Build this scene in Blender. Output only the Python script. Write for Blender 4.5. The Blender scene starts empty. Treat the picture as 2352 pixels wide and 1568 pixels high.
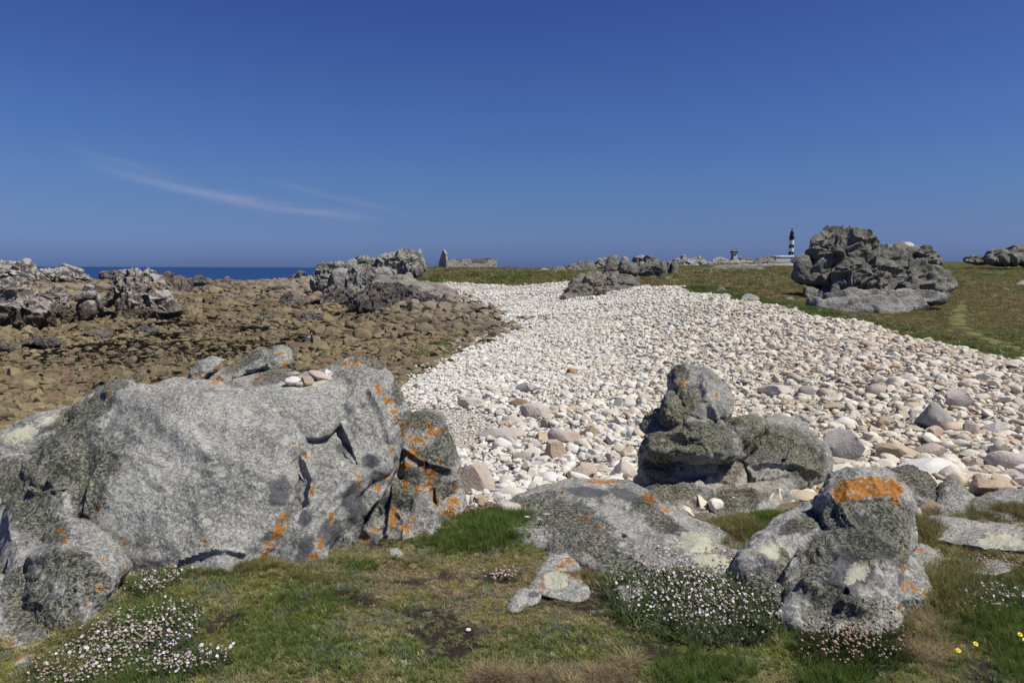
import bpy, bmesh, math, random
import numpy as np
from mathutils import Vector, Matrix

# ------------------------------------------------------------------ scene, camera, light
scene = bpy.context.scene
COL = scene.collection
MW, MH = 2352.0, 1568.0          # working picture grid used for measuring angles
FOC = 1568.0                     # 24 mm lens on a 36 mm wide frame
CAMZ = 1.6
PITCH = math.atan(168.6 / FOC)
ROLL = 0.0032
SUN_EL, SUN_AZ = math.radians(58), math.radians(112)   # azimuth clockwise from +Y (view direction)
EXPOSURE = 0.15

cam_d = bpy.data.cameras.new('camera')
cam = bpy.data.objects.new('camera', cam_d)
COL.objects.link(cam)
cam_d.sensor_width = 36; cam_d.lens = 24
cam_d.clip_start = 0.05; cam_d.clip_end = 60000
cam.location = (0, 0, CAMZ)
cam.rotation_euler = (Matrix.Rotation(math.pi/2 - PITCH, 3, 'X') @ Matrix.Rotation(ROLL, 3, 'Z')).to_euler()
scene.camera = cam

world = bpy.data.worlds.new('World'); scene.world = world
world.use_nodes = True
wn, wl = world.node_tree.nodes, world.node_tree.links
wn.clear()
wout = wn.new('ShaderNodeOutputWorld'); wbg = wn.new('ShaderNodeBackground')
sky = wn.new('ShaderNodeTexSky'); sky.sky_type = 'NISHITA'; sky.sun_disc = False
sky.sun_elevation = SUN_EL; sky.sun_rotation = SUN_AZ
sky.altitude = 0; sky.air_density = 1.0; sky.dust_density = 0.6; sky.ozone_density = 4.0
wbg.inputs['Strength'].default_value = 0.056
whs = wn.new('ShaderNodeHueSaturation')
whs.inputs['Saturation'].default_value = 1.12
whs.inputs['Value'].default_value = 1.0
wgam = wn.new('ShaderNodeMix'); wgam.data_type = 'RGBA'; wgam.blend_type = 'MULTIPLY'
wgam.inputs[0].default_value = 1.0; wgam.inputs[7].default_value = (0.98, 0.90, 1.12, 1)
wl.new(sky.outputs[0], whs.inputs['Color']); wl.new(whs.outputs[0], wgam.inputs[6])
# clear maritime air: the band over the horizon is blue-grey rather than cream
wtc0 = wn.new('ShaderNodeTexCoord'); wsep0 = wn.new('ShaderNodeSeparateXYZ'); wl.new(wtc0.outputs['Generated'], wsep0.inputs[0])
wz2 = wn.new('ShaderNodeMath'); wz2.operation = 'MULTIPLY'; wz2.inputs[1].default_value = 2.0; wl.new(wsep0.outputs[2], wz2.inputs[0])
wrp = wn.new('ShaderNodeValToRGB'); wl.new(wz2.outputs[0], wrp.inputs[0])
SKYT = [(0.0277, (0.2073, 0.3417, 0.6645)), (0.0652, (0.2507, 0.3559, 0.6161)), (0.1365, (0.2842, 0.3748, 0.534)), (0.2483, (0.3178, 0.4287, 0.5334)), (0.409, (0.332, 0.4369, 0.5639)), (0.5592, (0.3349, 0.4035, 0.5598)), (0.6863, (0.334, 0.3698, 0.5545))]
while len(wrp.color_ramp.elements) < len(SKYT): wrp.color_ramp.elements.new(0.5)
for e_, (p_, c_) in zip(wrp.color_ramp.elements, SKYT): e_.position = p_; e_.color = (*c_, 1)
wmul = wn.new('ShaderNodeVectorMath'); wmul.operation = 'MULTIPLY'; wl.new(wgam.outputs[2], wmul.inputs[0]); wl.new(wrp.outputs[0], wmul.inputs[1])
wsc = wn.new('ShaderNodeVectorMath'); wsc.operation = 'SCALE'; wsc.inputs['Scale'].default_value = 2.0; wl.new(wmul.outputs[0], wsc.inputs[0])
# two thin cirrus streaks low over the sea, in sky direction coordinates
wtc = wn.new('ShaderNodeTexCoord'); wsep = wn.new('ShaderNodeSeparateXYZ')
wl.new(wtc.outputs['Generated'], wsep.inputs[0])
def wmath(op, a, b=None, c=None, clamp=False):
    n = wn.new('ShaderNodeMath'); n.operation = op; n.use_clamp = clamp
    for i, v in enumerate((a, b, c)):
        if v is None: continue
        if isinstance(v, (int, float)): n.inputs[i].default_value = v
        else: wl.new(v, n.inputs[i])
    return n.outputs[0]
waz = wmath('ARCTAN2', wsep.outputs[0], wsep.outputs[1])     # azimuth, right positive
wel = wmath('ARCSINE', wsep.outputs[2])
wnz = wn.new('ShaderNodeTexNoise'); wnz.inputs['Scale'].default_value = 6; wnz.inputs['Detail'].default_value = 6
wmp = wn.new('ShaderNodeMapping'); wmp.inputs['Scale'].default_value = (1.5, 1.5, 9)
wmp.inputs['Rotation'].default_value = (0, 0.14, 0)
wl.new(wtc.outputs['Generated'], wmp.inputs[0]); wl.new(wmp.outputs[0], wnz.inputs['Vector'])
def streak(a0, e0, slope, width, a_half, curve, gain):
    da = wmath('SUBTRACT', waz, a0)
    line = wmath('ADD', wmath('MULTIPLY_ADD', da, slope, e0), wmath('MULTIPLY', wmath('MULTIPLY', da, da), curve))
    wob = wmath('MULTIPLY', wmath('SUBTRACT', wnz.outputs[0], 0.5), 0.012)
    dd = wmath('DIVIDE', wmath('SUBTRACT', wel, wmath('ADD', line, wob)), width)
    core = wmath('POWER', 2.718, wmath('MULTIPLY', wmath('MULTIPLY', dd, dd), -1))
    fall = wmath('SUBTRACT', 1, wmath('POWER', wmath('DIVIDE', wmath('ABSOLUTE', da), a_half), 2), clamp=True)
    tex = wmath('MULTIPLY_ADD', wnz.outputs[0], 1.3, -0.05, clamp=True)
    return wmath('MULTIPLY', wmath('MULTIPLY', wmath('MULTIPLY', core, fall), tex), gain)
c1 = streak(-0.37, 0.088, -0.155, 0.0065, 0.19, 0.25, 0.68)
c2 = streak(-0.245, 0.096, -0.21, 0.005, 0.11, 0.0, 0.22)
c3 = streak(-0.50, 0.125, -0.24, 0.004, 0.09, 0.3, 0.16)
csum = wmath('ADD', wmath('ADD', c1, c2), c3, clamp=True)
wcm = wn.new('ShaderNodeMix'); wcm.data_type = 'RGBA'
wl.new(csum, wcm.inputs[0]); wl.new(wsc.outputs[0], wcm.inputs[6]); wcm.inputs[7].default_value = (5.2, 5.8, 8.4, 1)
wl.new(wcm.outputs[2], wbg.inputs['Color']); wl.new(wbg.outputs[0], wout.inputs[0])

sun_d = bpy.data.lights.new('sun', 'SUN'); sun_d.energy = 4.4; sun_d.angle = math.radians(0.5)
sun_d.color = (1.0, 0.945, 0.83)
sun = bpy.data.objects.new('sun', sun_d); COL.objects.link(sun)
sdir = Vector((math.sin(SUN_AZ)*math.cos(SUN_EL), math.cos(SUN_AZ)*math.cos(SUN_EL), math.sin(SUN_EL)))
sun.rotation_euler = sdir.to_track_quat('Z', 'Y').to_euler(); sun.location = (20, -10, 40)

vs = scene.view_settings
vs.view_transform = 'Standard'; vs.look = 'None'; vs.exposure = EXPOSURE; vs.gamma = 1.0; vs.use_curve_mapping = False
scene.render.engine = 'CYCLES'
scene.cycles.max_bounces = 4; scene.cycles.diffuse_bounces = 2; scene.cycles.glossy_bounces = 2

rng = np.random.default_rng(7)
random.seed(7)

# ------------------------------------------------------------------ measuring helpers
CP, SP = math.cos(PITCH), math.sin(PITCH)
CR, SR = math.cos(ROLL), math.sin(ROLL)
def ray(u, v):
    a = (np.asarray(u, float) - MW/2) / FOC; b = -(np.asarray(v, float) - MH/2) / FOC
    a, b = a*CR - b*SR, a*SR + b*CR
    return a, CP + b*SP, -SP + b*CP          # x, y, z of the direction
def P(u, v, D):
    x, y, z = ray(u, v); k = np.asarray(D, float) / y
    return np.stack([x*k, y*k, CAMZ + z*k], -1)
def proj(p):
    p = np.asarray(p, float); x, y, z = p[..., 0], p[..., 1], p[..., 2] - CAMZ
    f = y*CP - z*SP; up = y*SP + z*CP
    f = np.maximum(f, 1e-3); a, b = x/f, up/f
    a, b = a*CR + b*SR, -a*SR + b*CR
    return a*FOC + MW/2, MH/2 - b*FOC
def drop(v, u=1176):
    x, y, z = ray(u, v); return float(-z/y)

# ------------------------------------------------------------------ noise in numpy
def _hash(ix, iy, iz, seed):
    h = (ix.astype(np.int64)*374761393 + iy.astype(np.int64)*668265263 + iz.astype(np.int64)*2147483647 + seed*1442695041) & 0xffffffff
    h = ((h ^ (h >> 13)) * 1274126177) & 0xffffffff
    h = ((h ^ (h >> 16)) * 2246822519) & 0xffffffff
    return h ^ (h >> 13)
def vnoise(p, seed=0):
    i = np.floor(p).astype(np.int64); f = p - i; w = f*f*(3 - 2*f)
    r = 0
    for dx in (0, 1):
        wx = w[:, 0] if dx else 1 - w[:, 0]
        for dy in (0, 1):
            wy = w[:, 1] if dy else 1 - w[:, 1]
            for dz in (0, 1):
                wz = w[:, 2] if dz else 1 - w[:, 2]
                r = r + wx*wy*wz * (_hash(i[:, 0]+dx, i[:, 1]+dy, i[:, 2]+dz, seed) / 4294967295.0)
    return r*2 - 1
def fbm(p, octv=4, seed=0, gain=0.5):
    r = 0; a = 1.0; p = np.asarray(p, float)
    R = np.array([[.8, .6, 0], [-.6, .8, 0], [0, 0, 1.]]) @ np.array([[1, 0, 0], [0, .8, .6], [0, -.6, .8]])
    for o in range(octv):
        r = r + a*vnoise(p, seed + o*17); a *= gain; p = (p @ R)*2.03 + 11.3
    return r
def cells(p, seed=0):
    """F1, F2 and the id of the nearest cell"""
    i = np.floor(p).astype(np.int64); n = len(p)
    f1 = np.full(n, 9.0); f2 = np.full(n, 9.0); idn = np.zeros(n)
    for dx in (-1, 0, 1):
        for dy in (-1, 0, 1):
            for dz in (-1, 0, 1):
                cx, cy, cz = i[:, 0]+dx, i[:, 1]+dy, i[:, 2]+dz
                h = _hash(cx, cy, cz, seed)
                d = np.sqrt((cx + (h & 1023)/1023. - p[:, 0])**2 + (cy + ((h >> 10) & 1023)/1023. - p[:, 1])**2 + (cz + ((h >> 20) & 1023)/1023. - p[:, 2])**2)
                nearer = d < f1
                f2 = np.where(nearer, f1, np.minimum(f2, d)); idn = np.where(nearer, h/4294967295.0, idn); f1 = np.where(nearer, d, f1)
    return f1, f2, idn
def sstep(a, b, x):
    t = np.clip((x - a)/(b - a), 0, 1); return t*t*(3 - 2*t)

# ------------------------------------------------------------------ mesh + tagging helpers
def make_mesh(name, V, F, smooth=True, cols=None):
    V = np.asarray(V, np.float32); F = np.asarray(F, np.int32)
    me = bpy.data.meshes.new(name); k = F.shape[1]
    me.vertices.add(len(V)); me.vertices.foreach_set('co', V.ravel())
    me.loops.add(F.size); me.loops.foreach_set('vertex_index', F.ravel())
    me.polygons.add(len(F)); me.polygons.foreach_set('loop_start', np.arange(0, F.size, k, dtype=np.int32))
    me.polygons.foreach_set('loop_total', np.full(len(F), k, np.int32))
    if smooth: me.polygons.foreach_set('use_smooth', np.ones(len(F), bool))
    me.update(calc_edges=True)
    if cols is not None:
        a = me.color_attributes.new('mask', 'FLOAT_COLOR', 'POINT')
        c = np.ones((len(V), 4), np.float32); c[:, :cols.shape[1]] = cols
        a.data.foreach_set('color', c.ravel())
    return me
def link(name, me, mat=None, parent=None):
    o = bpy.data.objects.new(name, me); COL.objects.link(o)
    if mat is not None and me is not None and not me.materials: me.materials.append(mat)
    if parent is not None: o.parent = parent
    return o
def tag(o, label=None, cat=None, group=None, kind=None):
    if label: o['label'] = label
    if cat: o['category'] = cat
    if group: o['group'] = group
    if kind: o['kind'] = kind
    return o
def empty(name, loc):
    o = bpy.data.objects.new(name, None); COL.objects.link(o); o.location = tuple(float(x) for x in loc)
    o.empty_display_size = 0.1
    return o
def vnormals(V, F):
    n = np.zeros_like(V)
    if F.shape[1] == 4:
        fn = np.cross(V[F[:, 2]] - V[F[:, 0]], V[F[:, 3]] - V[F[:, 1]])
    else:
        fn = np.cross(V[F[:, 1]] - V[F[:, 0]], V[F[:, 2]] - V[F[:, 0]])
    for k in range(F.shape[1]): np.add.at(n, F[:, k], fn)
    return n / np.maximum(np.linalg.norm(n, axis=1, keepdims=True), 1e-9)

# ------------------------------------------------------------------ node helper
class NT:
    def __init__(s, name):
        s.m = bpy.data.materials.new(name); s.m.use_nodes = True
        s.n, s.l = s.m.node_tree.nodes, s.m.node_tree.links
        s.b = s.n['Principled BSDF']; s.geo = s.n.new('ShaderNodeNewGeometry')
        s.pos = s.geo.outputs['Position']; s.oi = None
    def put(s, sock, v):
        if v is None: return
        if isinstance(v, (int, float)): sock.default_value = v
        elif isinstance(v, (tuple, list)):
            sock.default_value = (*v, 1) if len(v) == 3 and len(sock.default_value) == 4 else v
        else: s.l.new(v, sock)
    def math(s, op, a, b=None, c=None, clamp=False):
        n = s.n.new('ShaderNodeMath'); n.operation = op; n.use_clamp = clamp
        for i, v in enumerate((a, b, c)): s.put(n.inputs[i], v)
        return n.outputs[0]
    def map(s, vec, scale=(1, 1, 1), rot=(0, 0, 0), loc=(0, 0, 0)):
        n = s.n.new('ShaderNodeMapping'); s.put(n.inputs[0], vec)
        n.inputs['Scale'].default_value = scale; n.inputs['Rotation'].default_value = rot; n.inputs['Location'].default_value = loc
        return n.outputs[0]
    def noise(s, scale, detail=4, rough=0.55, vec=None, dist=0.0):
        n = s.n.new('ShaderNodeTexNoise'); s.put(n.inputs['Vector'], vec if vec is not None else s.pos)
        n.inputs['Scale'].default_value = scale; n.inputs['Detail'].default_value = detail
        n.inputs['Roughness'].default_value = rough; n.inputs['Distortion'].default_value = dist
        return n.outputs[0]
    def voro(s, scale, vec=None, feature='F1', out=0, rand=1.0):
        n = s.n.new('ShaderNodeTexVoronoi'); n.feature = feature; s.put(n.inputs['Vector'], vec if vec is not None else s.pos)
        n.inputs['Scale'].default_value = scale; n.inputs['Randomness'].default_value = rand
        return n.outputs[out]
    def step(s, x, a, b, lo=0.0, hi=1.0):
        n = s.n.new('ShaderNodeMapRange'); n.interpolation_type = 'SMOOTHSTEP'
        s.put(n.inputs[0], x); n.inputs[1].default_value = a; n.inputs[2].default_value = b
        n.inputs[3].default_value = lo; n.inputs[4].default_value = hi
        return n.outputs[0]
    def ramp(s, x, stops, const=False):
        n = s.n.new('ShaderNodeValToRGB'); s.put(n.inputs[0], x); cr = n.color_ramp
        if const: cr.interpolation = 'CONSTANT'
        while len(cr.elements) < len(stops): cr.elements.new(0.5)
        for e, (p, c) in zip(cr.elements, stops): e.position = p; e.color = (*c, 1) if len(c) == 3 else c
        return n.outputs[0]
    def mix(s, f, a, b, blend='MIX'):
        n = s.n.new('ShaderNodeMix'); n.data_type = 'RGBA'; n.blend_type = blend
        s.put(n.inputs[0], f); s.put(n.inputs[6], a); s.put(n.inputs[7], b)
        return n.outputs[2]
    def attr(s, name, kind='GEOMETRY'):
        n = s.n.new('ShaderNodeAttribute'); n.attribute_name = name; n.attribute_type = kind
        return n
    def sep(s, c):
        n = s.n.new('ShaderNodeSeparateColor'); s.put(n.inputs[0], c); return n.outputs
    def rand(s):
        if s.oi is None: s.oi = s.n.new('ShaderNodeObjectInfo')
        return s.oi.outputs['Random']
    def bump(s, h, strength=0.4, dist=0.02, prev=None):
        n = s.n.new('ShaderNodeBump'); n.inputs['Strength'].default_value = strength; n.inputs['Distance'].default_value = dist
        s.put(n.inputs['Height'], h)
        if prev is not None: s.l.new(prev, n.inputs['Normal'])
        return n.outputs[0]
    def done(s, col, rough=0.9, normal=None, spec=0.2, **kw):
        s.put(s.b.inputs['Base Color'], col); s.put(s.b.inputs['Roughness'], rough)
        s.b.inputs['Specular IOR Level'].default_value = spec
        if normal is not None: s.l.new(normal, s.b.inputs['Normal'])
        for k, v in kw.items(): s.put(s.b.inputs[k], v)
        return s.m
def plain(name, col, rough=0.8, spec=0.2, var=0.15):
    t = NT(name); n = t.noise(3.0, 3)
    return t.done(t.mix(t.math('MULTIPLY', n, var*2), col, tuple(c*0.5 for c in col)), rough, spec=spec)
# ------------------------------------------------------------------ terrain heights
CT = []
for s_ in (-1.5, -.9, -.3, .3, .9, 1.5):
    for d_ in (.6, 1.5, 3.0, 3.9): CT.append((s_, d_, 0.0))
CT += [(0, 2.3, 0), (0, 3.4, 0), (.15, 3.4, 0), (-.15, 3.4, 0), (.15, 4.1, 0), (-.15, 4.1, -.02), (.6, 3.4, 0), (-.6, 3.4, 0), (-.6, 2.4, 0)]
CT += [(-1.3, 5.2, -.4), (-.6, 5.4, -.6), (-.3, 5.4, -.45), (0, 5.5, -.32), (.2, 5.5, -.26), (.4, 5.5, -.16), (.75, 5.3, -.08), (1.3, 5.3, 0),
       (0, 4.5, -.02), (.4, 4.5, -.02), (-.4, 4.5, -.05),
       (0, 8.7, -.7), (0, 14.3, -1.0), (0, 21.5, -1.2), (0, 35, -1.1), (0, 47, -.8), (0, 62, -.3),
       (-.6, 9, -1.1), (-.25, 9, -1.1), (-1.3, 9, -1.2), (-.6, 16.8, -1.9), (-.85, 16.8, -1.9), (-1.3, 17, -1.9),
       (-.6, 30, -2.3), (-.6, 50, -2.3), (-.6, 76, -1.5), (-.6, 110, -1.75), (-.6, 160, -2.0), (-.6, 210, -5), (-.6, 300, -9.5), (-.6, 500, -12), (-.6, 1300, -14),
       (-1.3, 30, -2.3), (-1.3, 76, -1.5), (-1.3, 160, -2.0), (-1.3, 300, -9.5), (-1.3, 1300, -14),
       (-.42, 22, -1.95), (-.42, 40, -2.15), (-.42, 90, -1.75), (-.42, 160, -2.1), (-.42, 300, -9.5),
       (-.25, 16, -1.45), (-.25, 26, -1.8), (-.25, 45, -1.9), (-.25, 62, -1.1), (-.25, 110, -.2), (-.25, 160, -1.3), (-.25, 220, -4), (-.25, 320, -9.5), (-.25, 700, -13),
       (-.146, 11, -.95), (-.146, 20, -1.5), (-.07, 32, -1.3), (-.12, 48, -1.1), (-.1, 68, -.05), (-.12, 100, 1.0), (-.12, 140, 1.42), (-.12, 185, 1.5), (-.12, 240, -1), (-.12, 320, -9), (-.12, 1300, -14),
       (0, 80, .3), (0, 130, 1.0), (0, 180, 1.1), (0, 240, -2), (0, 340, -9), (0, 1300, -12),
       (.1, 62, .25), (.1, 90, .7), (.1, 130, 1.35), (.1, 200, 1.55), (.1, 320, 1.5), (.1, 1300, 2),
       (.19, 45, .42), (.2, 56, .3), (.25, 43, .45), (.25, 52, .4), (.25, 75, .75), (.25, 130, 1.6), (.25, 250, 2.7), (.25, 600, 5.4), (.25, 1300, 10.5),
       (.75, 11.8, 0), (.6, 14.6, .05), (.5, 19.4, .1), (.4, 24.7, .2), (.3, 31, .36), (.95, 9.5, 0), (1.3, 8, 0),
       (.75, 13.6, -.16), (.6, 17, -.12), (.5, 23, -.05), (.4, 30, .05), (.3, 38, .25), (.95, 12, -.2),
       (.75, 22, -.15), (.72, 33, -.1), (.66, 59, .1), (.66, 133, 1.2), (.66, 300, 4.9), (.66, 450, 6.5), (.45, 300, 3.6), (.45, 600, 6.2), (.45, 60, .3), (.45, 133, 1.5), (.66, 1300, 14), (1.3, 30, -.1), (1.3, 133, 1.2), (1.3, 400, 6), (1.3, 1300, 14),
       (.75, 8, -.25), (.5, 10, -.35), (.3, 9, -.5), (.3, 15, -.5), (.3, 22, -.25), (.15, 30, -.7), (.15, 45, -.15), (.15, 18, -.85), (.08, 58, .0), (1.3, 6.5, -.05)]
CT = np.array(CT)
def tps_k(r2): return np.where(r2 > 1e-12, 0.5*r2*np.log(np.maximum(r2, 1e-12)), 0)
def tcoord(s, D): return np.stack([np.asarray(s)*1.6, np.log(np.asarray(D))], -1)
_X = tcoord(CT[:, 0], CT[:, 1]); n_ = len(_X)
_K = tps_k(((_X[:, None] - _X[None])**2).sum(-1)) + 1e-4*np.eye(n_)
_Pm = np.hstack([np.ones((n_, 1)), _X])
_A = np.block([[_K, _Pm], [_Pm.T, np.zeros((3, 3))]])
_W = np.linalg.solve(_A, np.concatenate([CT[:, 2], np.zeros(3)]))
def hbase(s, D):
    X = tcoord(s, D).reshape(-1, 2); out = np.empty(len(X))
    for i in range(0, len(X), 20000):
        x = X[i:i+20000]; k = tps_k(((x[:, None] - _X[None])**2).sum(-1))
        out[i:i+20000] = k @ _W[:n_] + _W[n_] + x @ _W[n_+1:]
    return out
_N = 18
_gs = np.linspace(-1.5, 1.5, 301); _gl = np.linspace(math.log(.5), math.log(1400), 401)
_GS, _GL = np.meshgrid(_gs, _gl)
HT = hbase(_GS.ravel(), np.exp(_GL.ravel())).reshape(_GS.shape)
def height(x, y):
    """smooth ground height at world x, y"""
    y = np.maximum(np.asarray(y, float), .55); s = np.clip(np.asarray(x)/y, -1.49, 1.49); l = np.log(np.minimum(y, 1390))
    fi = (s + 1.5)/3*300; fj = (l - _gl[0])/(_gl[-1]-_gl[0])*400
    i = np.clip(fi.astype(int), 0, 299); j = np.clip(fj.astype(int), 0, 399); a = fi-i; b = fj-j
    z = HT[j, i]*(1-a)*(1-b) + HT[j, i+1]*a*(1-b) + HT[j+1, i]*(1-a)*b + HT[j+1, i+1]*a*b
    p = np.stack([np.asarray(x, float), y, np.zeros_like(y)], -1).reshape(-1, 3)
    amp = np.clip(y/12, .25, 3.5)
    n = fbm(p*.45, 3, 5).reshape(z.shape)*.035*amp + fbm(p*.09, 2, 9).reshape(z.shape)*.05*np.clip(amp-1, 0, 2)
    return z + n
_DD = np.exp(np.linspace(math.log(1.6), math.log(700), 2600))
def hit(u, v):
    """where the line of sight through the measured point meets the ground"""
    x, y, z = ray(u, v); zs = CAMZ + z/y*_DD; h = height(x/y*_DD, _DD); c = zs - h
    k = np.argmax(c < 0) if (c < 0).any() else int(np.argmin(c/_DD))
    return float(_DD[k])
def sD(u, v):
    D = hit(u, v); x, y, z = ray(u, v); return float(x/y), D
beach_sd = [(-.34, 4.3)] + [sD(*q) for q in ((930, 878), (1012, 832), (1095, 792), (1168, 752), (1125, 716), (1065, 692), (1012, 668), (1000, 657))] + \
    [(-.09, 70), (-.04, 69), (.02, 66), (.08, 64), (.14, 60), (.17, 52), (.19, 46.5), (.24, 43.5), (.3, 32.5), (.4, 25.4), (.5, 20.2), (.6, 15.2), (.75, 12.3), (.95, 10), (1.4, 8), (1.4, 4.6), (1, 4.9), (.75, 5.0), (.55, 5.0), (.3, 4.55), (0, 4.4)]
BP = np.array([(a, math.log(b)) for a, b in beach_sd])
def inpoly(x, y, poly):
    r = np.zeros(np.shape(x), bool); n = len(poly)
    for i in range(n):
        x1, y1 = poly[i]; x2, y2 = poly[(i+1) % n]
        if y1 == y2: continue
        c = ((y1 > y) != (y2 > y)) & (x < (x2-x1)*(y-y1)/(y2-y1) + x1)
        r ^= c
    return r
def edge_dist(x, y, poly):
    d = np.full(np.shape(x), 1e9)
    for i in range(len(poly)):
        a = np.array(poly[i]); b = np.array(poly[(i+1) % len(poly)]); ab = b - a
        t = np.clip(((x-a[0])*ab[0] + (y-a[1])*ab[1])/max(ab@ab, 1e-9), 0, 1)
        d = np.minimum(d, np.hypot(x-a[0]-t*ab[0], y-a[1]-t*ab[1]))
    return d
def turf_edge(s):
    return 4.40 + .12*np.sin(np.asarray(s)*17) + .08*np.sin(np.asarray(s)*41) + .42*sstep(.3, .65, s)
ZT, ZB, ZG, ZS, ZP = 0, 1, 2, 3, 4
def zone(x, y):
    s = x/np.maximum(y, .5); l = np.log(np.maximum(y, .5))
    p = np.stack([x, y, 0*x], -1).reshape(-1, 3)
    w = (fbm(p*.9, 3, 3)*.012).reshape(np.shape(x))
    z = np.full(np.shape(x), ZS)
    z[(s > -.15) & (y > 62)] = ZG
    z[(s > .0) & (y > 30)] = ZG; z[(s > .25) & (y > 10)] = ZG; z[(s > .5) & (y > 7)] = ZG
    z[inpoly(s + w, l + w*1.5, BP)] = ZB
    z[y < turf_edge(s) + w*6] = ZT
    return z
PATH = [(2500, 850), (2352, 806), (2300, 790), (2250, 775), (2215, 757), (2195, 742), (2203, 720), (2212, 700), (2205, 690)]
_pp = [sD(*q) for q in PATH]; PATHW = [(a*d, d) for a, d in _pp]
def path_dist(x, y):
    d = np.full(np.shape(x), 1e9)
    for a, b in zip(PATHW[:-1], PATHW[1:]):
        a = np.array(a); b = np.array(b); ab = b-a
        t = np.clip(((x-a[0])*ab[0] + (y-a[1])*ab[1])/max(ab@ab, 1e-9), 0, 1)
        d = np.minimum(d, np.hypot(x-a[0]-t*ab[0], y-a[1]-t*ab[1]))
    return d

NR, NC = 460, 440
gy = np.exp(np.linspace(math.log(.35), math.log(1390), NR)); gs = np.concatenate([-np.geomspace(3.2, .95, 36)[:-1], np.linspace(-.95, .95, NC-70), np.geomspace(.95, 3.2, 36)[1:]])
GX = gs[None, :]*gy[:, None]; GY = np.repeat(gy[:, None], NC, 1)
GZ = height(GX, GY)
ZN = zone(GX, GY)
# stony shore gets its own lumps; beach gets a low ripple
pp = np.stack([GX, GY, 0*GX], -1).reshape(-1, 3)
lump = fbm(pp*.7, 3, 21).reshape(GX.shape); lump2 = fbm(pp*.16, 3, 22).reshape(GX.shape)
GZ = GZ + np.where(ZN == ZS, .08*lump + .28*lump2*np.clip(GY/50, 0, 1.0), 0)
GZ = GZ + np.where(ZN == ZT, .012*fbm(pp*5, 3, 31).reshape(GX.shape), 0)
SHLUMP = True
V = np.stack([GX, GY, GZ], -1).reshape(-1, 3)
idx = np.arange(NR*NC).reshape(NR, NC)
quads = np.stack([idx[:-1, :-1], idx[:-1, 1:], idx[1:, 1:], idx[1:, :-1]], -1).reshape(-1, 4)
qz = ZN[:-1, :-1].reshape(-1)
pd = path_dist(GX, GY)
pw = .5 + .1*np.clip(GY-15, 0, 10)/10

# masks on the turf: r = lush green, g = bare soil, b = straw/brown
def blob(u, v, U, Vv, ru, rv, ang=0):
    c, s = math.cos(math.radians(ang)), math.sin(math.radians(ang))
    du, dv = U-u, Vv-v
    return np.exp(-(((du*c + dv*s)/ru)**2 + ((-du*s + dv*c)/rv)**2))
GREEN = [(690, 1370, 120, 30, -15), (620, 1420, 150, 40, -20), (450, 1340, 90, 30, -10), (900, 1500, 260, 45, 0), (640, 1480, 150, 60, 0), (1150, 1230, 120, 35, 0), (1040, 1250, 90, 30, 0),
         (1400, 1470, 220, 40, 0), (1600, 1500, 150, 60, 0), (1650, 1400, 200, 60, 0), (1950, 1500, 200, 60, 0), (2200, 1460, 150, 80, 0), (2250, 1360, 120, 40, 0), (330, 1420, 120, 40, -30), (200, 1520, 200, 60, 0), (1800, 1380, 80, 60, 0), (760, 1330, 60, 20, 0)]
SOIL = [(840, 1390, 110, 18, 8), (800, 1375, 60, 14, 0), (980, 1410, 90, 12, 5), (1080, 1440, 120, 14, 0), (950, 1450, 150, 16, 8), (1010, 1500, 60, 25, 0), (930, 1340, 60, 10, 0), (1340, 1310, 60, 20, 30), (1390, 1380, 40, 30, 60),
        (1560, 1540, 40, 20, 40), (900, 1290, 30, 10, 0), (1380, 1260, 40, 14, 20), (560, 1345, 110, 16, 0), (1240, 1385, 40, 8, 0), (1330, 1480, 40, 10, 0), (2180, 1230, 60, 14, 0)]
BROWN = [(1100, 1330, 320, 60, 0), (1250, 1400, 260, 50, 0), (1450, 1340, 120, 60, 0), (950, 1310, 120, 40, 0), (2180, 1230, 240, 40, 10), (2050, 1370, 60, 40, 0), (2170, 1450, 90, 60, 20), (1700, 1200, 80, 20, 0), (520, 1440, 50, 30, -50), (1250, 1550, 130, 25, 0), (560, 1480, 60, 20, -30), (2000, 1160, 60, 20, 0), (2250, 1290, 160, 20, 0)]
def turf_masks(x, y):
    u, v = proj(np.stack([x, y, 0*x], -1)); p = np.stack([x, y, 0*x], -1).reshape(-1, 3)
    n = fbm(p*2.2, 4, 41).reshape(np.shape(x)); n2 = fbm(p*3.1, 4, 43).reshape(np.shape(x))
    g = sum(blob(a, b, u, v, c, d, e) for a, b, c, d, e in GREEN)
    so = sum(blob(a, b, u, v, c, d, e) for a, b, c, d, e in SOIL)
    br = sum(blob(a, b, u, v, c, d, e) for a, b, c, d, e in BROWN)
    green = np.clip(.34 + g*.9 + n*.5 - br*.35, 0, 1)
    soil = sstep(.42, .85, so*.9 + n2*.75 + .12)
    brown = np.clip(br*.6 - g*.3 + n*.6 + .1, 0, 1)
    return green, soil, brown
gm = np.zeros((NR*NC, 3), np.float32)
nearm = (GY < 9).reshape(-1)
a_, b_, c_ = turf_masks(GX.reshape(-1)[nearm], GY.reshape(-1)[nearm])
gm[nearm] = np.stack([a_, b_, c_], -1)

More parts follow.
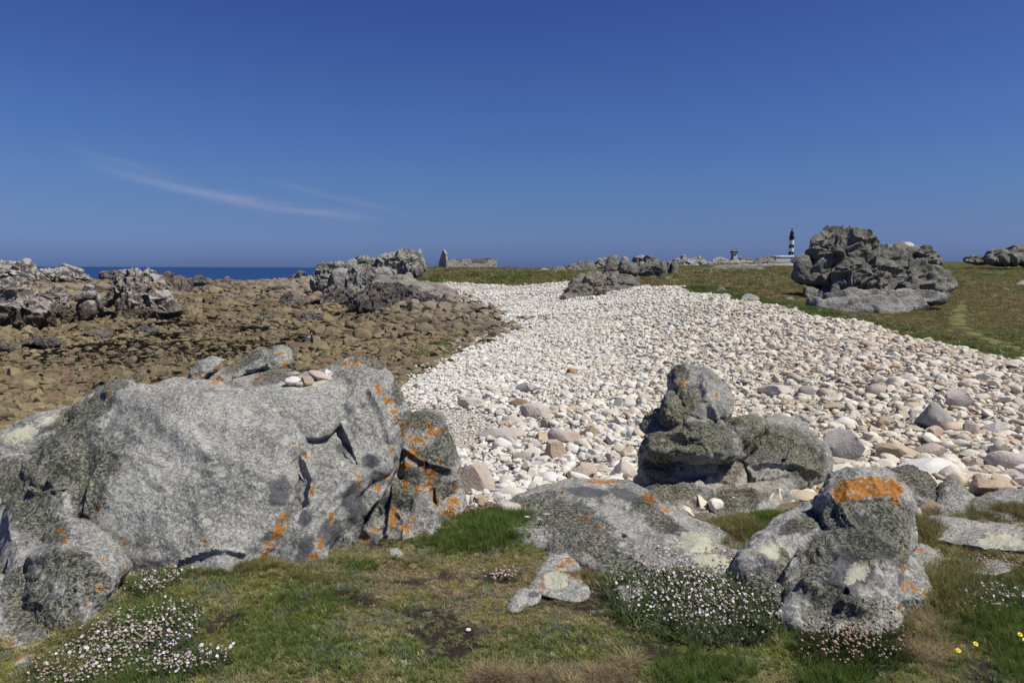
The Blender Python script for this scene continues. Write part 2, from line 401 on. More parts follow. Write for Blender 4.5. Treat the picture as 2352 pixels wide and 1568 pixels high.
# ------------------------------------------------------------------ ground materials
def mat_turf():
    t = NT('turf_ground'); m = t.sep(t.attr('mask').outputs['Color'])
    n = t.noise(28, 5); n2 = t.noise(7, 4); n3 = t.noise(120, 3)
    g = t.mix(t.step(n2, .35, .65), (.150, .165, .062), (.215, .195, .090))
    g = t.mix(m[0], g, (.130, .180, .050))
    g = t.mix(m[2], g, t.mix(t.step(n, .35, .65), (.270, .205, .125), (.205, .175, .095)))
    g = t.mix(t.math('MULTIPLY', m[1], t.step(n, .30, .5), clamp=True), g, (.050, .038, .030))
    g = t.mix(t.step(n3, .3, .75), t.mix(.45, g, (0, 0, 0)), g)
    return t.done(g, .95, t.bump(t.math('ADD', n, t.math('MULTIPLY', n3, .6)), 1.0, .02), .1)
def mat_beach_floor():
    t = NT('beach_gravel')
    v = t.voro(24, out=1); d = t.voro(24); v2 = t.voro(60, out=1); d2 = t.voro(60)
    h = t.sep(v)[0]
    c = t.ramp(h, [(0, (.34, .29, .23)), (.35, (.50, .46, .40)), (.7, (.60, .57, .52)), (.85, (.42, .31, .20)), (1, (.66, .64, .60))])
    c = t.mix(t.step(d, .50, .75), c, (.20, .17, .14))
    return t.done(c, .9, t.bump(t.math('SUBTRACT', 1, d), 1.0, .03), .15)
def mat_shore_floor():
    t = NT('shore_bed'); v = t.voro(4.5, out=1); h = t.sep(v)[1]; n = t.noise(.35, 4); n2 = t.noise(9, 5)
    c = t.ramp(h, [(0, (.12, .09, .05)), (.5, (.19, .145, .085)), (1, (.09, .07, .05))])
    c = t.mix(t.step(n2, .4, .7), c, (.06, .05, .03))
    weed = t.math('MULTIPLY', t.step(n, .5, .6), t.step(n2, .42, .55))
    c = t.mix(weed, c, (.016, .018, .012))
    return t.done(c, .75, t.bump(n2, .8, .08), .3)
def mat_grassland():
    t = NT('grassland_ground'); n = t.noise(.22, 5, .6); n2 = t.noise(1.6, 5, .62); n3 = t.noise(9, 4); n4 = t.noise(.07, 3)
    v = t.map(t.pos, (.35, 1.6, 1)); n5 = t.noise(.8, 4, vec=v)
    c = t.ramp(n2, [(.3, (.060, .070, .022)), (.45, (.105, .115, .036)), (.58, (.165, .140, .058)), (.75, (.090, .125, .032))])
    c = t.mix(t.step(n, .45, .62), c, (.165, .125, .062))
    c = t.mix(t.step(n5, .48, .68), c, (.072, .105, .026))
    c = t.mix(t.math('MULTIPLY', t.step(n4, .5, .65), .5), c, (.22, .185, .11))
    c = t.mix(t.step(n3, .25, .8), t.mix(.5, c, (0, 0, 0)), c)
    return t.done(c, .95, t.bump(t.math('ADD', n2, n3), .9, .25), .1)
def mat_path():
    t = NT('path_turf'); n = t.noise(2.2, 5); n3 = t.noise(30, 3)
    c = t.mix(t.step(n, .35, .65), (.120, .140, .042), (.175, .170, .070))
    return t.done(c, .95, t.bump(n3, .5, .05), .1)
MT, MB_, MS, MG, MPA = mat_turf(), mat_beach_floor(), mat_shore_floor(), mat_grassland(), mat_path()
for zid, nm, mat in ((ZT, 'turf', MT), (ZB, 'pebble_beach', MB_), (ZG, 'grassland', MG), (ZS, 'tidal_shore', MS)):
    q = quads[qz == zid]
    used, inv = np.unique(q, return_inverse=True)
    tag(link(nm, make_mesh(nm, V[used], inv.reshape(q.shape), cols=gm[used]), mat), kind='structure')
def ground(x, y):
    """ground height including the shore lumps"""
    x = np.asarray(x, float); y = np.asarray(y, float); z = height(x, y); zn = zone(x, y)
    p = np.stack([x, y, 0*x], -1).reshape(-1, 3)
    return z + np.where(zn == ZS, .08*fbm(p*.7, 3, 21).reshape(x.shape) + .28*fbm(p*.16, 3, 22).reshape(x.shape)*np.clip(y/50, 0, 1.), 0)

# sea, out to the horizon
def mat_sea():
    t = NT('sea_water'); v = t.map(t.pos, (.5, 1.2, 1)); n = t.noise(.09, 6, .62, v); n2 = t.noise(.012, 4, .6, v)
    c = t.mix(t.step(n2, .35, .65), (.012, .040, .125), (.018, .055, .155))
    c = t.mix(t.step(n, .70, .78), c, (.05, .10, .18))
    return t.done(c, .45, t.bump(n, 1.0, 1.5), .12)
sx = np.concatenate([-np.geomspace(25000, 50, 24), [0], np.geomspace(50, 25000, 24)]); sy = np.geomspace(120, 30000, 40)
SX, SY = np.meshgrid(sx, sy); SV = np.stack([SX, SY, np.full_like(SX, -7.5)], -1).reshape(-1, 3)
ii = np.arange(SV.shape[0]).reshape(SX.shape)
tag(link('sea', make_mesh('sea', SV, np.stack([ii[:-1, :-1], ii[:-1, 1:], ii[1:, 1:], ii[1:, :-1]], -1).reshape(-1, 4)), mat_sea()), kind='structure')

# footpath: a worn strip of paler short turf laid just over the grassland
_pl = []
for (xa, ya), (xb, yb) in zip(PATHW[:-1], PATHW[1:]):
    for t_ in np.linspace(0, 1, 30, endpoint=False): _pl.append((xa + (xb-xa)*t_, ya + (yb-ya)*t_))
_pl = np.array(_pl); ker = np.hanning(15); ker /= ker.sum()
_pl = np.stack([np.convolve(np.pad(_pl[:, k], 7, mode='edge'), ker, 'valid') for k in (0, 1)], -1)
tg = np.gradient(_pl, axis=0); tg /= np.linalg.norm(tg, axis=1, keepdims=True); nr = np.stack([-tg[:, 1], tg[:, 0]], -1)
hw = .34 + .10*fbm(np.stack([np.arange(len(_pl))*.12, 0*_pl[:, 0], 0*_pl[:, 0]], -1), 3, 61)
hw2 = .34 + .10*fbm(np.stack([np.arange(len(_pl))*.12, 0*_pl[:, 0]+9, 0*_pl[:, 0]], -1), 3, 62)
lanes = np.linspace(-1, 1, 7); PX = np.stack([_pl[:, 0] + nr[:, 0]*np.where(l < 0, l*hw, l*hw2) for l in lanes], 1); PY = np.stack([_pl[:, 1] + nr[:, 1]*np.where(l < 0, l*hw, l*hw2) for l in lanes], 1)
PZ = height(PX, PY) + .03*(1-lanes[None]**4) - .022 + .02*fbm(np.stack([PX.ravel()*4, PY.ravel()*4, 0*PX.ravel()], -1), 3, 63).reshape(PX.shape)
ii = np.arange(PX.size).reshape(PX.shape)
tag(link('footpath', make_mesh('footpath', np.stack([PX, PY, PZ], -1).reshape(-1, 3), np.stack([ii[:-1, :-1], ii[:-1, 1:], ii[1:, 1:], ii[1:, :-1]], -1).reshape(-1, 4)), MPA), kind='structure')
# ------------------------------------------------------------------ rock materials
# painted growth of lichen: (u, v, ru, rv, angle) measured spots on the near rocks
ORANGE = [(820, 832, 26, 9, 10), (868, 895, 12, 16, -30), (905, 945, 10, 34, -18), (792, 838, 8, 10, 0), (885, 920, 10, 8, 0), (925, 990, 5, 22, 0), (700, 1040, 6, 26, -30), (672, 1018, 5, 10, -30), (716, 1130, 9, 22, 20), (822, 1100, 7, 26, -10), (640, 1215, 14, 32, 25), (612, 1265, 10, 26, 25), (600, 1300, 10, 18, 0), (650, 1185, 8, 8, 0),
          (720, 1280, 22, 10, -20), (735, 1250, 10, 22, 10), (760, 1190, 10, 18, 20), (735, 860, 6, 4, 0), (358, 890, 0, 0, 0), (655, 838, 16, 10, 0), (640, 812, 20, 5, -20), (500, 872, 24, 9, -20), (455, 860, 14, 8, -30), (590, 868, 30, 6, -10), (296, 917, 9, 5, 0), (252, 905, 10, 6, 0), (610, 900, 5, 6, 0), (260, 1052, 6, 6, 0), (262, 1080, 5, 5, 0), (285, 1240, 6, 12, 0), (140, 1220, 14, 8, 10), (150, 1240, 8, 14, 0), (232, 1285, 10, 6, 0), (462, 1240, 12, 5, 0), (475, 1250, 6, 12, 0), (430, 1293, 16, 4, 0), (400, 1300, 10, 4, 0), (285, 1310, 14, 6, -20), (230, 1350, 12, 8, -30), (196, 1385, 5, 8, 0), (120, 1440, 6, 8, 0), (155, 1448, 6, 8, 0), (60, 1500, 48, 16, -12), (20, 1480, 16, 8, 0), (110, 1500, 20, 10, 0), (545, 1300, 6, 4, 0),
          (985, 985, 12, 20, -20), (960, 1010, 26, 8, 10), (1010, 990, 12, 8, 0), (950, 1040, 14, 18, -30), (930, 1070, 26, 8, -10), (975, 1075, 10, 18, -20), (930, 1110, 10, 14, 0), (960, 1120, 14, 10, 0), (1000, 1085, 8, 8, 0), (1000, 1150, 9, 22, -10), (1040, 1150, 18, 12, 0), (1030, 1175, 16, 14, 0), (1045, 1120, 12, 8, 0), (870, 1120, 10, 10, 0), (885, 1095, 14, 7, 0), (905, 1170, 8, 18, -10), (900, 1200, 7, 22, 0), (930, 1210, 14, 18, -20), (955, 1190, 12, 8, 0), (860, 1215, 12, 9, 0), (840, 1240, 7, 18, 10), (975, 1225, 12, 6, 0), (820, 1255, 8, 12, 20), (760, 1300, 10, 6, 0), (780, 1310, 8, 5, 0), (1010, 1060, 10, 5, 0), (990, 1110, 10, 20, 0), (1055, 1085, 6, 5, 0), (1060, 1185, 10, 8, 0), (940, 975, 10, 6, 0), (900, 1030, 9, 8, 0),
          (1365, 1106, 34, 5, 5), (1400, 1107, 30, 4, 0), (1290, 1132, 9, 6, 0), (1345, 1190, 22, 5, 15), (1385, 1210, 16, 6, 15), (1358, 1262, 10, 6, 0), (1300, 1285, 14, 7, 10), (1375, 1300, 14, 6, 0), (1288, 1300, 16, 8, 0), (1322, 1322, 16, 10, 0), (1245, 1350, 10, 6, 0), (1500, 1150, 30, 9, 20), (1490, 1136, 14, 6, 0), (1530, 1172, 18, 5, 20), (1250, 1330, 10, 5, 0), (1320, 1290, 10, 6, 0), (1330, 1365, 10, 4, 0),
          (1995, 1120, 75, 20, 0), (1960, 1135, 40, 14, 0), (2030, 1118, 40, 16, 10), (1990, 1108, 70, 12, 0), (2060, 1150, 12, 18, 0), (1930, 1140, 16, 16, 0), (2073, 1305, 8, 12, 0), (2085, 1335, 10, 8, 0), (2100, 1350, 9, 9, 0), (2125, 1362, 15, 12, 0), (2070, 1395, 18, 8, 0), (2075, 1350, 6, 12, 0), (2078, 1275, 6, 8, 0), (1785, 1300, 5, 6, 0), (2110, 1263, 22, 6, 0), (2290, 1227, 12, 5, 0), (2200, 1228, 10, 4, 0), (1570, 880, 18, 8, 0), (1645, 905, 6, 10, 0), (2140, 1215, 8, 3, 0), (2190, 1400, 0, 0, 0),
          (225, 1170, 7, 6, 0), (150, 1310, 0, 0, 0), (245, 1190, 4, 6, 0)]
MOSS = [(150, 1050, 90, 60, -45), (80, 1150, 60, 80, 0), (230, 1060, 40, 40, 0), (200, 1130, 40, 60, 0), (170, 960, 60, 26, -30), (130, 1420, 60, 60, 0), (150, 1300, 60, 40, 0), (60, 1380, 60, 80, 0), (260, 880, 50, 20, -20), (220, 935, 50, 26, -30), (40, 1110, 60, 60, 0), (120, 1220, 40, 30, 0), (200, 1340, 60, 40, 0), (1,1,0,0,0),
        (960, 965, 50, 20, 0), (1030, 1020, 30, 50, 20), (1000, 1060, 40, 40, 0), (1020, 1120, 30, 20, 0), (640, 860, 60, 16, -20), (560, 830, 50, 12, -30), (850, 830, 40, 12, 20), (915, 900, 12, 40, 0), (930, 1130, 30, 40, 0),
        (1240, 1160, 60, 30, -10), (1300, 1190, 90, 40, 15), (1340, 1240, 80, 30, 10), (1200, 1170, 40, 30, 0), (1420, 1290, 70, 22, 20), (1520, 1200, 40, 20, 20), (1480, 1160, 30, 20, 0), (1280, 1255, 30, 14, 0),
        (1560, 930, 50, 30, -40), (1530, 960, 40, 40, 0), (1610, 1000, 70, 30, 0), (1520, 1010, 40, 40, 0), (1600, 1025, 80, 16, 0), (1710, 965, 40, 14, 0), (1510, 1070, 30, 30, 0), (1800, 1020, 80, 36, 15), (1850, 1060, 40, 40, 30), (1740, 1020, 30, 40, -30), (1680, 1070, 24, 20, 0), (1540, 1130, 50, 20, 0), (1650, 1160, 60, 14, 0), (1700, 1140, 60, 14, 0), (1560, 860, 20, 20, 0),
        (1930, 1190, 50, 30, -10), (2040, 1190, 60, 40, 0), (1980, 1250, 70, 40, 30), (1870, 1300, 40, 80, 20), (1760, 1340, 60, 36, 20), (1850, 1200, 50, 20, -20), (2010, 1220, 60, 30, 0), (1900, 1380, 50, 50, 0), (2070, 1240, 20, 60, 0), (1930, 1130, 14, 40, 0), (2000, 1160, 90, 14, 0), (2100, 1390, 30, 16, 0), (2130, 1100, 40, 30, 50), (2090, 1090, 30, 20, 0), (1960, 1400, 60, 30, 0), (1800, 1290, 14, 30, 0)]
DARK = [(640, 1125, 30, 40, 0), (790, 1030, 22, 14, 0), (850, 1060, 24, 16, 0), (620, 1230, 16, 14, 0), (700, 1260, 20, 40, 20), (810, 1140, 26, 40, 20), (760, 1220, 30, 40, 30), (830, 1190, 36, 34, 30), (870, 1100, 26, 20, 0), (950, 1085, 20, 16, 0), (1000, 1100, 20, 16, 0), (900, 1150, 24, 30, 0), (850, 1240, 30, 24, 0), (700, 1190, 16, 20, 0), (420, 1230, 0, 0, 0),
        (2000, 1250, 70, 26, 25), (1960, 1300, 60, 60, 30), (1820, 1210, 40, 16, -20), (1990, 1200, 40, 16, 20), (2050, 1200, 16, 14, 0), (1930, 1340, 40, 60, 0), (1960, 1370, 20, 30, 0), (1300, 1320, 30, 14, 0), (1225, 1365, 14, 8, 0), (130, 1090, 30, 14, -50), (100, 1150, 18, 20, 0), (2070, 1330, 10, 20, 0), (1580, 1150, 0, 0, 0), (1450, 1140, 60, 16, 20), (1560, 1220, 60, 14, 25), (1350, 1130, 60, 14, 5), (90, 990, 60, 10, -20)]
PALE = [(1970, 1310, 34, 26, -45), (2030, 1360, 16, 12, 30), (1950, 1335, 14, 10, 0), (2010, 1290, 14, 10, 0), (640, 940, 16, 6, 0), (200, 1110, 20, 30, 0), (2300, 1240, 60, 20, 0), (1785, 1270, 50, 26, 20), (40, 1000, 60, 20, -20), (130, 960, 40, 14, -20), (245, 1390, 20, 50, 20), (700, 880, 60, 14, -10), (1640, 1290, 60, 20, 10), (1280, 1330, 40, 24, 0), (1600, 1250, 60, 30, 20)]
def paint(Vw):
    u, v = proj(Vw); C = np.zeros((len(Vw), 4), np.float32)
    for k, L in enumerate((ORANGE, MOSS, DARK, PALE)):
        for a, b, c, d, e in L:
            if c > 0: C[:, k] = (C[:, k] + blob(a, b, u, v, c, d, e)) if k == 0 else np.maximum(C[:, k], blob(a, b, u, v, c*1.15, d*1.15, e))
    C[:, 0] = np.minimum(C[:, 0], 1.05)
    return C
def mat_granite(name, base=((.205, .203, .183), (.42, .415, .375)), speck=1.0, moss=(.215, .22, .145), moss_auto=-.06, orange_auto=0.0, warm=0.0, sc=1.0, bumpk=1.0, dark_low=None, white_top=0.0, streaky=False, paintk=1.0):
    t = NT(name); a = t.attr('mask'); m = t.sep(a.outputs['Color']); pale_m = a.outputs['Alpha']
    P_ = t.map(t.pos, (sc, sc, sc)) if sc != 1 else t.pos
    n1 = t.noise(2.2, 5, .6, P_); n2 = t.noise(14, 5, .62, P_); n3 = t.noise(60, 5, .78, P_); n4 = t.noise(120, 3, .7, P_); nf = t.noise(34, 5, .7, P_)
    c = t.mix(t.step(n1, .3, .7), base[0], base[1])
    c = t.mix(t.step(n2, .35, .68), t.mix(.35, c, (.12, .12, .115)), c)
    c = t.mix(t.math('MULTIPLY', t.step(n3, .50, .62), .85*speck), c, t.mix(.7, c, (.62, .62, .57)))
    c = t.mix(t.math('MULTIPLY', t.step(n3, .47, .38), .85*speck), c, (.085, .088, .078))
    c = t.mix(t.math('MULTIPLY', t.step(n4, .42, .34), .6*speck), c, (.055, .055, .050))
    # round crusts of pale and dark lichen
    vv = t.map(P_, (1, 1, 1)); dst = t.math('ADD', t.voro(9.5, vv), t.math('MULTIPLY', n2, .35)); cid = t.sep(t.voro(9.5, vv, out=1))
    crust = t.math('MULTIPLY', t.step(dst, .50, .40), t.step(cid[0], .45, .49))
    c = t.mix(t.math('MULTIPLY', crust, .62 if speck > .6 else .25), c, t.mix(cid[1], (.42, .42, .31), (.52, .51, .47)))
    dst2 = t.math('ADD', t.voro(5.5, vv), t.math('MULTIPLY', n2, .3)); cid2 = t.sep(t.voro(5.5, vv, out=1))
    crust2 = t.math('MULTIPLY', t.step(dst2, .42, .34), t.step(cid2[0], .84, .86))
    c = t.mix(t.math('MULTIPLY', crust2, .7), c, (.095, .095, .105))
    if warm: c = t.mix(t.math('MULTIPLY', t.step(n1, .45, .6), warm), c, (.30, .225, .155))
    if streaky:
        st = t.noise(3.2, 5, .65, t.map(t.pos, (1.6, 1.6, .35), (0, .5, 0)))
        c = t.mix(t.math('MULTIPLY', t.step(st, .42, .58), .7), c, (.085, .080, .078))
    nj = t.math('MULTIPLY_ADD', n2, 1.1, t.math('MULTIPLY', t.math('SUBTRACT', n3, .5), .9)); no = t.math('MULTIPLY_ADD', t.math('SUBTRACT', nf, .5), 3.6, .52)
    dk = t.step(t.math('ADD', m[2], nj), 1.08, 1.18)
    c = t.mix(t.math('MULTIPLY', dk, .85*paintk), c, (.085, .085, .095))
    pl = t.step(t.math('ADD', pale_m, nj), 1.12, 1.20)
    c = t.mix(t.math('MULTIPLY', pl, .8*paintk), c, (.50, .50, .37))
    mo = t.math('MULTIPLY', t.step(t.math('ADD', t.math('MULTIPLY', m[1], 1.1), t.math('MULTIPLY_ADD', t.math('ADD', t.math('MULTIPLY', n2, .55), t.math('MULTIPLY', nf, .45)), 2.0, moss_auto)), 1.32, 1.75), t.step(n3, .30, .5, .6, 1))
    c = t.mix(t.math('MULTIPLY', mo, .6), c, t.mix(t.step(n3, .4, .65), tuple(x*.55 for x in moss), moss))
    orv = t.step(t.math('ADD', t.math('ADD', m[0], no), orange_auto), 1.16, 1.32)
    rim = t.math('SUBTRACT', t.step(t.math('ADD', t.math('ADD', m[0], no), orange_auto), .98, 1.08), orv, clamp=True)
    c = t.mix(t.math('MULTIPLY', rim, .35), c, (.50, .47, .36))
    c = t.mix(t.math('MULTIPLY', orv, t.step(n4, .34, .46, .35, .95)), c, t.mix(t.step(n3, .35, .62), (.27, .085, .012), (.44, .19, .022)))
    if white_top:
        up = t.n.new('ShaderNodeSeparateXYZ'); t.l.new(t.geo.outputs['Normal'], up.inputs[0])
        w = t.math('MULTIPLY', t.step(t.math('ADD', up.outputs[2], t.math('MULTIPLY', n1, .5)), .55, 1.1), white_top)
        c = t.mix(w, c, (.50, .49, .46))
    if dark_low is not None:
        z = t.n.new('ShaderNodeSeparateXYZ'); t.l.new(t.pos, z.inputs[0])
        k = t.step(t.math('MULTIPLY_ADD', n1, 1.6, z.outputs[2]), dark_low + 1.5, dark_low - .1 + .8)
        c = t.mix(t.math('MULTIPLY', k, .82), c, t.mix(t.step(n2, .35, .65), (.050, .042, .034), (.115, .090, .060)))
    h = t.math('ADD', t.math('MULTIPLY', n2, 1.0), t.math('MULTIPLY', n3, .35))
    b = t.bump(h, .75*bumpk, .035/sc)
    b = t.bump(t.math('MULTIPLY', mo, t.noise(45, 3, .7, P_)), .9, .03/sc, b)
    return t.done(c, .92, b, .15)
GR = mat_granite('lichen_granite')
GR2 = mat_granite('mossy_granite', base=((.18, .175, .16), (.31, .30, .275)), moss_auto=.10, bumpk=1.2)
GRO = mat_granite('orange_lichen_granite', base=((.20, .195, .18), (.42, .41, .38)), orange_auto=.10, bumpk=1.3)
STK = mat_granite('stack_granite', base=((.25, .245, .22), (.42, .41, .365)), moss=(.26, .255, .15), moss_auto=.02, warm=.35, speck=.7)
TORG = mat_granite('tor_granite', base=((.115, .110, .088), (.255, .245, .20)), moss=(.150, .150, .082), moss_auto=.25, sc=.22, speck=.35, bumpk=1.4, paintk=0)
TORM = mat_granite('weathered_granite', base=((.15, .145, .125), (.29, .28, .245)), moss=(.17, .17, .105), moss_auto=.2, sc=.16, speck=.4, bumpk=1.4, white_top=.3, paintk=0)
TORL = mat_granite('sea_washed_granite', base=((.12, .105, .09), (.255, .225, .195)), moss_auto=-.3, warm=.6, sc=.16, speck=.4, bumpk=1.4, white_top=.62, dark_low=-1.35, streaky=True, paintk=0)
TORD = mat_granite('dark_wet_granite', base=((.060, .050, .045), (.150, .125, .108)), moss_auto=-.3, warm=.3, sc=.2, speck=.5, bumpk=1.5, paintk=0)
TORO = mat_granite('rusty_tor_granite', base=((.13, .12, .10), (.26, .24, .20)), moss_auto=.08, warm=.5, sc=.22, speck=.6, orange_auto=.02, bumpk=1.4, paintk=0)

# ------------------------------------------------------------------ one rock block from a measured outline
def DG(v, z=0.0, u=1176): return (CAMZ - z)/drop(v, u)
def smooth_poly(poly, n):
    Q = np.array(poly, float); m = len(Q)
    out = []
    for i in range(m):
        p0, p1, p2, p3 = Q[(i-1) % m], Q[i], Q[(i+1) % m], Q[(i+2) % m]
        for t in np.linspace(0, 1, 12, endpoint=False):
            out.append(.5*((2*p1) + (-p0+p2)*t + (2*p0-5*p1+4*p2-p3)*t*t + (-p0+3*p1-3*p2+p3)*t**3))
    out = np.array(out); d = np.r_[0, np.cumsum(np.linalg.norm(np.roll(out, -1, 0) - out, axis=1))]
    cl = np.vstack([out, out[:1]]); tt = np.linspace(0, d[-1], n, endpoint=False)
    return np.stack([np.interp(tt, d, cl[:, 0]), np.interp(tt, d, cl[:, 1])], -1)
_lobe_seed = [100]
def lobe_mesh(poly, Dt, Db, B, nth=150, nph=56, e=.8, rough=1.0, back=.8, cell=None, cracks=None, center=None, warp=.6):
    _lobe_seed[0] += 7; sd = _lobe_seed[0]
    b = smooth_poly(poly, nth)
    c = np.array(center if center is not None else ((b.max(0)+b.min(0))/2 + b.mean(0))/2)
    v0, v1 = b[:, 1].min(), b[:, 1].max()
    ph = np.pi*(.5 - .5*np.cos(np.linspace(0, np.pi, nph+2)[1:-1]))*.5 + np.linspace(0, np.pi, nph+2)[1:-1]*.5
    t = np.sin(ph)**e; h = np.sign(np.cos(ph))*np.abs(np.cos(ph))**e
    uv = c[None, None] + t[:, None, None]*(b - c)[None]
    D = Dt + (Db-Dt)*((uv[..., 1]-v0)/(v1-v0))
    base = P(uv[..., 0], uv[..., 1], D)
    rx, ry, rz = ray(*c); dv = np.array([rx, ry, rz])/math.sqrt(rx*rx+ry*ry+rz*rz)
    dv = dv*np.array([1, 1, .55]); dv /= np.linalg.norm(dv)
    off = np.where(h > 0, -B*h, -B*back*h)
    W = base + dv*off[:, None, None]
    # poles
    def pole(s):
        Dm = Dt + (Db-Dt)*((c[1]-v0)/(v1-v0)); return P(c[0], c[1], Dm) + dv*(-B if s > 0 else B*back)
    Vv = np.vstack([pole(1)[None], W.reshape(-1, 3), pole(-1)[None]])
    ii = np.arange(nph*nth).reshape(nph, nth) + 1; jj = np.roll(ii, -1, 1)
    q = np.stack([ii[:-1], ii[1:], jj[1:], jj[:-1]], -1).reshape(-1, 4)
    last = len(Vv)-1
    cap = np.stack([np.zeros(nth, int), ii[0], jj[0], np.zeros(nth, int)], -1)
    cap2 = np.stack([np.full(nth, last), jj[-1], ii[-1], np.full(nth, last)], -1)
    size = math.sqrt(max((W[..., 0].max()-W[..., 0].min())*(W[..., 2].max()-W[..., 2].min()), 1e-6))
    N = vnormals(Vv, q)
    N[0] = -dv; N[-1] = dv
    p = Vv/size
    d = size*rough*(.060*fbm(p*1.9, 3, sd) + .020*fbm(p*6.5, 4, sd+3) + .006*fbm(p*26, 3, sd+5)) + size*rough*.016*(.5-np.abs(fbm(p*4.3, 4, sd+12)))
    # ridged furrows, like weathered joints
    r = 1-np.abs(fbm(p*1.5 + .4*np.stack([fbm(p*2.2, 2, sd+8)]*3, -1), 3, sd+9)); d -= size*.035*rough*warp*sstep(.86, 1.0, r)
    if cell:
        sc, amp, groove, rot, ani = cell
        ca, sa = math.cos(math.radians(rot)), math.sin(math.radians(rot))
        x = Vv[:, 0]*ca + Vv[:, 2]*sa; z = -Vv[:, 0]*sa + Vv[:, 2]*ca
        q3 = np.stack([x*sc/ani, Vv[:, 1]*sc*.8, z*sc], -1)
        q3 = q3 + .17*np.stack([fbm(q3*1.1, 2, sd+20), fbm(q3*1.1, 2, sd+21), fbm(q3*1.1, 2, sd+22)], -1)
        f1, f2, idn = cells(q3, sd)
        edge = sstep(0, .22, f2-f1); flat_ = sstep(0, .45, f2-f1)
        tilt = z - (np.floor(z*sc)+.5)/sc
        d += amp*(idn-.5)*flat_ - groove*(1-edge)
        g1, g2, gid = cells(q3*2.4 + 5.1, sd+31); d += .45*amp*(gid-.5)*sstep(0, .4, g2-g1) - .38*groove*(1-sstep(0, .2, g2-g1))
    Vv = Vv + N*d[:, None]
    if cracks:
        for pts, w, dep in cracks:
            U, Vp = proj(Vv); cd = np.full(len(Vv), 1e9)
            for a, bb in zip(pts[:-1], pts[1:]):
                a = np.array(a, float); bb = np.array(bb, float); ab = bb-a
                tt = np.clip(((U-a[0])*ab[0] + (Vp-a[1])*ab[1])/(ab@ab), 0, 1)
                cd = np.minimum(cd, np.hypot(U-a[0]-tt*ab[0], Vp-a[1]-tt*ab[1]))
            front = np.concatenate([[True], np.repeat(ph < 1.6, nth), [False]])
            Vv = Vv - N*(dep*np.exp(-(cd/w)**2)*front)[:, None]
    F = q
    return Vv, F, cap, cap2
def quads_tris_mesh(name, V, q, t, cols):
    """quads then triangles in one mesh"""
    V = np.asarray(V, np.float32); me = bpy.data.meshes.new(name)
    me.vertices.add(len(V)); me.vertices.foreach_set('co', V.ravel())
    idx = np.concatenate([q.ravel(), t.ravel()]).astype(np.int32); me.loops.add(len(idx)); me.loops.foreach_set('vertex_index', idx)
    tot = np.concatenate([np.full(len(q), 4), np.full(len(t), 3)]).astype(np.int32)
    me.polygons.add(len(tot)); me.polygons.foreach_set('loop_start', np.concatenate([[0], np.cumsum(tot)[:-1]]).astype(np.int32))
    me.polygons.foreach_set('loop_total', tot); me.polygons.foreach_set('use_smooth', np.ones(len(tot), bool)); me.update(calc_edges=True)
    if cols is not None:
        a = me.color_attributes.new('mask', 'FLOAT_COLOR', 'POINT'); a.data.foreach_set('color', np.asarray(cols, np.float32).ravel())
    return me
MOSSY = []     # collected rock surfaces that carry tufted lichen
def block(name, poly, Dt, Db, B, mat, parent=None, painted=True, **kw):
    V_, q, c1_, c2_ = lobe_mesh(poly, Dt, Db, B, **kw)
    tri = np.vstack([c1_[:, :3], c2_[:, :3]])
    cols = paint(V_) if painted else np.zeros((len(V_), 4), np.float32)
    if parent is not None: V_ = V_ - np.array(parent.location)
    o = link(name, quads_tris_mesh(name, V_, q, tri, cols), mat, parent); o.data.set_sharp_from_angle(angle=math.radians(42 if painted else 34))
    if painted: MOSSY.append((parent if parent is not None else o, V_ + (np.array(parent.location) if parent is not None else 0), q, cols[:, 1]))
    return o
def rock(name, label, cat, blocks, mat, group=None, painted=True, part='rock_block', **kw):
    """blocks: list of (poly, Dt, Db, B[, opts]); one block = one mesh thing, several = a thing with parts"""
    if len(blocks) == 1:
        b = blocks[0]; o = block(name, b[0], b[1], b[2], b[3], (b[4].get('mat', mat) if len(b) > 4 else mat), None, painted, **{**kw, **({k: x for k, x in b[4].items() if k != 'mat'} if len(b) > 4 else {})})
        return tag(o, label, cat, group)
    allp = np.vstack([np.array(b[0], float) for b in blocks]); uc = (allp[:, 0].min()+allp[:, 0].max())/2; vm = allp[:, 1].max()
    e = empty(name, P(uc, vm, np.mean([b[2] for b in blocks]))); tag(e, label, cat, group)
    top_ = min(range(len(blocks)), key=lambda i: min(p[1] for p in blocks[i][0]))
    for i_, b in enumerate(blocks):
        opt = dict(b[4]) if len(b) > 4 else {}; m = opt.pop('mat', mat)
        q_ = np.array(b[0], float); w_, h_ = np.ptp(q_[:, 0]), np.ptp(q_[:, 1])
        part = 'summit_block' if i_ == top_ else 'slab' if w_ > 1.8*h_ else 'pillar' if h_ > 1.35*w_ else 'rock_block'
        block(part, b[0], b[1], b[2], b[3], m, e, painted, **{**kw, **opt})
    return e
def zc(x0, y0, s, pts): return [((x0 + x/s)/1.2245, (y0 + y/s)/1.2245) for x, y in pts]

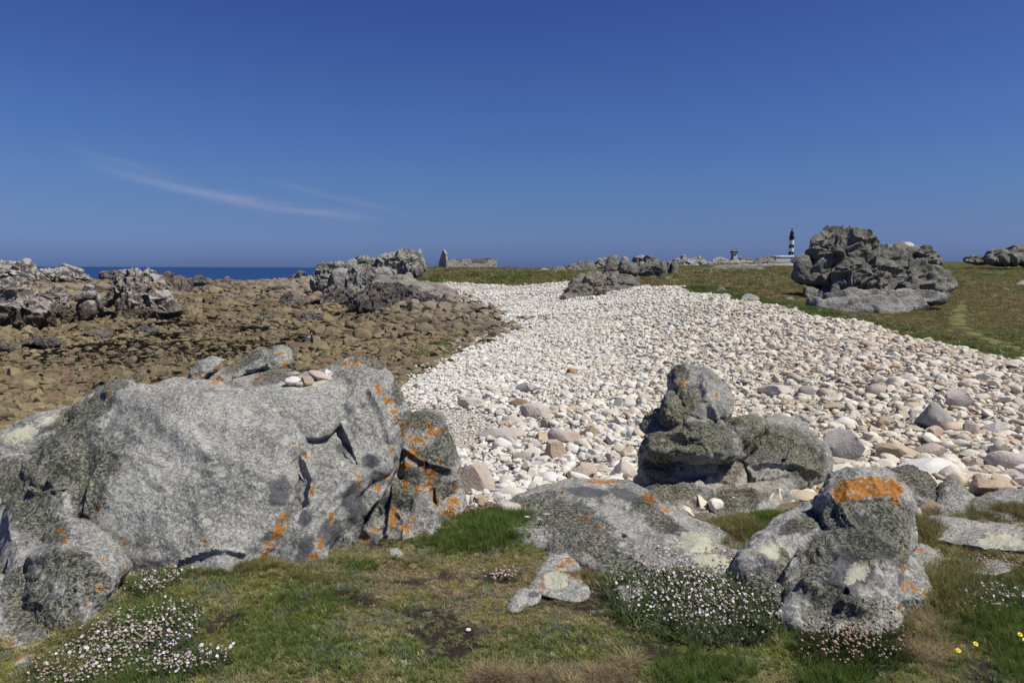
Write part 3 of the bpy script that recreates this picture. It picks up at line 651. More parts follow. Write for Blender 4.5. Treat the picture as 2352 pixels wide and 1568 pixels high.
# ------------------------------------------------------------------ the big left outcrop
big = [
 ([(150, 1290), (118, 1200), (128, 1110), (180, 1030), (240, 960), (300, 905), (370, 872), (430, 866), (500, 874), (560, 888), (620, 915), (675, 960), (700, 1010), (692, 1070), (672, 1130), (648, 1190), (618, 1250), (582, 1302), (560, 1340), (440, 1350), (330, 1350), (240, 1340)], 4.45, 3.62, .52, dict(nth=340, nph=140, e=.72, rough=.75, warp=.2, cell=(1.5, .028, .022, -38, 2.4), cracks=[([(270, 1000), (215, 1110), (200, 1180)], 7, .03), ([(420, 1285), (490, 1262), (560, 1270)], 5, .03), ([(645, 1190), (660, 1250)], 8, .02)])),
 ([(20, 1260), (12, 1180), (38, 1110), (85, 1050), (140, 995), (200, 955), (245, 925), (290, 900), (300, 930), (250, 990), (235, 1060), (235, 1120), (225, 1180), (190, 1240), (150, 1280), (100, 1330), (50, 1330)], 4.5, 3.6, .40, dict(nth=240, nph=100, e=.8, cell=(2.2, .045, .035, -50, 2.4), cracks=[([(190, 1000), (150, 1060), (120, 1110)], 5, .05), ([(240, 1080), (200, 1150), (170, 1200)], 6, .06), ([(110, 1060), (75, 1130)], 6, .04)])),
 ([(95, 1260), (130, 1215), (180, 1200), (235, 1215), (278, 1255), (280, 1300), (250, 1345), (215, 1385), (195, 1430), (170, 1475), (130, 1490), (95, 1460), (75, 1400), (70, 1330)], 3.45, 2.9, .26, dict(nth=180, nph=70, e=.75, cell=(2.4, .03, .025, 20, 1.6))),
 ([(30, 1240), (70, 1260), (110, 1320), (130, 1400), (150, 1480), (120, 1520), (60, 1500), (20, 1440), (5, 1340)], 3.55, 2.8, .2, dict(nth=140, nph=56)),
 ([(-80, 1080), (-30, 1010), (20, 985), (70, 955), (130, 940), (180, 935), (205, 950), (150, 1000), (90, 1040), (40, 1090), (-20, 1120)], 4.9, 4.5, .3, dict(nth=160, nph=56)),
 ([(-90, 1190), (-60, 1060), (0, 1025), (50, 1030), (70, 1070), (60, 1130), (20, 1180), (-20, 1210)], 4.55, 4.2, .25, dict(nth=140, nph=56)),
 ([(150, 960), (185, 915), (225, 885), (270, 870), (305, 874), (320, 900), (270, 930), (220, 970), (180, 990)], 4.95, 4.7, .22, dict(nth=130, nph=50)),
 ([(560, 900), (640, 900), (705, 940), (765, 1005), (805, 1055), (828, 1085), (805, 1170), (765, 1260), (740, 1320), (670, 1350), (605, 1340), (586, 1290), (622, 1205), (650, 1150), (680, 1080), (672, 1000), (620, 940)], 4.5, 3.62, .33, dict(nth=240, nph=100, warp=.25, rough=.75, cell=(2.0, .05, .04, 62, 2.8), center=(715, 1110), cracks=[([(660, 1010), (705, 1070), (720, 1110)], 5, .03), ([(722, 1100), (712, 1150)], 5, .05)])),
 ([(560, 905), (600, 880), (660, 868), (720, 856), (765, 842), (800, 826), (835, 820), (872, 832), (902, 862), (920, 910), (930, 975), (908, 1040), (890, 1085), (850, 1105), (805, 1075), (765, 1015), (700, 960), (620, 930)], 4.8, 4.12, .30, dict(nth=260, nph=100, warp=.25, rough=.75, cell=(2.0, .05, .035, 58, 2.6), center=(800, 950), cracks=[([(700, 940), (735, 985), (790, 1030), (825, 1070)], 5, .04), ([(775, 950), (800, 1000), (830, 1070)], 5, .035), ([(850, 900), (880, 960), (890, 1010)], 6, .03)])),
 ([(530, 905), (570, 880), (620, 868), (690, 860), (760, 852), (810, 870), (800, 930), (760, 1000), (700, 1010), (620, 960), (560, 930)], 4.68, 4.08, .28, dict(nth=150, nph=56, rough=.5, warp=.2)),
 ([(630, 980), (665, 935), (715, 930), (770, 965), (815, 1020), (845, 1075), (825, 1120), (770, 1130), (715, 1100), (665, 1050)], 4.40, 4.06, .22, dict(nth=140, nph=54, rough=.5, warp=.2, e=.85)),
 ([(730, 1330), (760, 1240), (798, 1150), (822, 1080), (860, 1035), (905, 1025), (912, 1075), (885, 1130), (840, 1180), (805, 1250), (770, 1320)], 4.35, 3.8, .24, dict(nth=160, nph=64, mat=GRO)),
]
rock('rock_outcrop', 'largest grey granite outcrop, a broad rounded dome on the turf at lower left', 'rock', big, GR)
rock('lichen_boulder', 'jagged boulder thick with orange lichen against the right flank of the largest outcrop', 'boulder', [
 ([(905, 1010), (930, 962), (972, 945), (1010, 962), (1040, 1008), (1064, 1060), (1062, 1110), (1035, 1150), (990, 1160), (940, 1140), (900, 1090)], 4.95, 4.55, .32, dict(nth=180, nph=72, cracks=[([(1000, 1120), (1010, 1170)], 5, .06), ([(930, 1030), (970, 1060), (1030, 1080)], 4, .03)])),
 ([(740, 1330), (800, 1235), (860, 1160), (900, 1080), (955, 1080), (1000, 1135), (1018, 1190), (1005, 1240), (935, 1265), (870, 1285), (800, 1320), (765, 1335)], 4.6, 3.85, .28, dict(nth=220, nph=80, cell=(3.6, .05, .05, 60, 1.6), cracks=[([(830, 1180), (790, 1290)], 5, .05), ([(905, 1120), (890, 1230)], 4, .04)])),
 ([(1000, 1210), (1005, 1140), (1030, 1112), (1055, 1120), (1072, 1150), (1062, 1200), (1035, 1225)], 4.6, 4.3, .14, dict(nth=100, nph=40)),
 ([(960, 1170), (990, 1130), (1015, 1150), (1012, 1200), (985, 1215)], 4.5, 4.3, .12, dict(nth=90, nph=36))], GRO)
rock('finger_boulder', 'grey boulder split into finger-like ribs, behind the dome of the largest outcrop', 'boulder', [
 ([(405, 915), (430, 862), (455, 835), (485, 820), (515, 826), (490, 850), (465, 880), (440, 915)], 5.5, 5.4, .16, dict(nth=100, nph=40)),
 ([(450, 915), (475, 865), (520, 838), (565, 818), (600, 798), (622, 806), (612, 836), (575, 862), (530, 888), (500, 915)], 5.6, 5.35, .2, dict(nth=130, nph=48)),
 ([(500, 920), (525, 872), (560, 862), (600, 850), (650, 842), (670, 850), (655, 875), (600, 890), (560, 905)], 5.35, 5.25, .15, dict(nth=120, nph=44)),
 ([(550, 850), (590, 825), (630, 797), (660, 795), (670, 815), (668, 845), (640, 862), (600, 850), (570, 858)], 5.55, 5.45, .2, dict(nth=130, nph=48)),
 ([(420, 960), (440, 900), (520, 885), (600, 880), (680, 880), (700, 940), (600, 1000), (480, 1000)], 5.5, 5.1, .35, dict(nth=110, nph=44))], GR)
rock('corner_rock', 'low pale rock with an orange lichen patch in the bottom left corner', 'rock', [
 ([(-90, 1380), (-20, 1320), (30, 1330), (80, 1400), (120, 1455), (150, 1500), (100, 1560), (0, 1590), (-90, 1560)], 3.3, 2.5, .18, dict(nth=150, nph=56))], GR)
rock('pale_rock', 'narrow bare sandy-coloured rock wedged under the lower left lump of the outcrop', 'rock', [
 ([(185, 1490), (200, 1420), (230, 1365), (262, 1335), (285, 1345), (270, 1395), (245, 1440), (225, 1490)], 3.3, 2.8, .1, dict(nth=90, nph=36, mat=mat_granite('sandy_granite', base=((.30, .25, .20), (.42, .36, .29)), speck=.4, moss_auto=-.3)))], GR)
# ------------------------------------------------------------------ low boulder in the middle
rock('whaleback_boulder', 'long low grey boulder sloping down to the right in the middle foreground', 'boulder', [
 ([(1165, 1230), (1160, 1185), (1185, 1148), (1220, 1126), (1270, 1108), (1330, 1100), (1400, 1103), (1455, 1118), (1510, 1148), (1560, 1178), (1620, 1208), (1680, 1243), (1715, 1275), (1720, 1320), (1620, 1345), (1520, 1345), (1430, 1325), (1350, 1295), (1270, 1262), (1200, 1245)], 4.72, 3.33, .24, dict(nth=300, nph=110, e=.75, rough=.75, warp=.2, cell=(2.0, .045, .03, 24, 3.0), center=(1430, 1220), cracks=[([(1380, 1150), (1440, 1170), (1500, 1200)], 6, .02)]))], GR)
rock('small_boulder', 'small boulder dotted with orange lichen just behind the crest of the long low boulder', 'boulder', [
 ([(1455, 1200), (1462, 1150), (1485, 1130), (1515, 1135), (1550, 1160), (1572, 1190), (1560, 1220), (1500, 1225)], 4.65, 4.3, .14, dict(nth=110, nph=44))], GR)
rock('ledge_rock', 'flat white and grey rock ledge with orange spots showing through the turf in the centre', 'rock', [
 ([(1215, 1355), (1225, 1325), (1248, 1290), (1280, 1262), (1305, 1270), (1328, 1290), (1335, 1325), (1355, 1358), (1330, 1378), (1280, 1372), (1240, 1360)], 3.70, 3.155, .10, dict(nth=140, nph=50, e=.6))], GR)
rock('ledge_rock', 'small pale stone lying flat in the turf just left of the centre ledge', 'rock', [([(1165, 1400), (1172, 1375), (1190, 1355), (1222, 1350), (1240, 1362), (1238, 1382), (1210, 1392), (1190, 1405)], 3.24, 3.055, .06, dict(nth=90, nph=34))], GR)
rock('ledge_rock', 'squarish pale grey stone in the turf beside the left edge of the white campion bed', 'rock', [([(1415, 1350), (1440, 1338), (1475, 1340), (1488, 1360), (1470, 1390), (1440, 1400), (1425, 1380)], 3.29, 3.08, .07, dict(nth=90, nph=34))], GR)
rock('ledge_rock', 'thin sliver of white rock in the turf at the foot of the orange boulder', 'rock', [([(895, 1262), (915, 1260), (935, 1275), (960, 1295), (955, 1305), (925, 1292), (900, 1278)], 3.745, 3.505, .05, dict(nth=80, nph=30))], GR)
# ------------------------------------------------------------------ the mossy stack
rock('rock_stack', 'greenish stack of weathered blocks balanced on the pebbles behind the long low boulder', 'rock stack', [
 ([(1535, 905), (1545, 868), (1572, 853), (1612, 856), (1642, 872), (1664, 903), (1666, 945), (1645, 975), (1605, 985), (1560, 975), (1535, 950)], 5.49, 5.23, .32, dict(nth=180, nph=70, cell=(2.4, .035, .035, 30, 1.4), cracks=[([(1610, 870), (1625, 920), (1640, 960)], 7, .05)])),
 ([(1517, 975), (1516, 935), (1530, 905), (1555, 905), (1570, 935), (1572, 975), (1550, 990)], 5.19, 5.10, .2, dict(nth=110, nph=44)),
 ([(1555, 995), (1562, 945), (1610, 935), (1655, 950), (1668, 985), (1650, 1008), (1600, 1015)], 5.23, 5.15, .3, dict(nth=120, nph=48)),
 ([(1488, 1030), (1492, 985), (1510, 945), (1545, 950), (1600, 985), (1680, 992), (1700, 1012), (1680, 1040), (1620, 1050), (1550, 1045), (1510, 1038)], 5.36, 5.06, .34, dict(nth=190, nph=70, e=.7, cell=(2.6, .04, .045, 8, 2.4))),
 ([(1545, 1020), (1600, 1005), (1660, 1010), (1685, 1025), (1665, 1045), (1600, 1050), (1555, 1042)], 5.02, 4.95, .22, dict(nth=120, nph=44)),
 ([(1640, 1030), (1668, 975), (1700, 948), (1740, 948), (1765, 975), (1750, 1010), (1720, 1048), (1690, 1062), (1660, 1050)], 5.45, 5.28, .28, dict(nth=130, nph=48)),
 ([(1482, 1085), (1486, 1040), (1500, 1025), (1560, 1030), (1630, 1040), (1655, 1055), (1640, 1085), (1590, 1104), (1530, 1112), (1495, 1110)], 5.32, 5.15, .26, dict(nth=160, nph=60, e=.65, cell=(3, .05, .05, 5, 2))),
 ([(1615, 1105), (1635, 1065), (1662, 1042), (1690, 1048), (1708, 1078), (1712, 1108), (1670, 1118)], 5.19, 5.10, .2, dict(nth=100, nph=40)),
 ([(1475, 1160), (1490, 1115), (1540, 1100), (1600, 1104), (1660, 1110), (1700, 1125), (1710, 1170), (1640, 1190), (1540, 1185)], 5.10, 4.62, .25, dict(nth=150, nph=56, cell=(3.4, .05, .05, 10, 1.7))),
 ([(1600, 1200), (1610, 1150), (1660, 1128), (1730, 1118), (1790, 1122), (1822, 1142), (1826, 1180), (1790, 1200), (1700, 1210)], 4.95, 4.5, .22, dict(nth=150, nph=56, cell=(3.4, .04, .05, 5, 1.8)))], STK)
rock('round_boulder', 'round boulder bearded with olive lichen, right of the mossy stack', 'boulder', [
 ([(1703, 1065), (1715, 1012), (1748, 972), (1795, 960), (1842, 975), (1872, 1010), (1892, 1050), (1886, 1090), (1855, 1118), (1800, 1130), (1745, 1125), (1712, 1100)], 5.75, 5.2, .40, dict(nth=190, nph=76, e=.75, cell=(2.0, .06, .04, -10, 1.8), cracks=[([(1712, 1080), (1760, 1068), (1830, 1072), (1880, 1090)], 4, .04)]))], STK)
# ------------------------------------------------------------------ the right front outcrop
rock('orange_capped_rock', 'craggy rock with a bright orange lichen cap standing in the flowers at lower right', 'rock', [
 ([(1888, 1160), (1900, 1120), (1935, 1098), (1985, 1092), (2040, 1098), (2072, 1118), (2088, 1160), (2090, 1215), (2080, 1270), (2020, 1290), (1960, 1270), (1915, 1230), (1892, 1200)], 3.95, 3.4, .26, dict(nth=220, nph=84, e=.6, cell=(2.6, .028, .025, 10, 1.5), cracks=[([(1930, 1165), (1945, 1205), (1975, 1235)], 7, .04)])),
 ([(1700, 1300), (1735, 1245), (1785, 1200), (1850, 1165), (1900, 1165), (1940, 1200), (1930, 1270), (1880, 1330), (1830, 1400), (1780, 1400), (1730, 1370), (1705, 1340)], 3.85, 3.1, .22, dict(nth=200, nph=76, cell=(2.2, .03, .025, -40, 2.2), cracks=[([(1840, 1270), (1800, 1330)], 8, .05)])),
 ([(1790, 1400), (1800, 1330), (1850, 1270), (1910, 1215), (1975, 1205), (2035, 1240), (2075, 1300), (2088, 1370), (2070, 1430), (1990, 1450), (1890, 1460), (1830, 1440)], 3.65, 2.95, .34, dict(nth=250, nph=94, e=.7, cell=(1.8, .04, .028, 60, 2.2), cracks=[([(1850, 1350), (1900, 1380), (1960, 1400)], 14, .05), ([(1930, 1390), (2000, 1410)], 8, .03)])),
 ([(2050, 1400), (2050, 1330), (2060, 1275), (2085, 1272), (2112, 1295), (2138, 1345), (2142, 1385), (2110, 1415), (2075, 1425)], 3.45, 3.05, .16, dict(nth=110, nph=44))], GR)
rock('slab_outcrop', 'flat grey rock slab flush with the turf near the right edge of the grass', 'rock', [
 ([(2075, 1215), (2110, 1192), (2180, 1180), (2260, 1190), (2352, 1200), (2460, 1205), (2460, 1260), (2352, 1262), (2250, 1258), (2160, 1240), (2100, 1228)], 4.38, 3.75, .09, dict(nth=180, nph=60, e=.6))], GR)
rock('slab_outcrop', 'narrow grey slab in the brown turf right of the orange-capped rock', 'rock', [
 ([(2095, 1285), (2085, 1258), (2110, 1250), (2140, 1258), (2180, 1285), (2190, 1305), (2150, 1310), (2115, 1305)], 3.76, 3.42, .09, dict(nth=100, nph=36)),
 ([(2170, 1290), (2180, 1275), (2240, 1280), (2310, 1290), (2330, 1305), (2280, 1318), (2210, 1312)], 3.62, 3.38, .08, dict(nth=100, nph=36))], GR)
rock('mossy_rock', 'dark low mossy rock on the pebbles at the right edge of the turf', 'rock', [
 ([(2230, 1170), (2245, 1145), (2290, 1128), (2352, 1128), (2450, 1125), (2450, 1190), (2340, 1195), (2260, 1190)], 4.75, 4.35, .2, dict(nth=120, nph=44))], GR2)
rock('green_boulder', 'rounded grey-green boulder just behind the orange lichen cap', 'boulder', [
 ([(2030, 1130), (2040, 1095), (2065, 1072), (2100, 1068), (2135, 1090), (2155, 1125), (2155, 1160), (2120, 1180), (2060, 1180)], 4.95, 4.6, .25, dict(nth=130, nph=50))], GR2)
rock('wedge_boulder', 'smooth bare grey boulder with a sloping right face, before the pebbles at right', 'boulder', [
 ([(2150, 1165), (2152, 1120), (2168, 1104), (2195, 1105), (2225, 1130), (2252, 1152), (2240, 1172), (2200, 1182), (2165, 1180)], 4.85, 4.5, .2, dict(nth=120, nph=46, e=.65))], GR2)

# ------------------------------------------------------------------ finding the surface of the near rocks
from mathutils.bvhtree import BVHTree
_vv, _ff, _o = [], [], 0
for _p, _V, _q, _c in MOSSY: _vv.append(_V); _ff.append(_q + _o); _o += len(_V)
BVH = BVHTree.FromPolygons(np.vstack(_vv).tolist(), np.vstack(_ff).tolist())
def rock_hit(u, v):
    x, y, z = ray(u, v); d = Vector((float(x), float(y), float(z))).normalized(); h = BVH.ray_cast(Vector((0, 0, CAMZ)), d)
    return None if h[0] is None else float(h[0].y)
# ------------------------------------------------------------------ tors and crags further off
def zR(p): return zc(2180, 620, 3.36, p)
def zMd(p): return zc(1560, 700, 5.88, p)
def zF(p): return zc(1500, 640, 2.94, p)
def zC(p): return zc(800, 680, 3.36, p)
def zL(p): return zc(0, 700, 4.2, p)
def tor(name, label, cat, blocks, mat, **kw):
    """sets a crag down on the ground: its distance follows from where its foot meets the terrain"""
    kw = {**dict(nth=110, nph=44, e=.7, rough=.8), **kw}
    fu, fv, fD = max(((u, v, b[2]) for b in blocks for u, v in b[0]), key=lambda q: q[1])
    fv = fv - min(6, .12*(fv - min(v for b in blocks for u, v in b[0])))
    k = min(max(hit(min(max(fu, 4), MW-4), fv)/fD, .6), 1.9)
    out = []
    for b in blocks:
        o = dict(b[4]) if len(b) > 4 else {}
        if 'cell' in o: c = o['cell']; o['cell'] = (1.15*c[0]/k, c[1]*k*.72, c[2]*k*.9, c[3], c[4])
        o['nth'] = int(o.get('nth', kw['nth'])*1.35); o['nph'] = int(o.get('nph', kw['nph'])*1.35); out.append((b[0], b[1]*k, b[2]*k, b[3]*k, o))
    return rock(name, label, cat, out, mat, painted=False, **kw)
CL = (1.15, .42, .22, -20, 1.7)
tor('granite_tor', 'large craggy olive-grey tor with an overhanging left nose on the grass right of the lighthouse', 'tor', [
 (zR([(405, 260), (412, 190), (480, 150), (530, 108), (565, 96), (605, 112), (650, 128), (760, 145), (850, 150), (900, 215), (945, 280), (900, 370), (800, 400), (650, 400), (520, 400), (430, 370)]), 29, 28.2, 1.1, dict(cell=(.95, .5, .3, 20, 1.4), nth=200, nph=80)),
 (zR([(375, 270), (412, 250), (500, 280), (590, 340), (580, 430), (500, 460), (420, 430), (385, 350)]), 28.3, 28, .8),
 (zR([(162, 545), (170, 470), (195, 400), (235, 355), (300, 350), (350, 390), (420, 450), (520, 500), (540, 590), (450, 632), (380, 622), (300, 600), (230, 592)]), 28.3, 27.9, .8, dict(nth=150, nph=60)),
 (zR([(300, 420), (400, 350), (520, 330), (700, 310), (900, 280), (1000, 320), (1110, 370), (1180, 440), (1200, 520), (1180, 620), (1150, 720), (1000, 740), (850, 730), (700, 720), (560, 680), (450, 600), (360, 520)]), 29, 27.6, 1.3, dict(cell=(.9, .55, .32, 20, 1.5), nth=240, nph=96)),
 (zR([(960, 320), (1100, 350), (1250, 425), (1400, 455), (1500, 485), (1570, 535), (1605, 600), (1602, 670), (1570, 720), (1440, 740), (1300, 740), (1150, 730), (1080, 620), (1020, 480)]), 29.5, 28, 1.1, dict(cell=(.8, .5, .32, 30, 2.2), nth=200, nph=80)),
 (zR([(590, 560), (600, 480), (640, 425), (720, 398), (820, 420), (900, 480), (1000, 500), (1070, 560), (1060, 650), (900, 640), (740, 600), (640, 610)]), 27.4, 26.9, .6, dict(cell=(1.3, .3, .2, 25, 1.5), nth=150, nph=60)),
 (zR([(272, 650), (298, 615), (370, 620), (432, 650), (410, 720), (350, 760), (275, 760)]), 27.6, 27.2, .5), (zR([(370, 760), (425, 660), (510, 630), (530, 720), (500, 760)]), 27.4, 27.2, .4),
 (zR([(505, 740), (515, 640), (560, 568), (625, 562), (662, 610), (668, 690), (640, 740)]), 27.2, 26.8, .5), (zR([(660, 740), (670, 620), (740, 560), (820, 600), (830, 700), (780, 745)]), 27.2, 26.8, .5), (zR([(790, 735), (805, 645), (870, 628), (932, 668), (940, 735)]), 26.9, 26.7, .45),
 (zR([(920, 740), (940, 640), (1020, 600), (1110, 640), (1140, 740)]), 27.2, 26.9, .5), (zR([(1110, 740), (1120, 600), (1200, 540), (1300, 580), (1330, 700), (1280, 745)]), 27.6, 27.2, .6, dict(cell=(1.2, .3, .2, 30, 1.8)))], TORG)
tor('rock_slab', 'smooth pale grey whale-backed slab lying in front of the large olive-grey tor', 'rock', [
 (zR([(372, 822), (435, 775), (520, 742), (700, 722), (900, 712), (1050, 725), (1200, 758), (1310, 795), (1365, 818), (1300, 848), (1220, 878), (1000, 884), (800, 884), (640, 880), (500, 858), (420, 842)]), 24.5, 21.2, .9, dict(nth=220, nph=80, cell=(.6, .3, .28, -20, 3.5), rough=.8)),
 (zR([(1060, 735), (1110, 705), (1300, 690), (1480, 690), (1575, 715), (1580, 745), (1400, 772), (1200, 770)]), 24.9, 23.6, .6, dict(nth=120, cell=(1.2, .2, .15, 0, 2.5)))], TORM)
tor('granite_tor', 'lumpy tor with one bright white top block behind the right end of the large tor', 'tor', [
 (zR([(965, 310), (985, 270), (1020, 245), (1090, 235), (1130, 262), (1150, 330), (1120, 400), (1020, 380)]), 47, 46, 1.2), (zR([(1115, 300), (1125, 240), (1170, 208), (1215, 200), (1260, 215), (1280, 270), (1260, 330), (1160, 340)]), 47, 46, 1.2),
 (zR([(1215, 212), (1260, 204), (1310, 222), (1322, 248), (1300, 280), (1265, 288), (1240, 250)]), 46.5, 46.2, .6, dict(mat=mat_granite('bleached_granite', base=((.55, .55, .53), (.68, .67, .65)), speck=.3, moss_auto=-.5, sc=.2, paintk=0))),
 (zR([(1100, 420), (1130, 320), (1260, 300), (1330, 300), (1370, 350), (1350, 430), (1200, 430)]), 46, 45.5, 1.2, dict(cell=(.7, .5, .3, 0, 1.4))), (zR([(1330, 400), (1350, 310), (1400, 288), (1435, 278), (1462, 310), (1500, 345), (1510, 420), (1400, 430)]), 46, 45.5, 1.1, dict(cell=(.7, .5, .3, 0, 1.4))),
 (zR([(1480, 420), (1495, 355), (1530, 342), (1575, 360), (1585, 415)]), 45.8, 45.5, .7)], TORG)
tor('granite_tor', 'low grey tor on the skyline at the right edge', 'tor', [
 (zR([(2005, 390), (2015, 335), (2060, 305), (2120, 298), (2190, 310), (2210, 370), (2180, 395), (2080, 398)]), 76, 75, 1.6, dict(cell=(.45, .7, .4, -20, 2))), (zR([(2170, 390), (2190, 310), (2240, 268), (2300, 256), (2380, 262), (2480, 240), (2500, 400), (2300, 405)]), 77, 75, 1.8, dict(cell=(.45, .7, .4, -20, 2)))], TORG)
tor('low_rocks', 'thin line of dark rocks left of the skyline tor at the right edge', 'rock', [(zR([(1795, 388), (1830, 358), (1900, 352), (1965, 365), (1995, 388), (1900, 396)]), 80, 79, .8, dict(cell=(.7, .4, .3, 0, 2)))], TORG)
tor('grass_rock', 'small pale rock in the grass at the right edge beyond the path', 'rock', [(zR([(2275, 612), (2310, 582), (2352, 560), (2440, 545), (2440, 625), (2330, 628)]), 41, 39.5, .6)], TORM)
tor('granite_tor', 'two-headed grey tor rising from the top of the pebble bank, white-capped on the left head', 'tor', [
 (zMd([(812, 360), (845, 240), (880, 150), (940, 108), (1000, 96), (1050, 116), (1062, 200), (1090, 235), (1060, 320), (1050, 400), (980, 430), (900, 430), (830, 410)]), 56, 55.3, 1.1, dict(nth=150, nph=60)),
 (zMd([(1040, 310), (1075, 225), (1108, 180), (1150, 165), (1210, 185), (1300, 215), (1362, 262), (1398, 325), (1392, 400), (1340, 440), (1250, 430), (1150, 420), (1060, 390)]), 55.6, 55, 1.3, dict(nth=150, nph=60)),
 (zMd([(1105, 190), (1120, 140), (1150, 125), (1200, 140), (1235, 190), (1220, 240), (1150, 240)]), 56.4, 56.2, .5, dict(mat=TORM)), (zMd([(1070, 470), (1090, 390), (1200, 390), (1330, 420), (1355, 530), (1290, 560), (1200, 530)]), 55.6, 55, .9, dict(cell=(1, .3, .2, -20, 2))),
 (zMd([(795, 640), (805, 440), (850, 395), (930, 385), (1020, 400), (1110, 435), (1200, 470), (1300, 510), (1358, 560), (1350, 640), (1300, 700), (1100, 720), (940, 745), (820, 740)]), 55.2, 53, 1.2, dict(nth=180, nph=70, cell=(.8, .35, .22, -25, 2.2))),
 (zMd([(865, 760), (880, 700), (960, 650), (1100, 620), (1250, 630), (1400, 660), (1520, 690), (1400, 725), (1200, 735), (1050, 735), (950, 755)]), 53, 51.8, .8, dict(nth=120, cell=(1, .2, .15, -10, 2.5)))], TORG)
tor('granite_tor', 'rust-streaked low tor at the edge of the white pebbles beside the two-headed tor', 'tor', [
 (zMd([(150, 870), (180, 760), (215, 680), (265, 600), (320, 545), (400, 560), (480, 640), (500, 740), (420, 830), (300, 860)]), 52, 50.5, .9, dict(nth=130, cell=(1.1, .35, .22, 20, 1.5))),
 (zMd([(350, 560), (340, 470), (385, 425), (440, 402), (500, 410), (525, 450), (530, 540), (440, 600)]), 52.8, 52.3, .7), (zMd([(500, 640), (520, 500), (560, 440), (650, 410), (720, 430), (770, 470), (800, 540), (808, 640), (780, 740), (640, 780), (540, 760)]), 52.4, 51.3, 1.0, dict(nth=140, cell=(1.0, .4, .25, 30, 1.6))),
 (zMd([(380, 800), (400, 690), (480, 600), (580, 610), (640, 700), (640, 790), (500, 820)]), 51.4, 50.8, .7, dict(cell=(1.2, .3, .2, 0, 1.5)))], TORO)
tor('banded_rock', 'block of rock cut into horizontal bands right of the two-headed tor', 'rock', [
 (zMd([(1395, 420), (1400, 345), (1450, 335), (1500, 350), (1570, 350), (1600, 440), (1560, 490), (1480, 500), (1410, 480)]), 66, 65.6, .9, dict(cell=(1.4, .35, .35, 5, 3.5))), (zMd([(1530, 350), (1560, 300), (1620, 285), (1690, 300), (1722, 360), (1715, 430), (1660, 470), (1580, 470)]), 66.6, 66, .9, dict(cell=(1.4, .35, .35, -10, 3.5)))], TORG)
tor('cleft_rock', 'dark upright rock cleft into three pillars on the green slope', 'rock', [
 (zMd([(1745, 455), (1750, 330), (1758, 235), (1790, 208), (1832, 220), (1856, 290), (1860, 390), (1850, 460)]), 70, 69.6, .9), (zMd([(1848, 460), (1852, 285), (1880, 212), (1922, 212), (1932, 270), (1922, 460)]), 70.4, 70, .8), (zMd([(1915, 460), (1925, 265), (1958, 208), (2005, 208), (2042, 262), (2040, 370), (2022, 455)]), 70, 69.6, .9)], TORG)
tor('granite_tor', 'jagged grey tor on the skyline behind the banded rock', 'tor', [
 (zMd([(1300, 330), (1315, 230), (1345, 160), (1395, 148), (1470, 160), (1500, 240), (1490, 340)]), 96, 95, 1.4, dict(cell=(.6, .6, .4, 10, 1.5))), (zMd([(1450, 330), (1480, 180), (1530, 155), (1575, 142), (1640, 190), (1685, 222), (1705, 270), (1720, 340), (1600, 350)]), 95, 94, 1.4, dict(cell=(.6, .6, .4, 10, 1.5)))], TORM)
FAR = [([(1160, 320), (1165, 268), (1215, 265), (1240, 238), (1272, 268), (1320, 270), (1350, 300), (1330, 330)], 150, 'pointed grey crag on the skyline above the grass right of the three-pillared rock', TORM),
 ([(1300, 325), (1330, 262), (1365, 242), (1392, 245), (1422, 275), (1465, 292), (1470, 325)], 152, 'humped grey crag next to the pointed skyline crag', TORM),
 ([(1470, 355), (1480, 326), (1560, 314), (1700, 312), (1800, 318), (1885, 336), (1870, 355)], 112, 'long low dark crag in the grass below the semaphore tower', TORG),
 ([(1485, 300), (1490, 265), (1550, 248), (1612, 270), (1605, 300)], 215, 'small grey crag left of the semaphore tower', TORM),
 ([(1805, 320), (1825, 282), (1868, 256), (1925, 242), (1985, 260), (2010, 298), (1950, 325)], 175, 'dark jagged crag on the skyline between the semaphore and the lighthouse hall', TORG),
 ([(2155, 300), (2185, 242), (2260, 228), (2335, 240), (2410, 275), (2410, 310)], 120, 'grey crag below the lighthouse, partly behind the left nose of the large tor', TORG),
 ([(1600, 292), (1622, 278), (1655, 270), (1690, 268), (1712, 292)], 420, 'rocky knoll under the semaphore tower', TORM),
 ([(1660, 312), (1720, 306), (1830, 304), (1930, 304), (2080, 294), (2170, 296), (2170, 312), (1900, 320)], 260, 'broken line of low rocks below the white hall', TORM),
 ([(158, 362), (175, 332), (210, 320), (238, 318), (275, 362)], 172, 'brown hump on the skyline just right of the sea', TORG),
 ([(285, 360), (298, 318), (340, 303), (378, 330), (384, 360)], 172, 'rounded rusty crag second from the sea on the skyline', TORO),
 ([(370, 355), (374, 290), (402, 288), (420, 304), (448, 285), (482, 282), (505, 325), (510, 355)], 170, 'twin-topped crag third from the sea on the skyline', TORG),
 ([(508, 355), (528, 272), (570, 262), (615, 268), (625, 350)], 140, 'blocky grey crag immediately left of the two-headed tor', TORM),
 ([(60, 362), (80, 336), (128, 345), (138, 362)], 178, 'lowest pale rock on the skyline at the edge of the sea', TORM)]
for pts, D, lab, m in FAR:
    w = (max(p[0] for p in pts)-min(p[0] for p in pts))/2.94/1.2245*D/FOC; h_ = (max(p[1] for p in pts)-min(p[1] for p in pts))/2.94/1.2245*D/FOC
    vm_ = max(p[1] for p in pts); pts = [(a, b + (5 if b > vm_-12 else 0)) for a, b in pts]
    tor('crag', lab, 'crag', [(zF(pts), D, D*.985, min(w*.35, h_*1.2), dict(nth=90, nph=36, cell=(1.6/h_, h_*.16, h_*.12, 15, 1.6), rough=.7))], m)
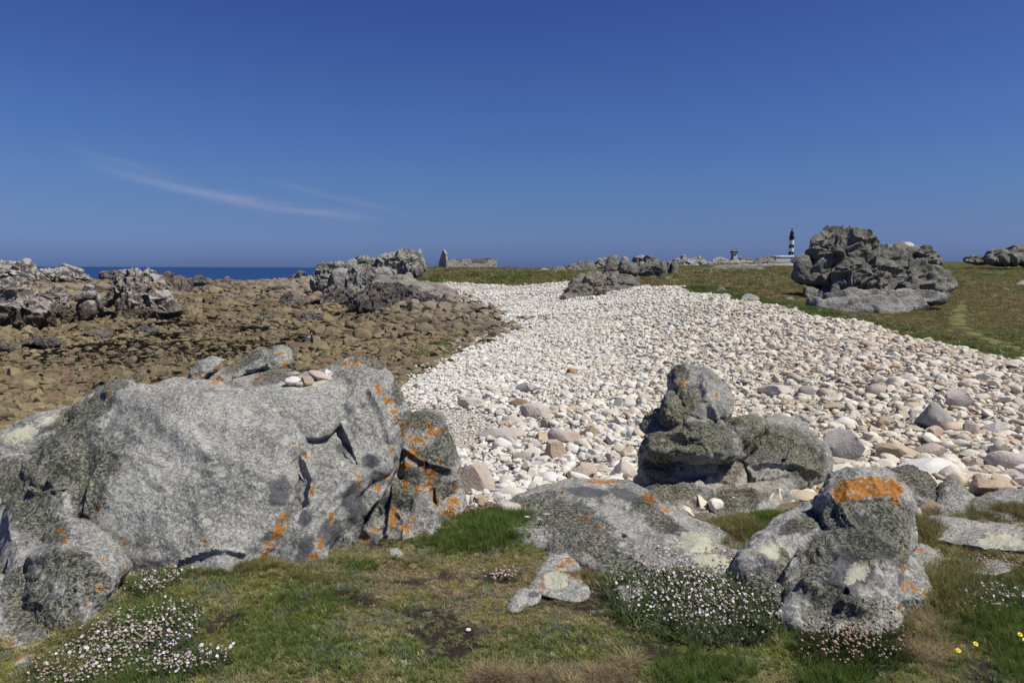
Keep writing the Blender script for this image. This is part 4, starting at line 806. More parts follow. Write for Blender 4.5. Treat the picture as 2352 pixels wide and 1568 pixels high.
tor('grass_rock', 'small dark rock in the grass right above the pebble bank', 'rock', [(zF([(1512, 540), (1518, 508), (1552, 484), (1594, 510), (1585, 535)]), 47, 46.5, .4)], TORG)
tor('bank_rock', 'low pointed grey rock half buried in the crest of the pebble bank', 'rock', [(zF([(1722, 606), (1732, 566), (1780, 542), (1832, 560), (1870, 600), (1800, 612)]), 36, 34.6, .5)], TORM)
tor('bank_rock', 'flat grey rock on the pebble crest close to the foot of the large tor', 'rock', [(zF([(2085, 600), (2095, 578), (2130, 572), (2170, 590), (2165, 604)]), 28.5, 27.8, .3)], TORM)
tor('grass_rock', 'flat pale rock on the green slope below the three-pillared rock', 'rock', [(zMd([(1825, 498), (1840, 470), (1890, 462), (1922, 480), (1910, 500)]), 63, 61.5, .4)], TORM)
# centre left headland crag
K1 = (.75, .45, .3, 70, 1.7)
tor('headland_crag', 'long grey crag of upright blocks in front of the sea left of the ruin', 'crag', [
 (zC([(262, 420), (280, 330), (318, 260), (338, 220), (382, 218), (412, 262), (440, 340), (455, 430), (390, 460), (320, 460)]), 62, 61, 1.2, dict(cell=(1, .35, .25, 50, 1.3))),
 (zC([(398, 300), (418, 228), (480, 214), (540, 214), (556, 270), (520, 320), (440, 320)]), 63.5, 63, 1.0, dict(cell=(1, .35, .25, 20, 1.3))),
 (zC([(435, 440), (448, 295), (500, 250), (580, 252), (618, 290), (628, 400), (612, 490), (540, 500), (470, 470)]), 61, 60, 1.3, dict(nth=130)),
 (zC([(615, 490), (608, 380), (618, 300), (680, 238), (760, 228), (842, 260), (868, 315), (830, 410), (808, 470), (720, 495), (660, 500)]), 60.5, 59.5, 1.3, dict(nth=140, cell=(.9, .3, .25, 85, 1.6))),
 (zC([(555, 270), (572, 200), (620, 164), (672, 162), (698, 200), (700, 260), (640, 290)]), 64, 63.4, 1.2), (zC([(680, 250), (698, 170), (740, 148), (775, 158), (800, 180), (870, 182), (890, 215), (880, 280), (780, 280)]), 64.5, 64, 1.1, dict(cell=(1.1, .35, .25, 20, 1.5))),
 (zC([(855, 270), (895, 165), (955, 126), (1022, 114), (1085, 130), (1110, 210), (1140, 310), (1050, 310), (960, 300)]), 63.5, 62.8, 1.3, dict(nth=130, cell=K1)),
 (zC([(1020, 310), (1055, 200), (1072, 118), (1130, 100), (1192, 104), (1220, 150), (1245, 215), (1285, 290), (1200, 310), (1100, 315)]), 62.8, 62, 1.2, dict(nth=130, cell=(.8, .5, .35, 75, 1.8))),
 (zC([(1222, 160), (1246, 92), (1272, 68), (1292, 78), (1302, 140), (1332, 190), (1350, 245), (1340, 285), (1290, 285), (1250, 220)]), 63, 62.5, .9, dict(rough=.8)),
 (zC([(850, 340), (862, 262), (930, 238), (1002, 254), (1036, 295), (1030, 340), (920, 350)]), 61.6, 61, .9, dict(mat=TORM)),
 (zC([(1120, 370), (1135, 320), (1160, 290), (1200, 300), (1225, 350), (1215, 390), (1160, 385)]), 60.6, 60.2, .5)], TORM)
tor('headland_slope', 'pale lichen-streaked bedrock ramp running down from the headland crag to the white pebbles', 'bedrock', [
 (zC([(790, 520), (850, 350), (1000, 320), (1150, 325), (1250, 362), (1350, 385), (1480, 405), (1560, 435), (1620, 480), (1560, 545), (1400, 560), (1200, 540), (1000, 520)]), 61.5, 57.6, 1.0, dict(nth=180, nph=64, cell=(.7, .3, .2, -10, 2.6)))], mat_granite('ramp_granite', base=((.20, .19, .15), (.36, .33, .27)), moss=(.17, .18, .105), moss_auto=.22, sc=.25, speck=.5, paintk=0, bumpk=1.5))
tor('dark_ledge', 'dark brown furrowed rock ledge at the foot of the headland crag', 'bedrock', [
 (zC([(630, 600), (660, 520), (780, 475), (860, 430), (980, 425), (1100, 430), (1170, 470), (1200, 560), (1150, 650), (950, 660), (760, 640)]), 58.5, 55.2, 1.1, dict(nth=180, nph=64, cell=(1.5, .35, .3, 50, 2.6))),
 (zC([(1080, 640), (1120, 520), (1200, 470), (1330, 490), (1450, 560), (1580, 590), (1620, 620), (1480, 655), (1250, 665)]), 57.5, 55, .9, dict(nth=150, nph=56, cell=(1.6, .3, .3, -25, 3)))], TORD)
tor('dark_ledge', 'dark tumbled blocks below the left end of the headland crag', 'bedrock', [
 (zC([(370, 600), (395, 490), (460, 450), (540, 460), (560, 560), (500, 620)]), 58.5, 56.5, .9, dict(cell=(1.2, .4, .3, 40, 1.5))), (zC([(500, 620), (520, 510), (590, 470), (650, 500), (680, 600), (600, 630)]), 58, 56, .9, dict(cell=(1.2, .4, .3, 60, 1.5)))], TORD)
tor('shore_boulder', 'rounded purple-brown boulder on the shore left of the headland crag', 'boulder', [(zC([(-20, 600), (0, 520), (50, 488), (110, 500), (150, 550), (160, 600), (60, 620)]), 58, 56.5, 1.0, dict(cell=(1, .2, .2, 30, 1.3)))], TORD)
tor('shore_crag', 'small dark stack of rocks against the sea left of the headland crag', 'crag', [(zC([(50, 385), (85, 345), (128, 330), (140, 306), (172, 304), (180, 342), (225, 355), (232, 385), (140, 395)]), 92, 91, 1.2, dict(cell=(.9, .5, .4, 0, 1.8)))], TORD)
# left shore crags
tor('shore_crag', 'white-topped crag against the sea at the far left edge', 'crag', [
 (zL([(-120, 420), (-100, 230), (-30, 172), (60, 163), (130, 170), (180, 200), (190, 320), (150, 420), (0, 430)]), 76, 75, 2.0, dict(cell=(.55, .6, .4, 10, 1.5))), (zL([(140, 420), (170, 260), (215, 195), (250, 172), (300, 162), (345, 185), (390, 240), (425, 265), (425, 320), (400, 410), (260, 430)]), 75, 74, 1.8, dict(cell=(.55, .6, .4, 20, 1.5)))], TORL)
tor('shore_crag', 'pale humped crag against the sea, second from the left edge', 'crag', [
 (zL([(470, 400), (482, 300), (510, 262), (560, 253), (608, 262), (625, 350), (605, 410)]), 80, 79, 1.4, dict(cell=(.7, .4, .3, 0, 1.3))), (zL([(630, 400), (640, 300), (672, 258), (740, 248), (792, 270), (835, 330), (830, 410), (700, 420)]), 80, 79, 1.4, dict(cell=(.8, .5, .35, 80, 1.5))),
 (zL([(705, 300), (712, 240), (742, 220), (800, 224), (852, 228), (905, 242), (962, 266), (985, 310), (1070, 355), (1080, 380), (900, 400), (800, 380)]), 84, 83, 1.6, dict(cell=(.7, .5, .35, 0, 2.4))), (zL([(220, 430), (250, 335), (350, 308), (450, 308), (495, 350), (480, 430), (350, 450)]), 71, 70, 1.4, dict(cell=(.9, .5, .35, 25, 2.4)))], TORL)
tor('shore_crag', 'big dark streaked crag on the shore at the left edge, with deep shade beneath', 'crag', [
 (zL([(-170, 640), (-120, 430), (0, 394), (60, 400), (112, 460), (135, 545), (60, 620), (-50, 650)]), 43, 42.5, 1.1, dict(cell=(.9, .3, .25, 20, 1.5))), (zL([(65, 420), (100, 385), (165, 378), (235, 388), (300, 450), (355, 515), (280, 620), (180, 760), (90, 620)]), 43.5, 42, 1.1, dict(cell=(1.1, .35, .28, 60, 2.0), nth=140)),
 (zL([(195, 800), (228, 625), (300, 530), (380, 525), (440, 590), (530, 630), (558, 690), (500, 820), (430, 940), (360, 1010), (280, 1000), (210, 920)]), 42.4, 40.4, 1.2, dict(cell=(1.1, .35, .28, 70, 1.6), nth=150, nph=60)), (zL([(-170, 800), (-80, 640), (60, 600), (165, 650), (215, 780), (190, 900), (80, 850), (-50, 830)]), 42.4, 41.6, 1.0, dict(cell=(1.0, .35, .28, 20, 1.6))),
 (zL([(370, 1010), (430, 860), (540, 730), (595, 810), (610, 900), (560, 970)]), 42.2, 41, .8, dict(cell=(1.2, .3, .25, 60, 1.4)))], TORL)
tor('shore_crag', 'angular dark rock beside the big streaked crag at left', 'crag', [
 (zL([(540, 660), (538, 572), (600, 520), (682, 488), (742, 530), (778, 595), (770, 680), (640, 690)]), 44, 43.5, .9, dict(cell=(1, .3, .25, 0, 1.5))), (zL([(570, 900), (560, 680), (640, 640), (780, 650), (805, 720), (812, 820), (790, 890), (700, 930)]), 43.8, 42.8, .9, dict(cell=(1.2, .35, .3, 80, 1.3)))], TORL)
tor('shore_crag', 'small rounded crag with a pale cap left of the tall ribbed crag', 'crag', [
 (zL([(985, 500), (998, 430), (1030, 414), (1070, 415), (1112, 440), (1118, 500), (1050, 520)]), 45.6, 45.4, .6), (zL([(875, 620), (930, 545), (990, 495), (1060, 480), (1130, 500), (1150, 560), (1100, 600), (950, 620)]), 45.5, 45.2, .8), (zL([(900, 760), (930, 640), (1000, 590), (1100, 590), (1145, 660), (1140, 760), (1060, 830), (960, 860)]), 45.3, 44.6, .8), (zL([(1105, 620), (1140, 530), (1190, 570), (1215, 650), (1212, 720), (1140, 720)]), 45.5, 45.2, .6),
 (zL([(880, 900), (890, 760), (980, 740), (1090, 780), (1120, 900), (1000, 950)]), 45.4, 44.4, .7)], TORL)
RB = dict(nth=110, cell=(1.3, .2, .2, 75, 3.0))
tor('ribbed_crag', 'tall pyramid-shaped crag with upright ribs and pale tops standing on the brown shore', 'crag', [
 (zL([(1255, 660), (1310, 500), (1368, 420), (1398, 330), (1480, 275), (1515, 300), (1510, 400), (1450, 500), (1360, 580)]), 50, 49, .9, RB), (zL([(1390, 720), (1440, 580), (1505, 390), (1525, 262), (1585, 258), (1600, 330), (1550, 490), (1510, 640), (1490, 760)]), 49.4, 48.2, .9, RB),
 (zL([(1480, 760), (1530, 570), (1592, 350), (1615, 262), (1664, 295), (1660, 420), (1610, 580), (1580, 770)]), 49.1, 48.0, .8, RB), (zL([(1555, 790), (1602, 570), (1655, 390), (1695, 300), (1755, 285), (1760, 400), (1710, 530), (1700, 700), (1650, 800)]), 49.2, 48, .8, RB),
 (zL([(1650, 820), (1685, 570), (1695, 410), (1768, 340), (1862, 358), (1935, 430), (1955, 505), (1995, 620), (2065, 680), (2120, 770), (2000, 850), (1850, 870), (1720, 850)]), 49.6, 47.8, 1.3, dict(nth=170, nph=64, cell=(.8, .4, .3, -30, 1.6))), (zL([(1725, 330), (1732, 268), (1790, 262), (1835, 300), (1858, 360), (1780, 370)]), 50.5, 50.2, .6, RB),
 (zL([(1380, 830), (1420, 740), (1560, 730), (1700, 760), (1740, 840), (1560, 870)]), 48.2, 47.2, .7, dict(cell=(1.1, .2, .2, 0, 1.6)))], TORL)
tor('shore_crag', 'dark leaning crag right of the tall ribbed crag', 'crag', [(zL([(1880, 420), (1930, 350), (1980, 312), (2015, 340), (2100, 348), (2165, 382), (2215, 440), (2240, 520), (2150, 550), (2060, 540), (1960, 500)]), 66, 65, 1.2, dict(cell=(.9, .5, .35, 50, 2)))], TORD)
tor('shore_crag', 'low dark crag with a pale knob by the sea right of the leaning crag', 'crag', [(zL([(2180, 500), (2190, 390), (2290, 372), (2310, 340), (2360, 335), (2380, 380), (2470, 400), (2480, 500), (2330, 540)]), 76, 75, 1.4, dict(cell=(.8, .5, .35, 30, 1.6)))], TORD)
tor('shore_crag', 'flat dark ledge in front of the sea left of the ribbed crag', 'crag', [(zL([(1190, 330), (1210, 298), (1290, 284), (1380, 278), (1480, 272), (1495, 320), (1350, 345)]), 118, 116, 2.0, dict(cell=(.6, .5, .4, 0, 2.5)))], TORD)

# low broken ledges along the shore in front of the sea
LEDGES = []
for i, (u_, v_, w_, h_, m_) in enumerate(((470, 668, 60, 16, TORD), (560, 660, 70, 14, TORD), (640, 668, 60, 16, TORD), (520, 690, 60, 16, TORL), (600, 700, 50, 14, TORD), (450, 700, 40, 14, TORD), (700, 690, 40, 16, TORD), (395, 720, 40, 18, TORD), (240, 700, 60, 14, TORL), (170, 690, 50, 12, TORL), (540, 662, 80, 9, TORL), (650, 658, 60, 9, TORL), (330, 655, 60, 9, TORL), (700, 660, 30, 10, TORL), (100, 790, 90, 20, TORD), (230, 770, 70, 18, TORD), (20, 800, 60, 20, TORD), (340, 762, 60, 16, TORD), (620, 735, 60, 14, TORD), (720, 730, 60, 14, TORD))):
    r_ = np.random.default_rng(900+i); pts = [(u_ + w_*.55*math.cos(a_)*r_.uniform(.75, 1.1), v_ - h_*.2 - h_*.75*math.sin(a_)*r_.uniform(.5, 1.15)) for a_ in np.linspace(0, 2*math.pi, 10, endpoint=False)]
    D = hit(u_, v_ + h_*.3); hm = h_*D/FOC; wm = w_*D/FOC
    o = rock('shore_ledge', 'x', 'bedrock', [(pts, D*1.01, D*.985, min(wm*.4, hm*1.6), dict(cell=(1.8/hm, hm*.35, hm*.25, r_.uniform(-30, 30), 2.2)))], m_, painted=False, nth=110, nph=44, e=.65, rough=.8)
    c_ = P(u_, v_, D); LEDGES.append((o, float(c_[0]), float(c_[1])))
# ------------------------------------------------------------------ loose stones
def stone_template(name, seed, kind, sub):
    r = np.random.default_rng(seed); bm = bmesh.new(); bmesh.ops.create_icosphere(bm, subdivisions=sub, radius=1)
    p = np.array([v.co[:] for v in bm.verts]); F = np.array([[v.index for v in f.verts] for f in bm.faces]); bm.free()
    if kind == 'round': ax = (1, r.uniform(.62, .95), r.uniform(.42, .7)); nc, lo, hi, k = 7, .66, .93, .8
    elif kind == 'slab': ax = (1, r.uniform(.55, .9), r.uniform(.26, .42)); nc, lo, hi, k = 11, .55, .86, 1.0
    else: ax = (1, r.uniform(.6, .9), r.uniform(.5, .8)); nc, lo, hi, k = 12, .45, .8, 1.0
    for _ in range(nc):
        n = r.normal(size=3); n /= np.linalg.norm(n); d = r.uniform(lo, hi)
        e = np.maximum(p @ n - d, 0); p = p - n*(e*k)[:, None]
    p = p*np.array(ax)
    nn = p/np.linalg.norm(p, axis=1, keepdims=True)
    p = p + nn*((.07 if kind == 'round' else .035)*fbm(p*1.6 + seed, 3, seed) + .012*fbm(p*7, 2, seed+1))[:, None]
    me = make_mesh(name, p, F)
    if kind != 'round': me.set_sharp_from_angle(angle=math.radians(24))
    return me
def scatter(name, pts, rot, scl, idx, templates, mat, tint=None, parent=None):
    """one object of point-placed stones or tufts (geometry nodes)"""
    c = bpy.data.collections.new(name + '_shapes')
    for i, me in enumerate(templates):
        if not me.materials: me.materials.append(mat)
        o = bpy.data.objects.new('%s_%02d' % (name, i), me); c.objects.link(o)
    me = bpy.data.meshes.new(name); n = len(pts); me.vertices.add(n)
    me.vertices.foreach_set('co', np.asarray(pts, np.float32).ravel())
    a = me.attributes.new('rot', 'FLOAT_VECTOR', 'POINT'); a.data.foreach_set('vector', np.asarray(rot, np.float32).ravel())
    a = me.attributes.new('scl', 'FLOAT_VECTOR', 'POINT'); a.data.foreach_set('vector', np.asarray(scl, np.float32).ravel())
    a = me.attributes.new('pick', 'INT', 'POINT'); a.data.foreach_set('value', np.asarray(idx, np.int32))
    if tint is not None:
        a = me.attributes.new('tint', 'FLOAT_VECTOR', 'POINT'); a.data.foreach_set('vector', np.asarray(tint, np.float32).ravel())
    me.materials.append(mat)
    o = link(name, me, None, parent)
    g = bpy.data.node_groups.new(name, 'GeometryNodeTree')
    g.interface.new_socket('Geometry', in_out='INPUT', socket_type='NodeSocketGeometry'); g.interface.new_socket('Geometry', in_out='OUTPUT', socket_type='NodeSocketGeometry')
    gi, go = g.nodes.new('NodeGroupInput'), g.nodes.new('NodeGroupOutput')
    ip = g.nodes.new('GeometryNodeInstanceOnPoints'); ci = g.nodes.new('GeometryNodeCollectionInfo')
    ci.inputs['Collection'].default_value = c; ci.inputs['Separate Children'].default_value = True; ci.inputs['Reset Children'].default_value = True
    ip.inputs['Pick Instance'].default_value = True
    def na(nm, ty):
        x = g.nodes.new('GeometryNodeInputNamedAttribute'); x.data_type = ty; x.inputs['Name'].default_value = nm; return x.outputs['Attribute']
    g.links.new(gi.outputs[0], ip.inputs['Points']); g.links.new(ci.outputs[0], ip.inputs['Instance'])
    g.links.new(na('pick', 'INT'), ip.inputs['Instance Index']); g.links.new(na('rot', 'FLOAT_VECTOR'), ip.inputs['Rotation'])
    g.links.new(na('scl', 'FLOAT_VECTOR'), ip.inputs['Scale']); g.links.new(ip.outputs[0], go.inputs[0])
    md = o.modifiers.new('scatter', 'NODES'); md.node_group = g
    return o
def mat_pebble():
    t = NT('beach_pebble'); r = t.rand()
    sp = t.n.new('ShaderNodeSeparateXYZ'); t.l.new(t.pos, sp.inputs[0])
    # tan stones are commoner close by and to the right, white ones towards the bay
    side = t.step(t.math('SUBTRACT', t.math('DIVIDE', sp.outputs[0], t.math('MAXIMUM', sp.outputs[1], 1.0)), t.math('MULTIPLY', sp.outputs[1], .004)), -.15, .42)
    white = t.ramp(r, [(0, (0.440, 0.412, 0.355)), (.12, (0.620, 0.608, 0.546)), (.35, (0.700, 0.690, 0.628)), (.6, (0.760, 0.757, 0.695)), (.8, (0.580, 0.577, 0.536)), (.93, (0.660, 0.618, 0.525)), (1, (0.460, 0.381, 0.288))])
    tan = t.ramp(r, [(0, (0.403, 0.338, 0.251)), (.14, (0.583, 0.545, 0.449)), (.32, (0.721, 0.687, 0.578)), (.50, (0.636, 0.578, 0.460)), (.64, (0.763, 0.752, 0.653)), (.80, (0.530, 0.414, 0.268)), (.86, (0.657, 0.610, 0.492)), (.95, (0.403, 0.273, 0.161)), (1, (0.721, 0.698, 0.599))])
    f = t.math('GREATER_THAN', side, t.math('FRACT', t.math('MULTIPLY', r, 37.7)))
    c = t.mix(f, white, tan)
    lf = t.noise(.35, 4, .6); c = t.mix(t.step(lf, .35, .65, .06, .20), c, (.30, .27, .225))
    n = t.noise(9, 5, .6); n2 = t.noise(55, 3, .6)
    c = t.mix(t.step(n, .42, .72), c, t.mix(.28, c, (.46, .37, .27)))
    c = t.mix(t.step(n2, .58, .72), c, t.mix(.3, c, (.25, .22, .20)))
    return t.done(c, .85, t.bump(t.math('ADD', n, t.math('MULTIPLY', n2, .5)), .45, .02), .2)
def mat_shore_stone():
    t = NT('shore_stone'); r = t.rand()
    c = t.ramp(r, [(0, (.115, .092, .050)), (.2, (.205, .165, .085)), (.42, (.255, .210, .110)), (.6, (.175, .140, .080)), (.75, (.29, .240, .130)), (.87, (.150, .122, .085)), (.95, (.21, .135, .075)), (1, (.10, .085, .065))])
    n = t.noise(2.6, 5, .62); n2 = t.noise(24, 4, .62)
    sp = t.n.new('ShaderNodeSeparateXYZ'); t.l.new(t.pos, sp.inputs[0])
    lf = t.noise(.12, 4, .6); c = t.mix(t.step(lf, .38, .62, .05, .42), c, (.085, .062, .045))
    dry = t.step(t.math('MULTIPLY_ADD', n, 1.0, sp.outputs[2]), -1.0, .3)
    c = t.mix(dry, c, t.mix(.55, c, (.32, .285, .24)))
    c = t.mix(t.step(n, .5, .72), c, t.mix(.6, c, (.08, .065, .04)))
    c = t.mix(t.step(n2, .55, .7), c, t.mix(.4, c, (.07, .06, .045)))
    return t.done(c, .8, t.bump(t.math('ADD', n, t.math('MULTIPLY', n2, .5)), .6, .06), .25)
PEB, SHO = mat_pebble(), mat_shore_stone()
TR = [stone_template('rounded_stone', 50+i, 'round', 3) for i in range(7)]
TS = [stone_template('slabby_stone', 70+i, 'slab', 3) for i in range(5)]
TA = [stone_template('angular_stone', 90+i, 'block', 3) for i in range(7)]
def sample(D0, D1, s0, s1, n, zn, soft=0):
    D = np.sqrt(rng.uniform(D0*D0, D1*D1, n)); s = rng.uniform(s0, s1, n); x = s*D
    k = zone(x + (rng.normal(size=n)*.014*D if zn in (ZB, ZS) and D0 > 4.5 else 0), D) == zn
    if zn in (ZB, ZS): k &= zone(x, D) != ZG
    return x[k], D[k]
def lognorm(n, med, sg, lo, hi): return np.clip(med*np.exp(rng.normal(size=n)*sg), lo, hi)

# --- hand placed beach stones: (u0, v0, u1, v1) extent in the measured picture, shape, tone, description
def mat_single(name, a, b, grain=.4):
    t = NT(name); n = t.noise(5, 5, .6); n2 = t.noise(40, 4, .65); n3 = t.noise(110, 2)
    c = t.mix(t.step(n, .35, .65), a, b); c = t.mix(t.math('MULTIPLY', t.step(n2, .52, .66), grain), c, tuple(x*.45 for x in a))
    c = t.mix(t.math('MULTIPLY', t.step(n3, .55, .7), grain), c, (.12, .11, .10))
    return t.done(c, .88, t.bump(t.math('ADD', n, t.math('MULTIPLY', n2, .5)), .6, .03), .2)
TONE = {'white': mat_single('white_stone', (.62, .60, .57), (.70, .68, .64), .15), 'pale': mat_single('pale_stone', (.44, .40, .35), (.55, .50, .44), .3), 'pink': mat_single('pinkish_stone', (.42, .34, .29), (.50, .43, .37), .35),
        'tan': mat_single('tan_stone', (.40, .31, .21), (.50, .41, .30), .35), 'rust': mat_single('rusty_stone', (.33, .19, .10), (.42, .28, .16), .4), 'grey': mat_single('grey_stone', (.27, .26, .245), (.38, .365, .34), .4), 'brown': mat_single('brown_stone', (.20, .14, .09), (.28, .21, .14), .5), 'wet': None}
tw = NT('wet_black_stone'); TONE['wet'] = tw.done((.02, .015, .012), .15, spec=.6)
HAND = [
 (1056, 1057, 1140, 1150, 'block', 'pink', 'large pinkish-grey block of stone at the left edge of the pebbles beside the orange boulder'),
 (1185, 880, 1236, 910, 'block', 'grey', 'cube-shaped grey stone alone in the middle of the pebbles'), (1170, 916, 1218, 938, 'round', 'brown', 'rounded brown stone touching a pale slab below the cube-shaped stone'),
 (1050, 910, 1115, 940, 'slab', 'pale', 'pale peaked slab left of the rounded brown stone'), (1195, 925, 1265, 965, 'slab', 'pale', 'pale tilted slab right of the rounded brown stone'), (1128, 930, 1165, 948, 'slab', 'white', 'flat white stone between the peaked slab and the rounded brown stone'),
 (1290, 930, 1340, 945, 'slab', 'tan', 'flat orange-tan stone right of the tilted slab'), (1298, 845, 1326, 865, 'block', 'rust', 'rusty brown block high up in the middle of the pebbles'), (1098, 980, 1212, 1012, 'slab', 'pale', 'long flat pale stone shaped like a loaf'),
 (1130, 1005, 1178, 1040, 'round', 'white', 'round white boulder just below the loaf-shaped stone'), (1210, 1010, 1245, 1033, 'round', 'pale', 'small egg-shaped stone right of the round white boulder'), (1175, 1030, 1240, 1060, 'slab', 'pale', 'smooth pale stone below the egg-shaped stone'),
 (1255, 985, 1340, 1028, 'slab', 'pink', 'pinkish wedge lying behind two smooth pale stones'), (1250, 1010, 1300, 1060, 'block', 'tan', 'sloping tan slab standing on the pebbles left of a smooth oval stone'), (1295, 1020, 1335, 1050, 'round', 'white', 'smooth oval whitish stone leaning on the sloping tan slab'),
 (1330, 980, 1385, 1005, 'block', 'brown', 'angular brown-sided stone in the middle of the pebbles'), (1300, 1062, 1375, 1105, 'slab', 'pink', 'broad pinkish boulder just above the crest of the long low boulder'), (1398, 1050, 1465, 1110, 'block', 'pale', 'big pale boulder with a hollow just left of the mossy stack'),
 (1235, 1085, 1305, 1115, 'slab', 'white', 'flat white stone against the top of the long low boulder'), (1250, 940, 1290, 955, 'slab', 'tan', 'thin tan slab in the gravel'), (1145, 965, 1180, 985, 'block', 'tan', 'orange-tan block left of the loaf-shaped stone'), (1240, 962, 1275, 985, 'block', 'tan', 'chunky tan stone above the pinkish wedge'),
 (1130, 1130, 1180, 1165, 'slab', 'white', 'white stone below the large pinkish-grey block'), (1140, 1090, 1190, 1112, 'slab', 'pale', 'thin pale stone right of the large pinkish-grey block'), (1080, 1135, 1130, 1175, 'block', 'tan', 'tan stone at the foot of the large pinkish-grey block'), (1130, 1150, 1200, 1195, 'round', 'pale', 'big smooth pale boulder at the left tip of the long low boulder'),
 (1470, 1015, 1495, 1062, 'round', 'grey', 'rounded grey stone wedged against the left side of the mossy stack'), (1560, 1152, 1585, 1172, 'block', 'rust', 'orange-brown square stone at the base of the mossy stack'), (1455, 1085, 1482, 1130, 'round', 'pale', 'knobbly pale stone between the hollowed boulder and the stack'),
 (1886, 985, 1985, 1075, 'block', 'grey', 'large pyramid-shaped grey boulder right of the round bearded boulder'), (2005, 1012, 2115, 1066, 'block', 'tan', 'angular tan boulder with a flat top right of the pyramid-shaped boulder'), (2100, 1015, 2170, 1060, 'block', 'pink', 'squarish pink-tan boulder behind the wide white boulder'),
 (2055, 1050, 2206, 1108, 'slab', 'white', 'wide white flat-topped boulder behind the orange lichen cap'), (2108, 920, 2186, 998, 'block', 'grey', 'tall boulder with a grey shaded face among the pebbles at right'), (2122, 978, 2170, 1018, 'block', 'tan', 'yellowish block leaning at the foot of the tall boulder'),
 (2175, 893, 2240, 945, 'block', 'pale', 'pale square-shouldered boulder up the slope at right'), (2208, 965, 2248, 1008, 'round', 'pink', 'egg-shaped pinkish boulder right of the tall boulder'), (2255, 962, 2312, 1004, 'block', 'white', 'squared white boulder near the right edge'), (2280, 1038, 2400, 1090, 'round', 'pale', 'huge smooth pale boulder at the right edge of the pebbles'),
 (1913, 958, 1968, 990, 'round', 'white', 'bluish-white boulder above the pyramid-shaped boulder'), (1742, 882, 1820, 918, 'block', 'pale', 'peaked pale double boulder above the round bearded boulder'), (1833, 885, 1872, 915, 'round', 'grey', 'upright grey oval stone up the slope'), (1990, 880, 2040, 915, 'round', 'pink', 'pinkish rounded stone in the middle of the right slope'),
 (1882, 925, 1940, 948, 'slab', 'tan', 'brick-shaped brownish slab on the right slope'), (1825, 950, 1870, 985, 'slab', 'grey', 'grey slab leaning just right of the stack shoulder'), (2010, 955, 2045, 985, 'round', 'tan', 'orange-tan rounded stone left of the tall boulder'), (1960, 1050, 2010, 1072, 'slab', 'tan', 'flat tan stone under the pyramid-shaped boulder'),
 (1860, 1075, 1910, 1118, 'block', 'pale', 'pale stone at the foot of the round bearded boulder'), (1920, 1080, 1970, 1105, 'slab', 'pale', 'smooth white slab left of the orange lichen cap'), (1830, 1100, 1880, 1128, 'slab', 'tan', 'tan stone tucked under the round bearded boulder'), (1900, 1050, 1960, 1075, 'slab', 'pale', 'loaf of pale stone in front of the pyramid-shaped boulder'),
 (1990, 840, 2022, 858, 'slab', 'rust', 'orange stone near the top of the right slope'), (2115, 862, 2150, 880, 'round', 'grey', 'dark grey stone near the top of the right slope'), (2055, 870, 2090, 890, 'round', 'white', 'clean white stone near the top of the right slope'), (1890, 850, 1925, 872, 'round', 'white', 'white rounded stone above the brick-shaped slab'),
 (2240, 1180, 2290, 1195, 'slab', 'white', 'white stone sunk in the grass at right'), (2100, 1150, 2165, 1185, 'slab', 'brown', 'brown ridged stone between the green boulder and the wedge boulder'), (2085, 1160, 2120, 1200, 'round', 'pale', 'pale stone tucked behind the orange-capped rock'), (2300, 1080, 2352, 1112, 'slab', 'pale', 'smooth oval stone below the huge pale boulder'),
 (2205, 1085, 2270, 1102, 'slab', 'pale', 'long smooth cream stone right of the wide white boulder'), (2230, 1100, 2330, 1140, 'slab', 'tan', 'flat tan rock at the back edge of the turf at right'),
 (1038, 793, 1075, 805, 'slab', 'wet', 'wet shiny black stone among green weed at the edge of the pebbles'), (985, 772, 1020, 790, 'slab', 'brown', 'dark slab on the brown shore near the pebbles'), (785, 775, 830, 795, 'block', 'brown', 'tilted dark brown block on the middle of the shore'),
 (700, 772, 740, 792, 'block', 'grey', 'flat-topped grey-brown rock left of the tilted dark block'), (850, 758, 905, 770, 'slab', 'brown', 'brown stepped rock on the shore below the dark ledge'), (870, 742, 915, 757, 'block', 'brown', 'blocky rock resting against the stepped shore rock'),
 (1700, 808, 1725, 822, 'round', 'grey', 'grey stone high on the slope near the grass'), (1500, 800, 1530, 815, 'round', 'white', 'white stone high in the middle of the pebbles'), (900, 1075, 905, 1080, None, None, None)]
hx = []
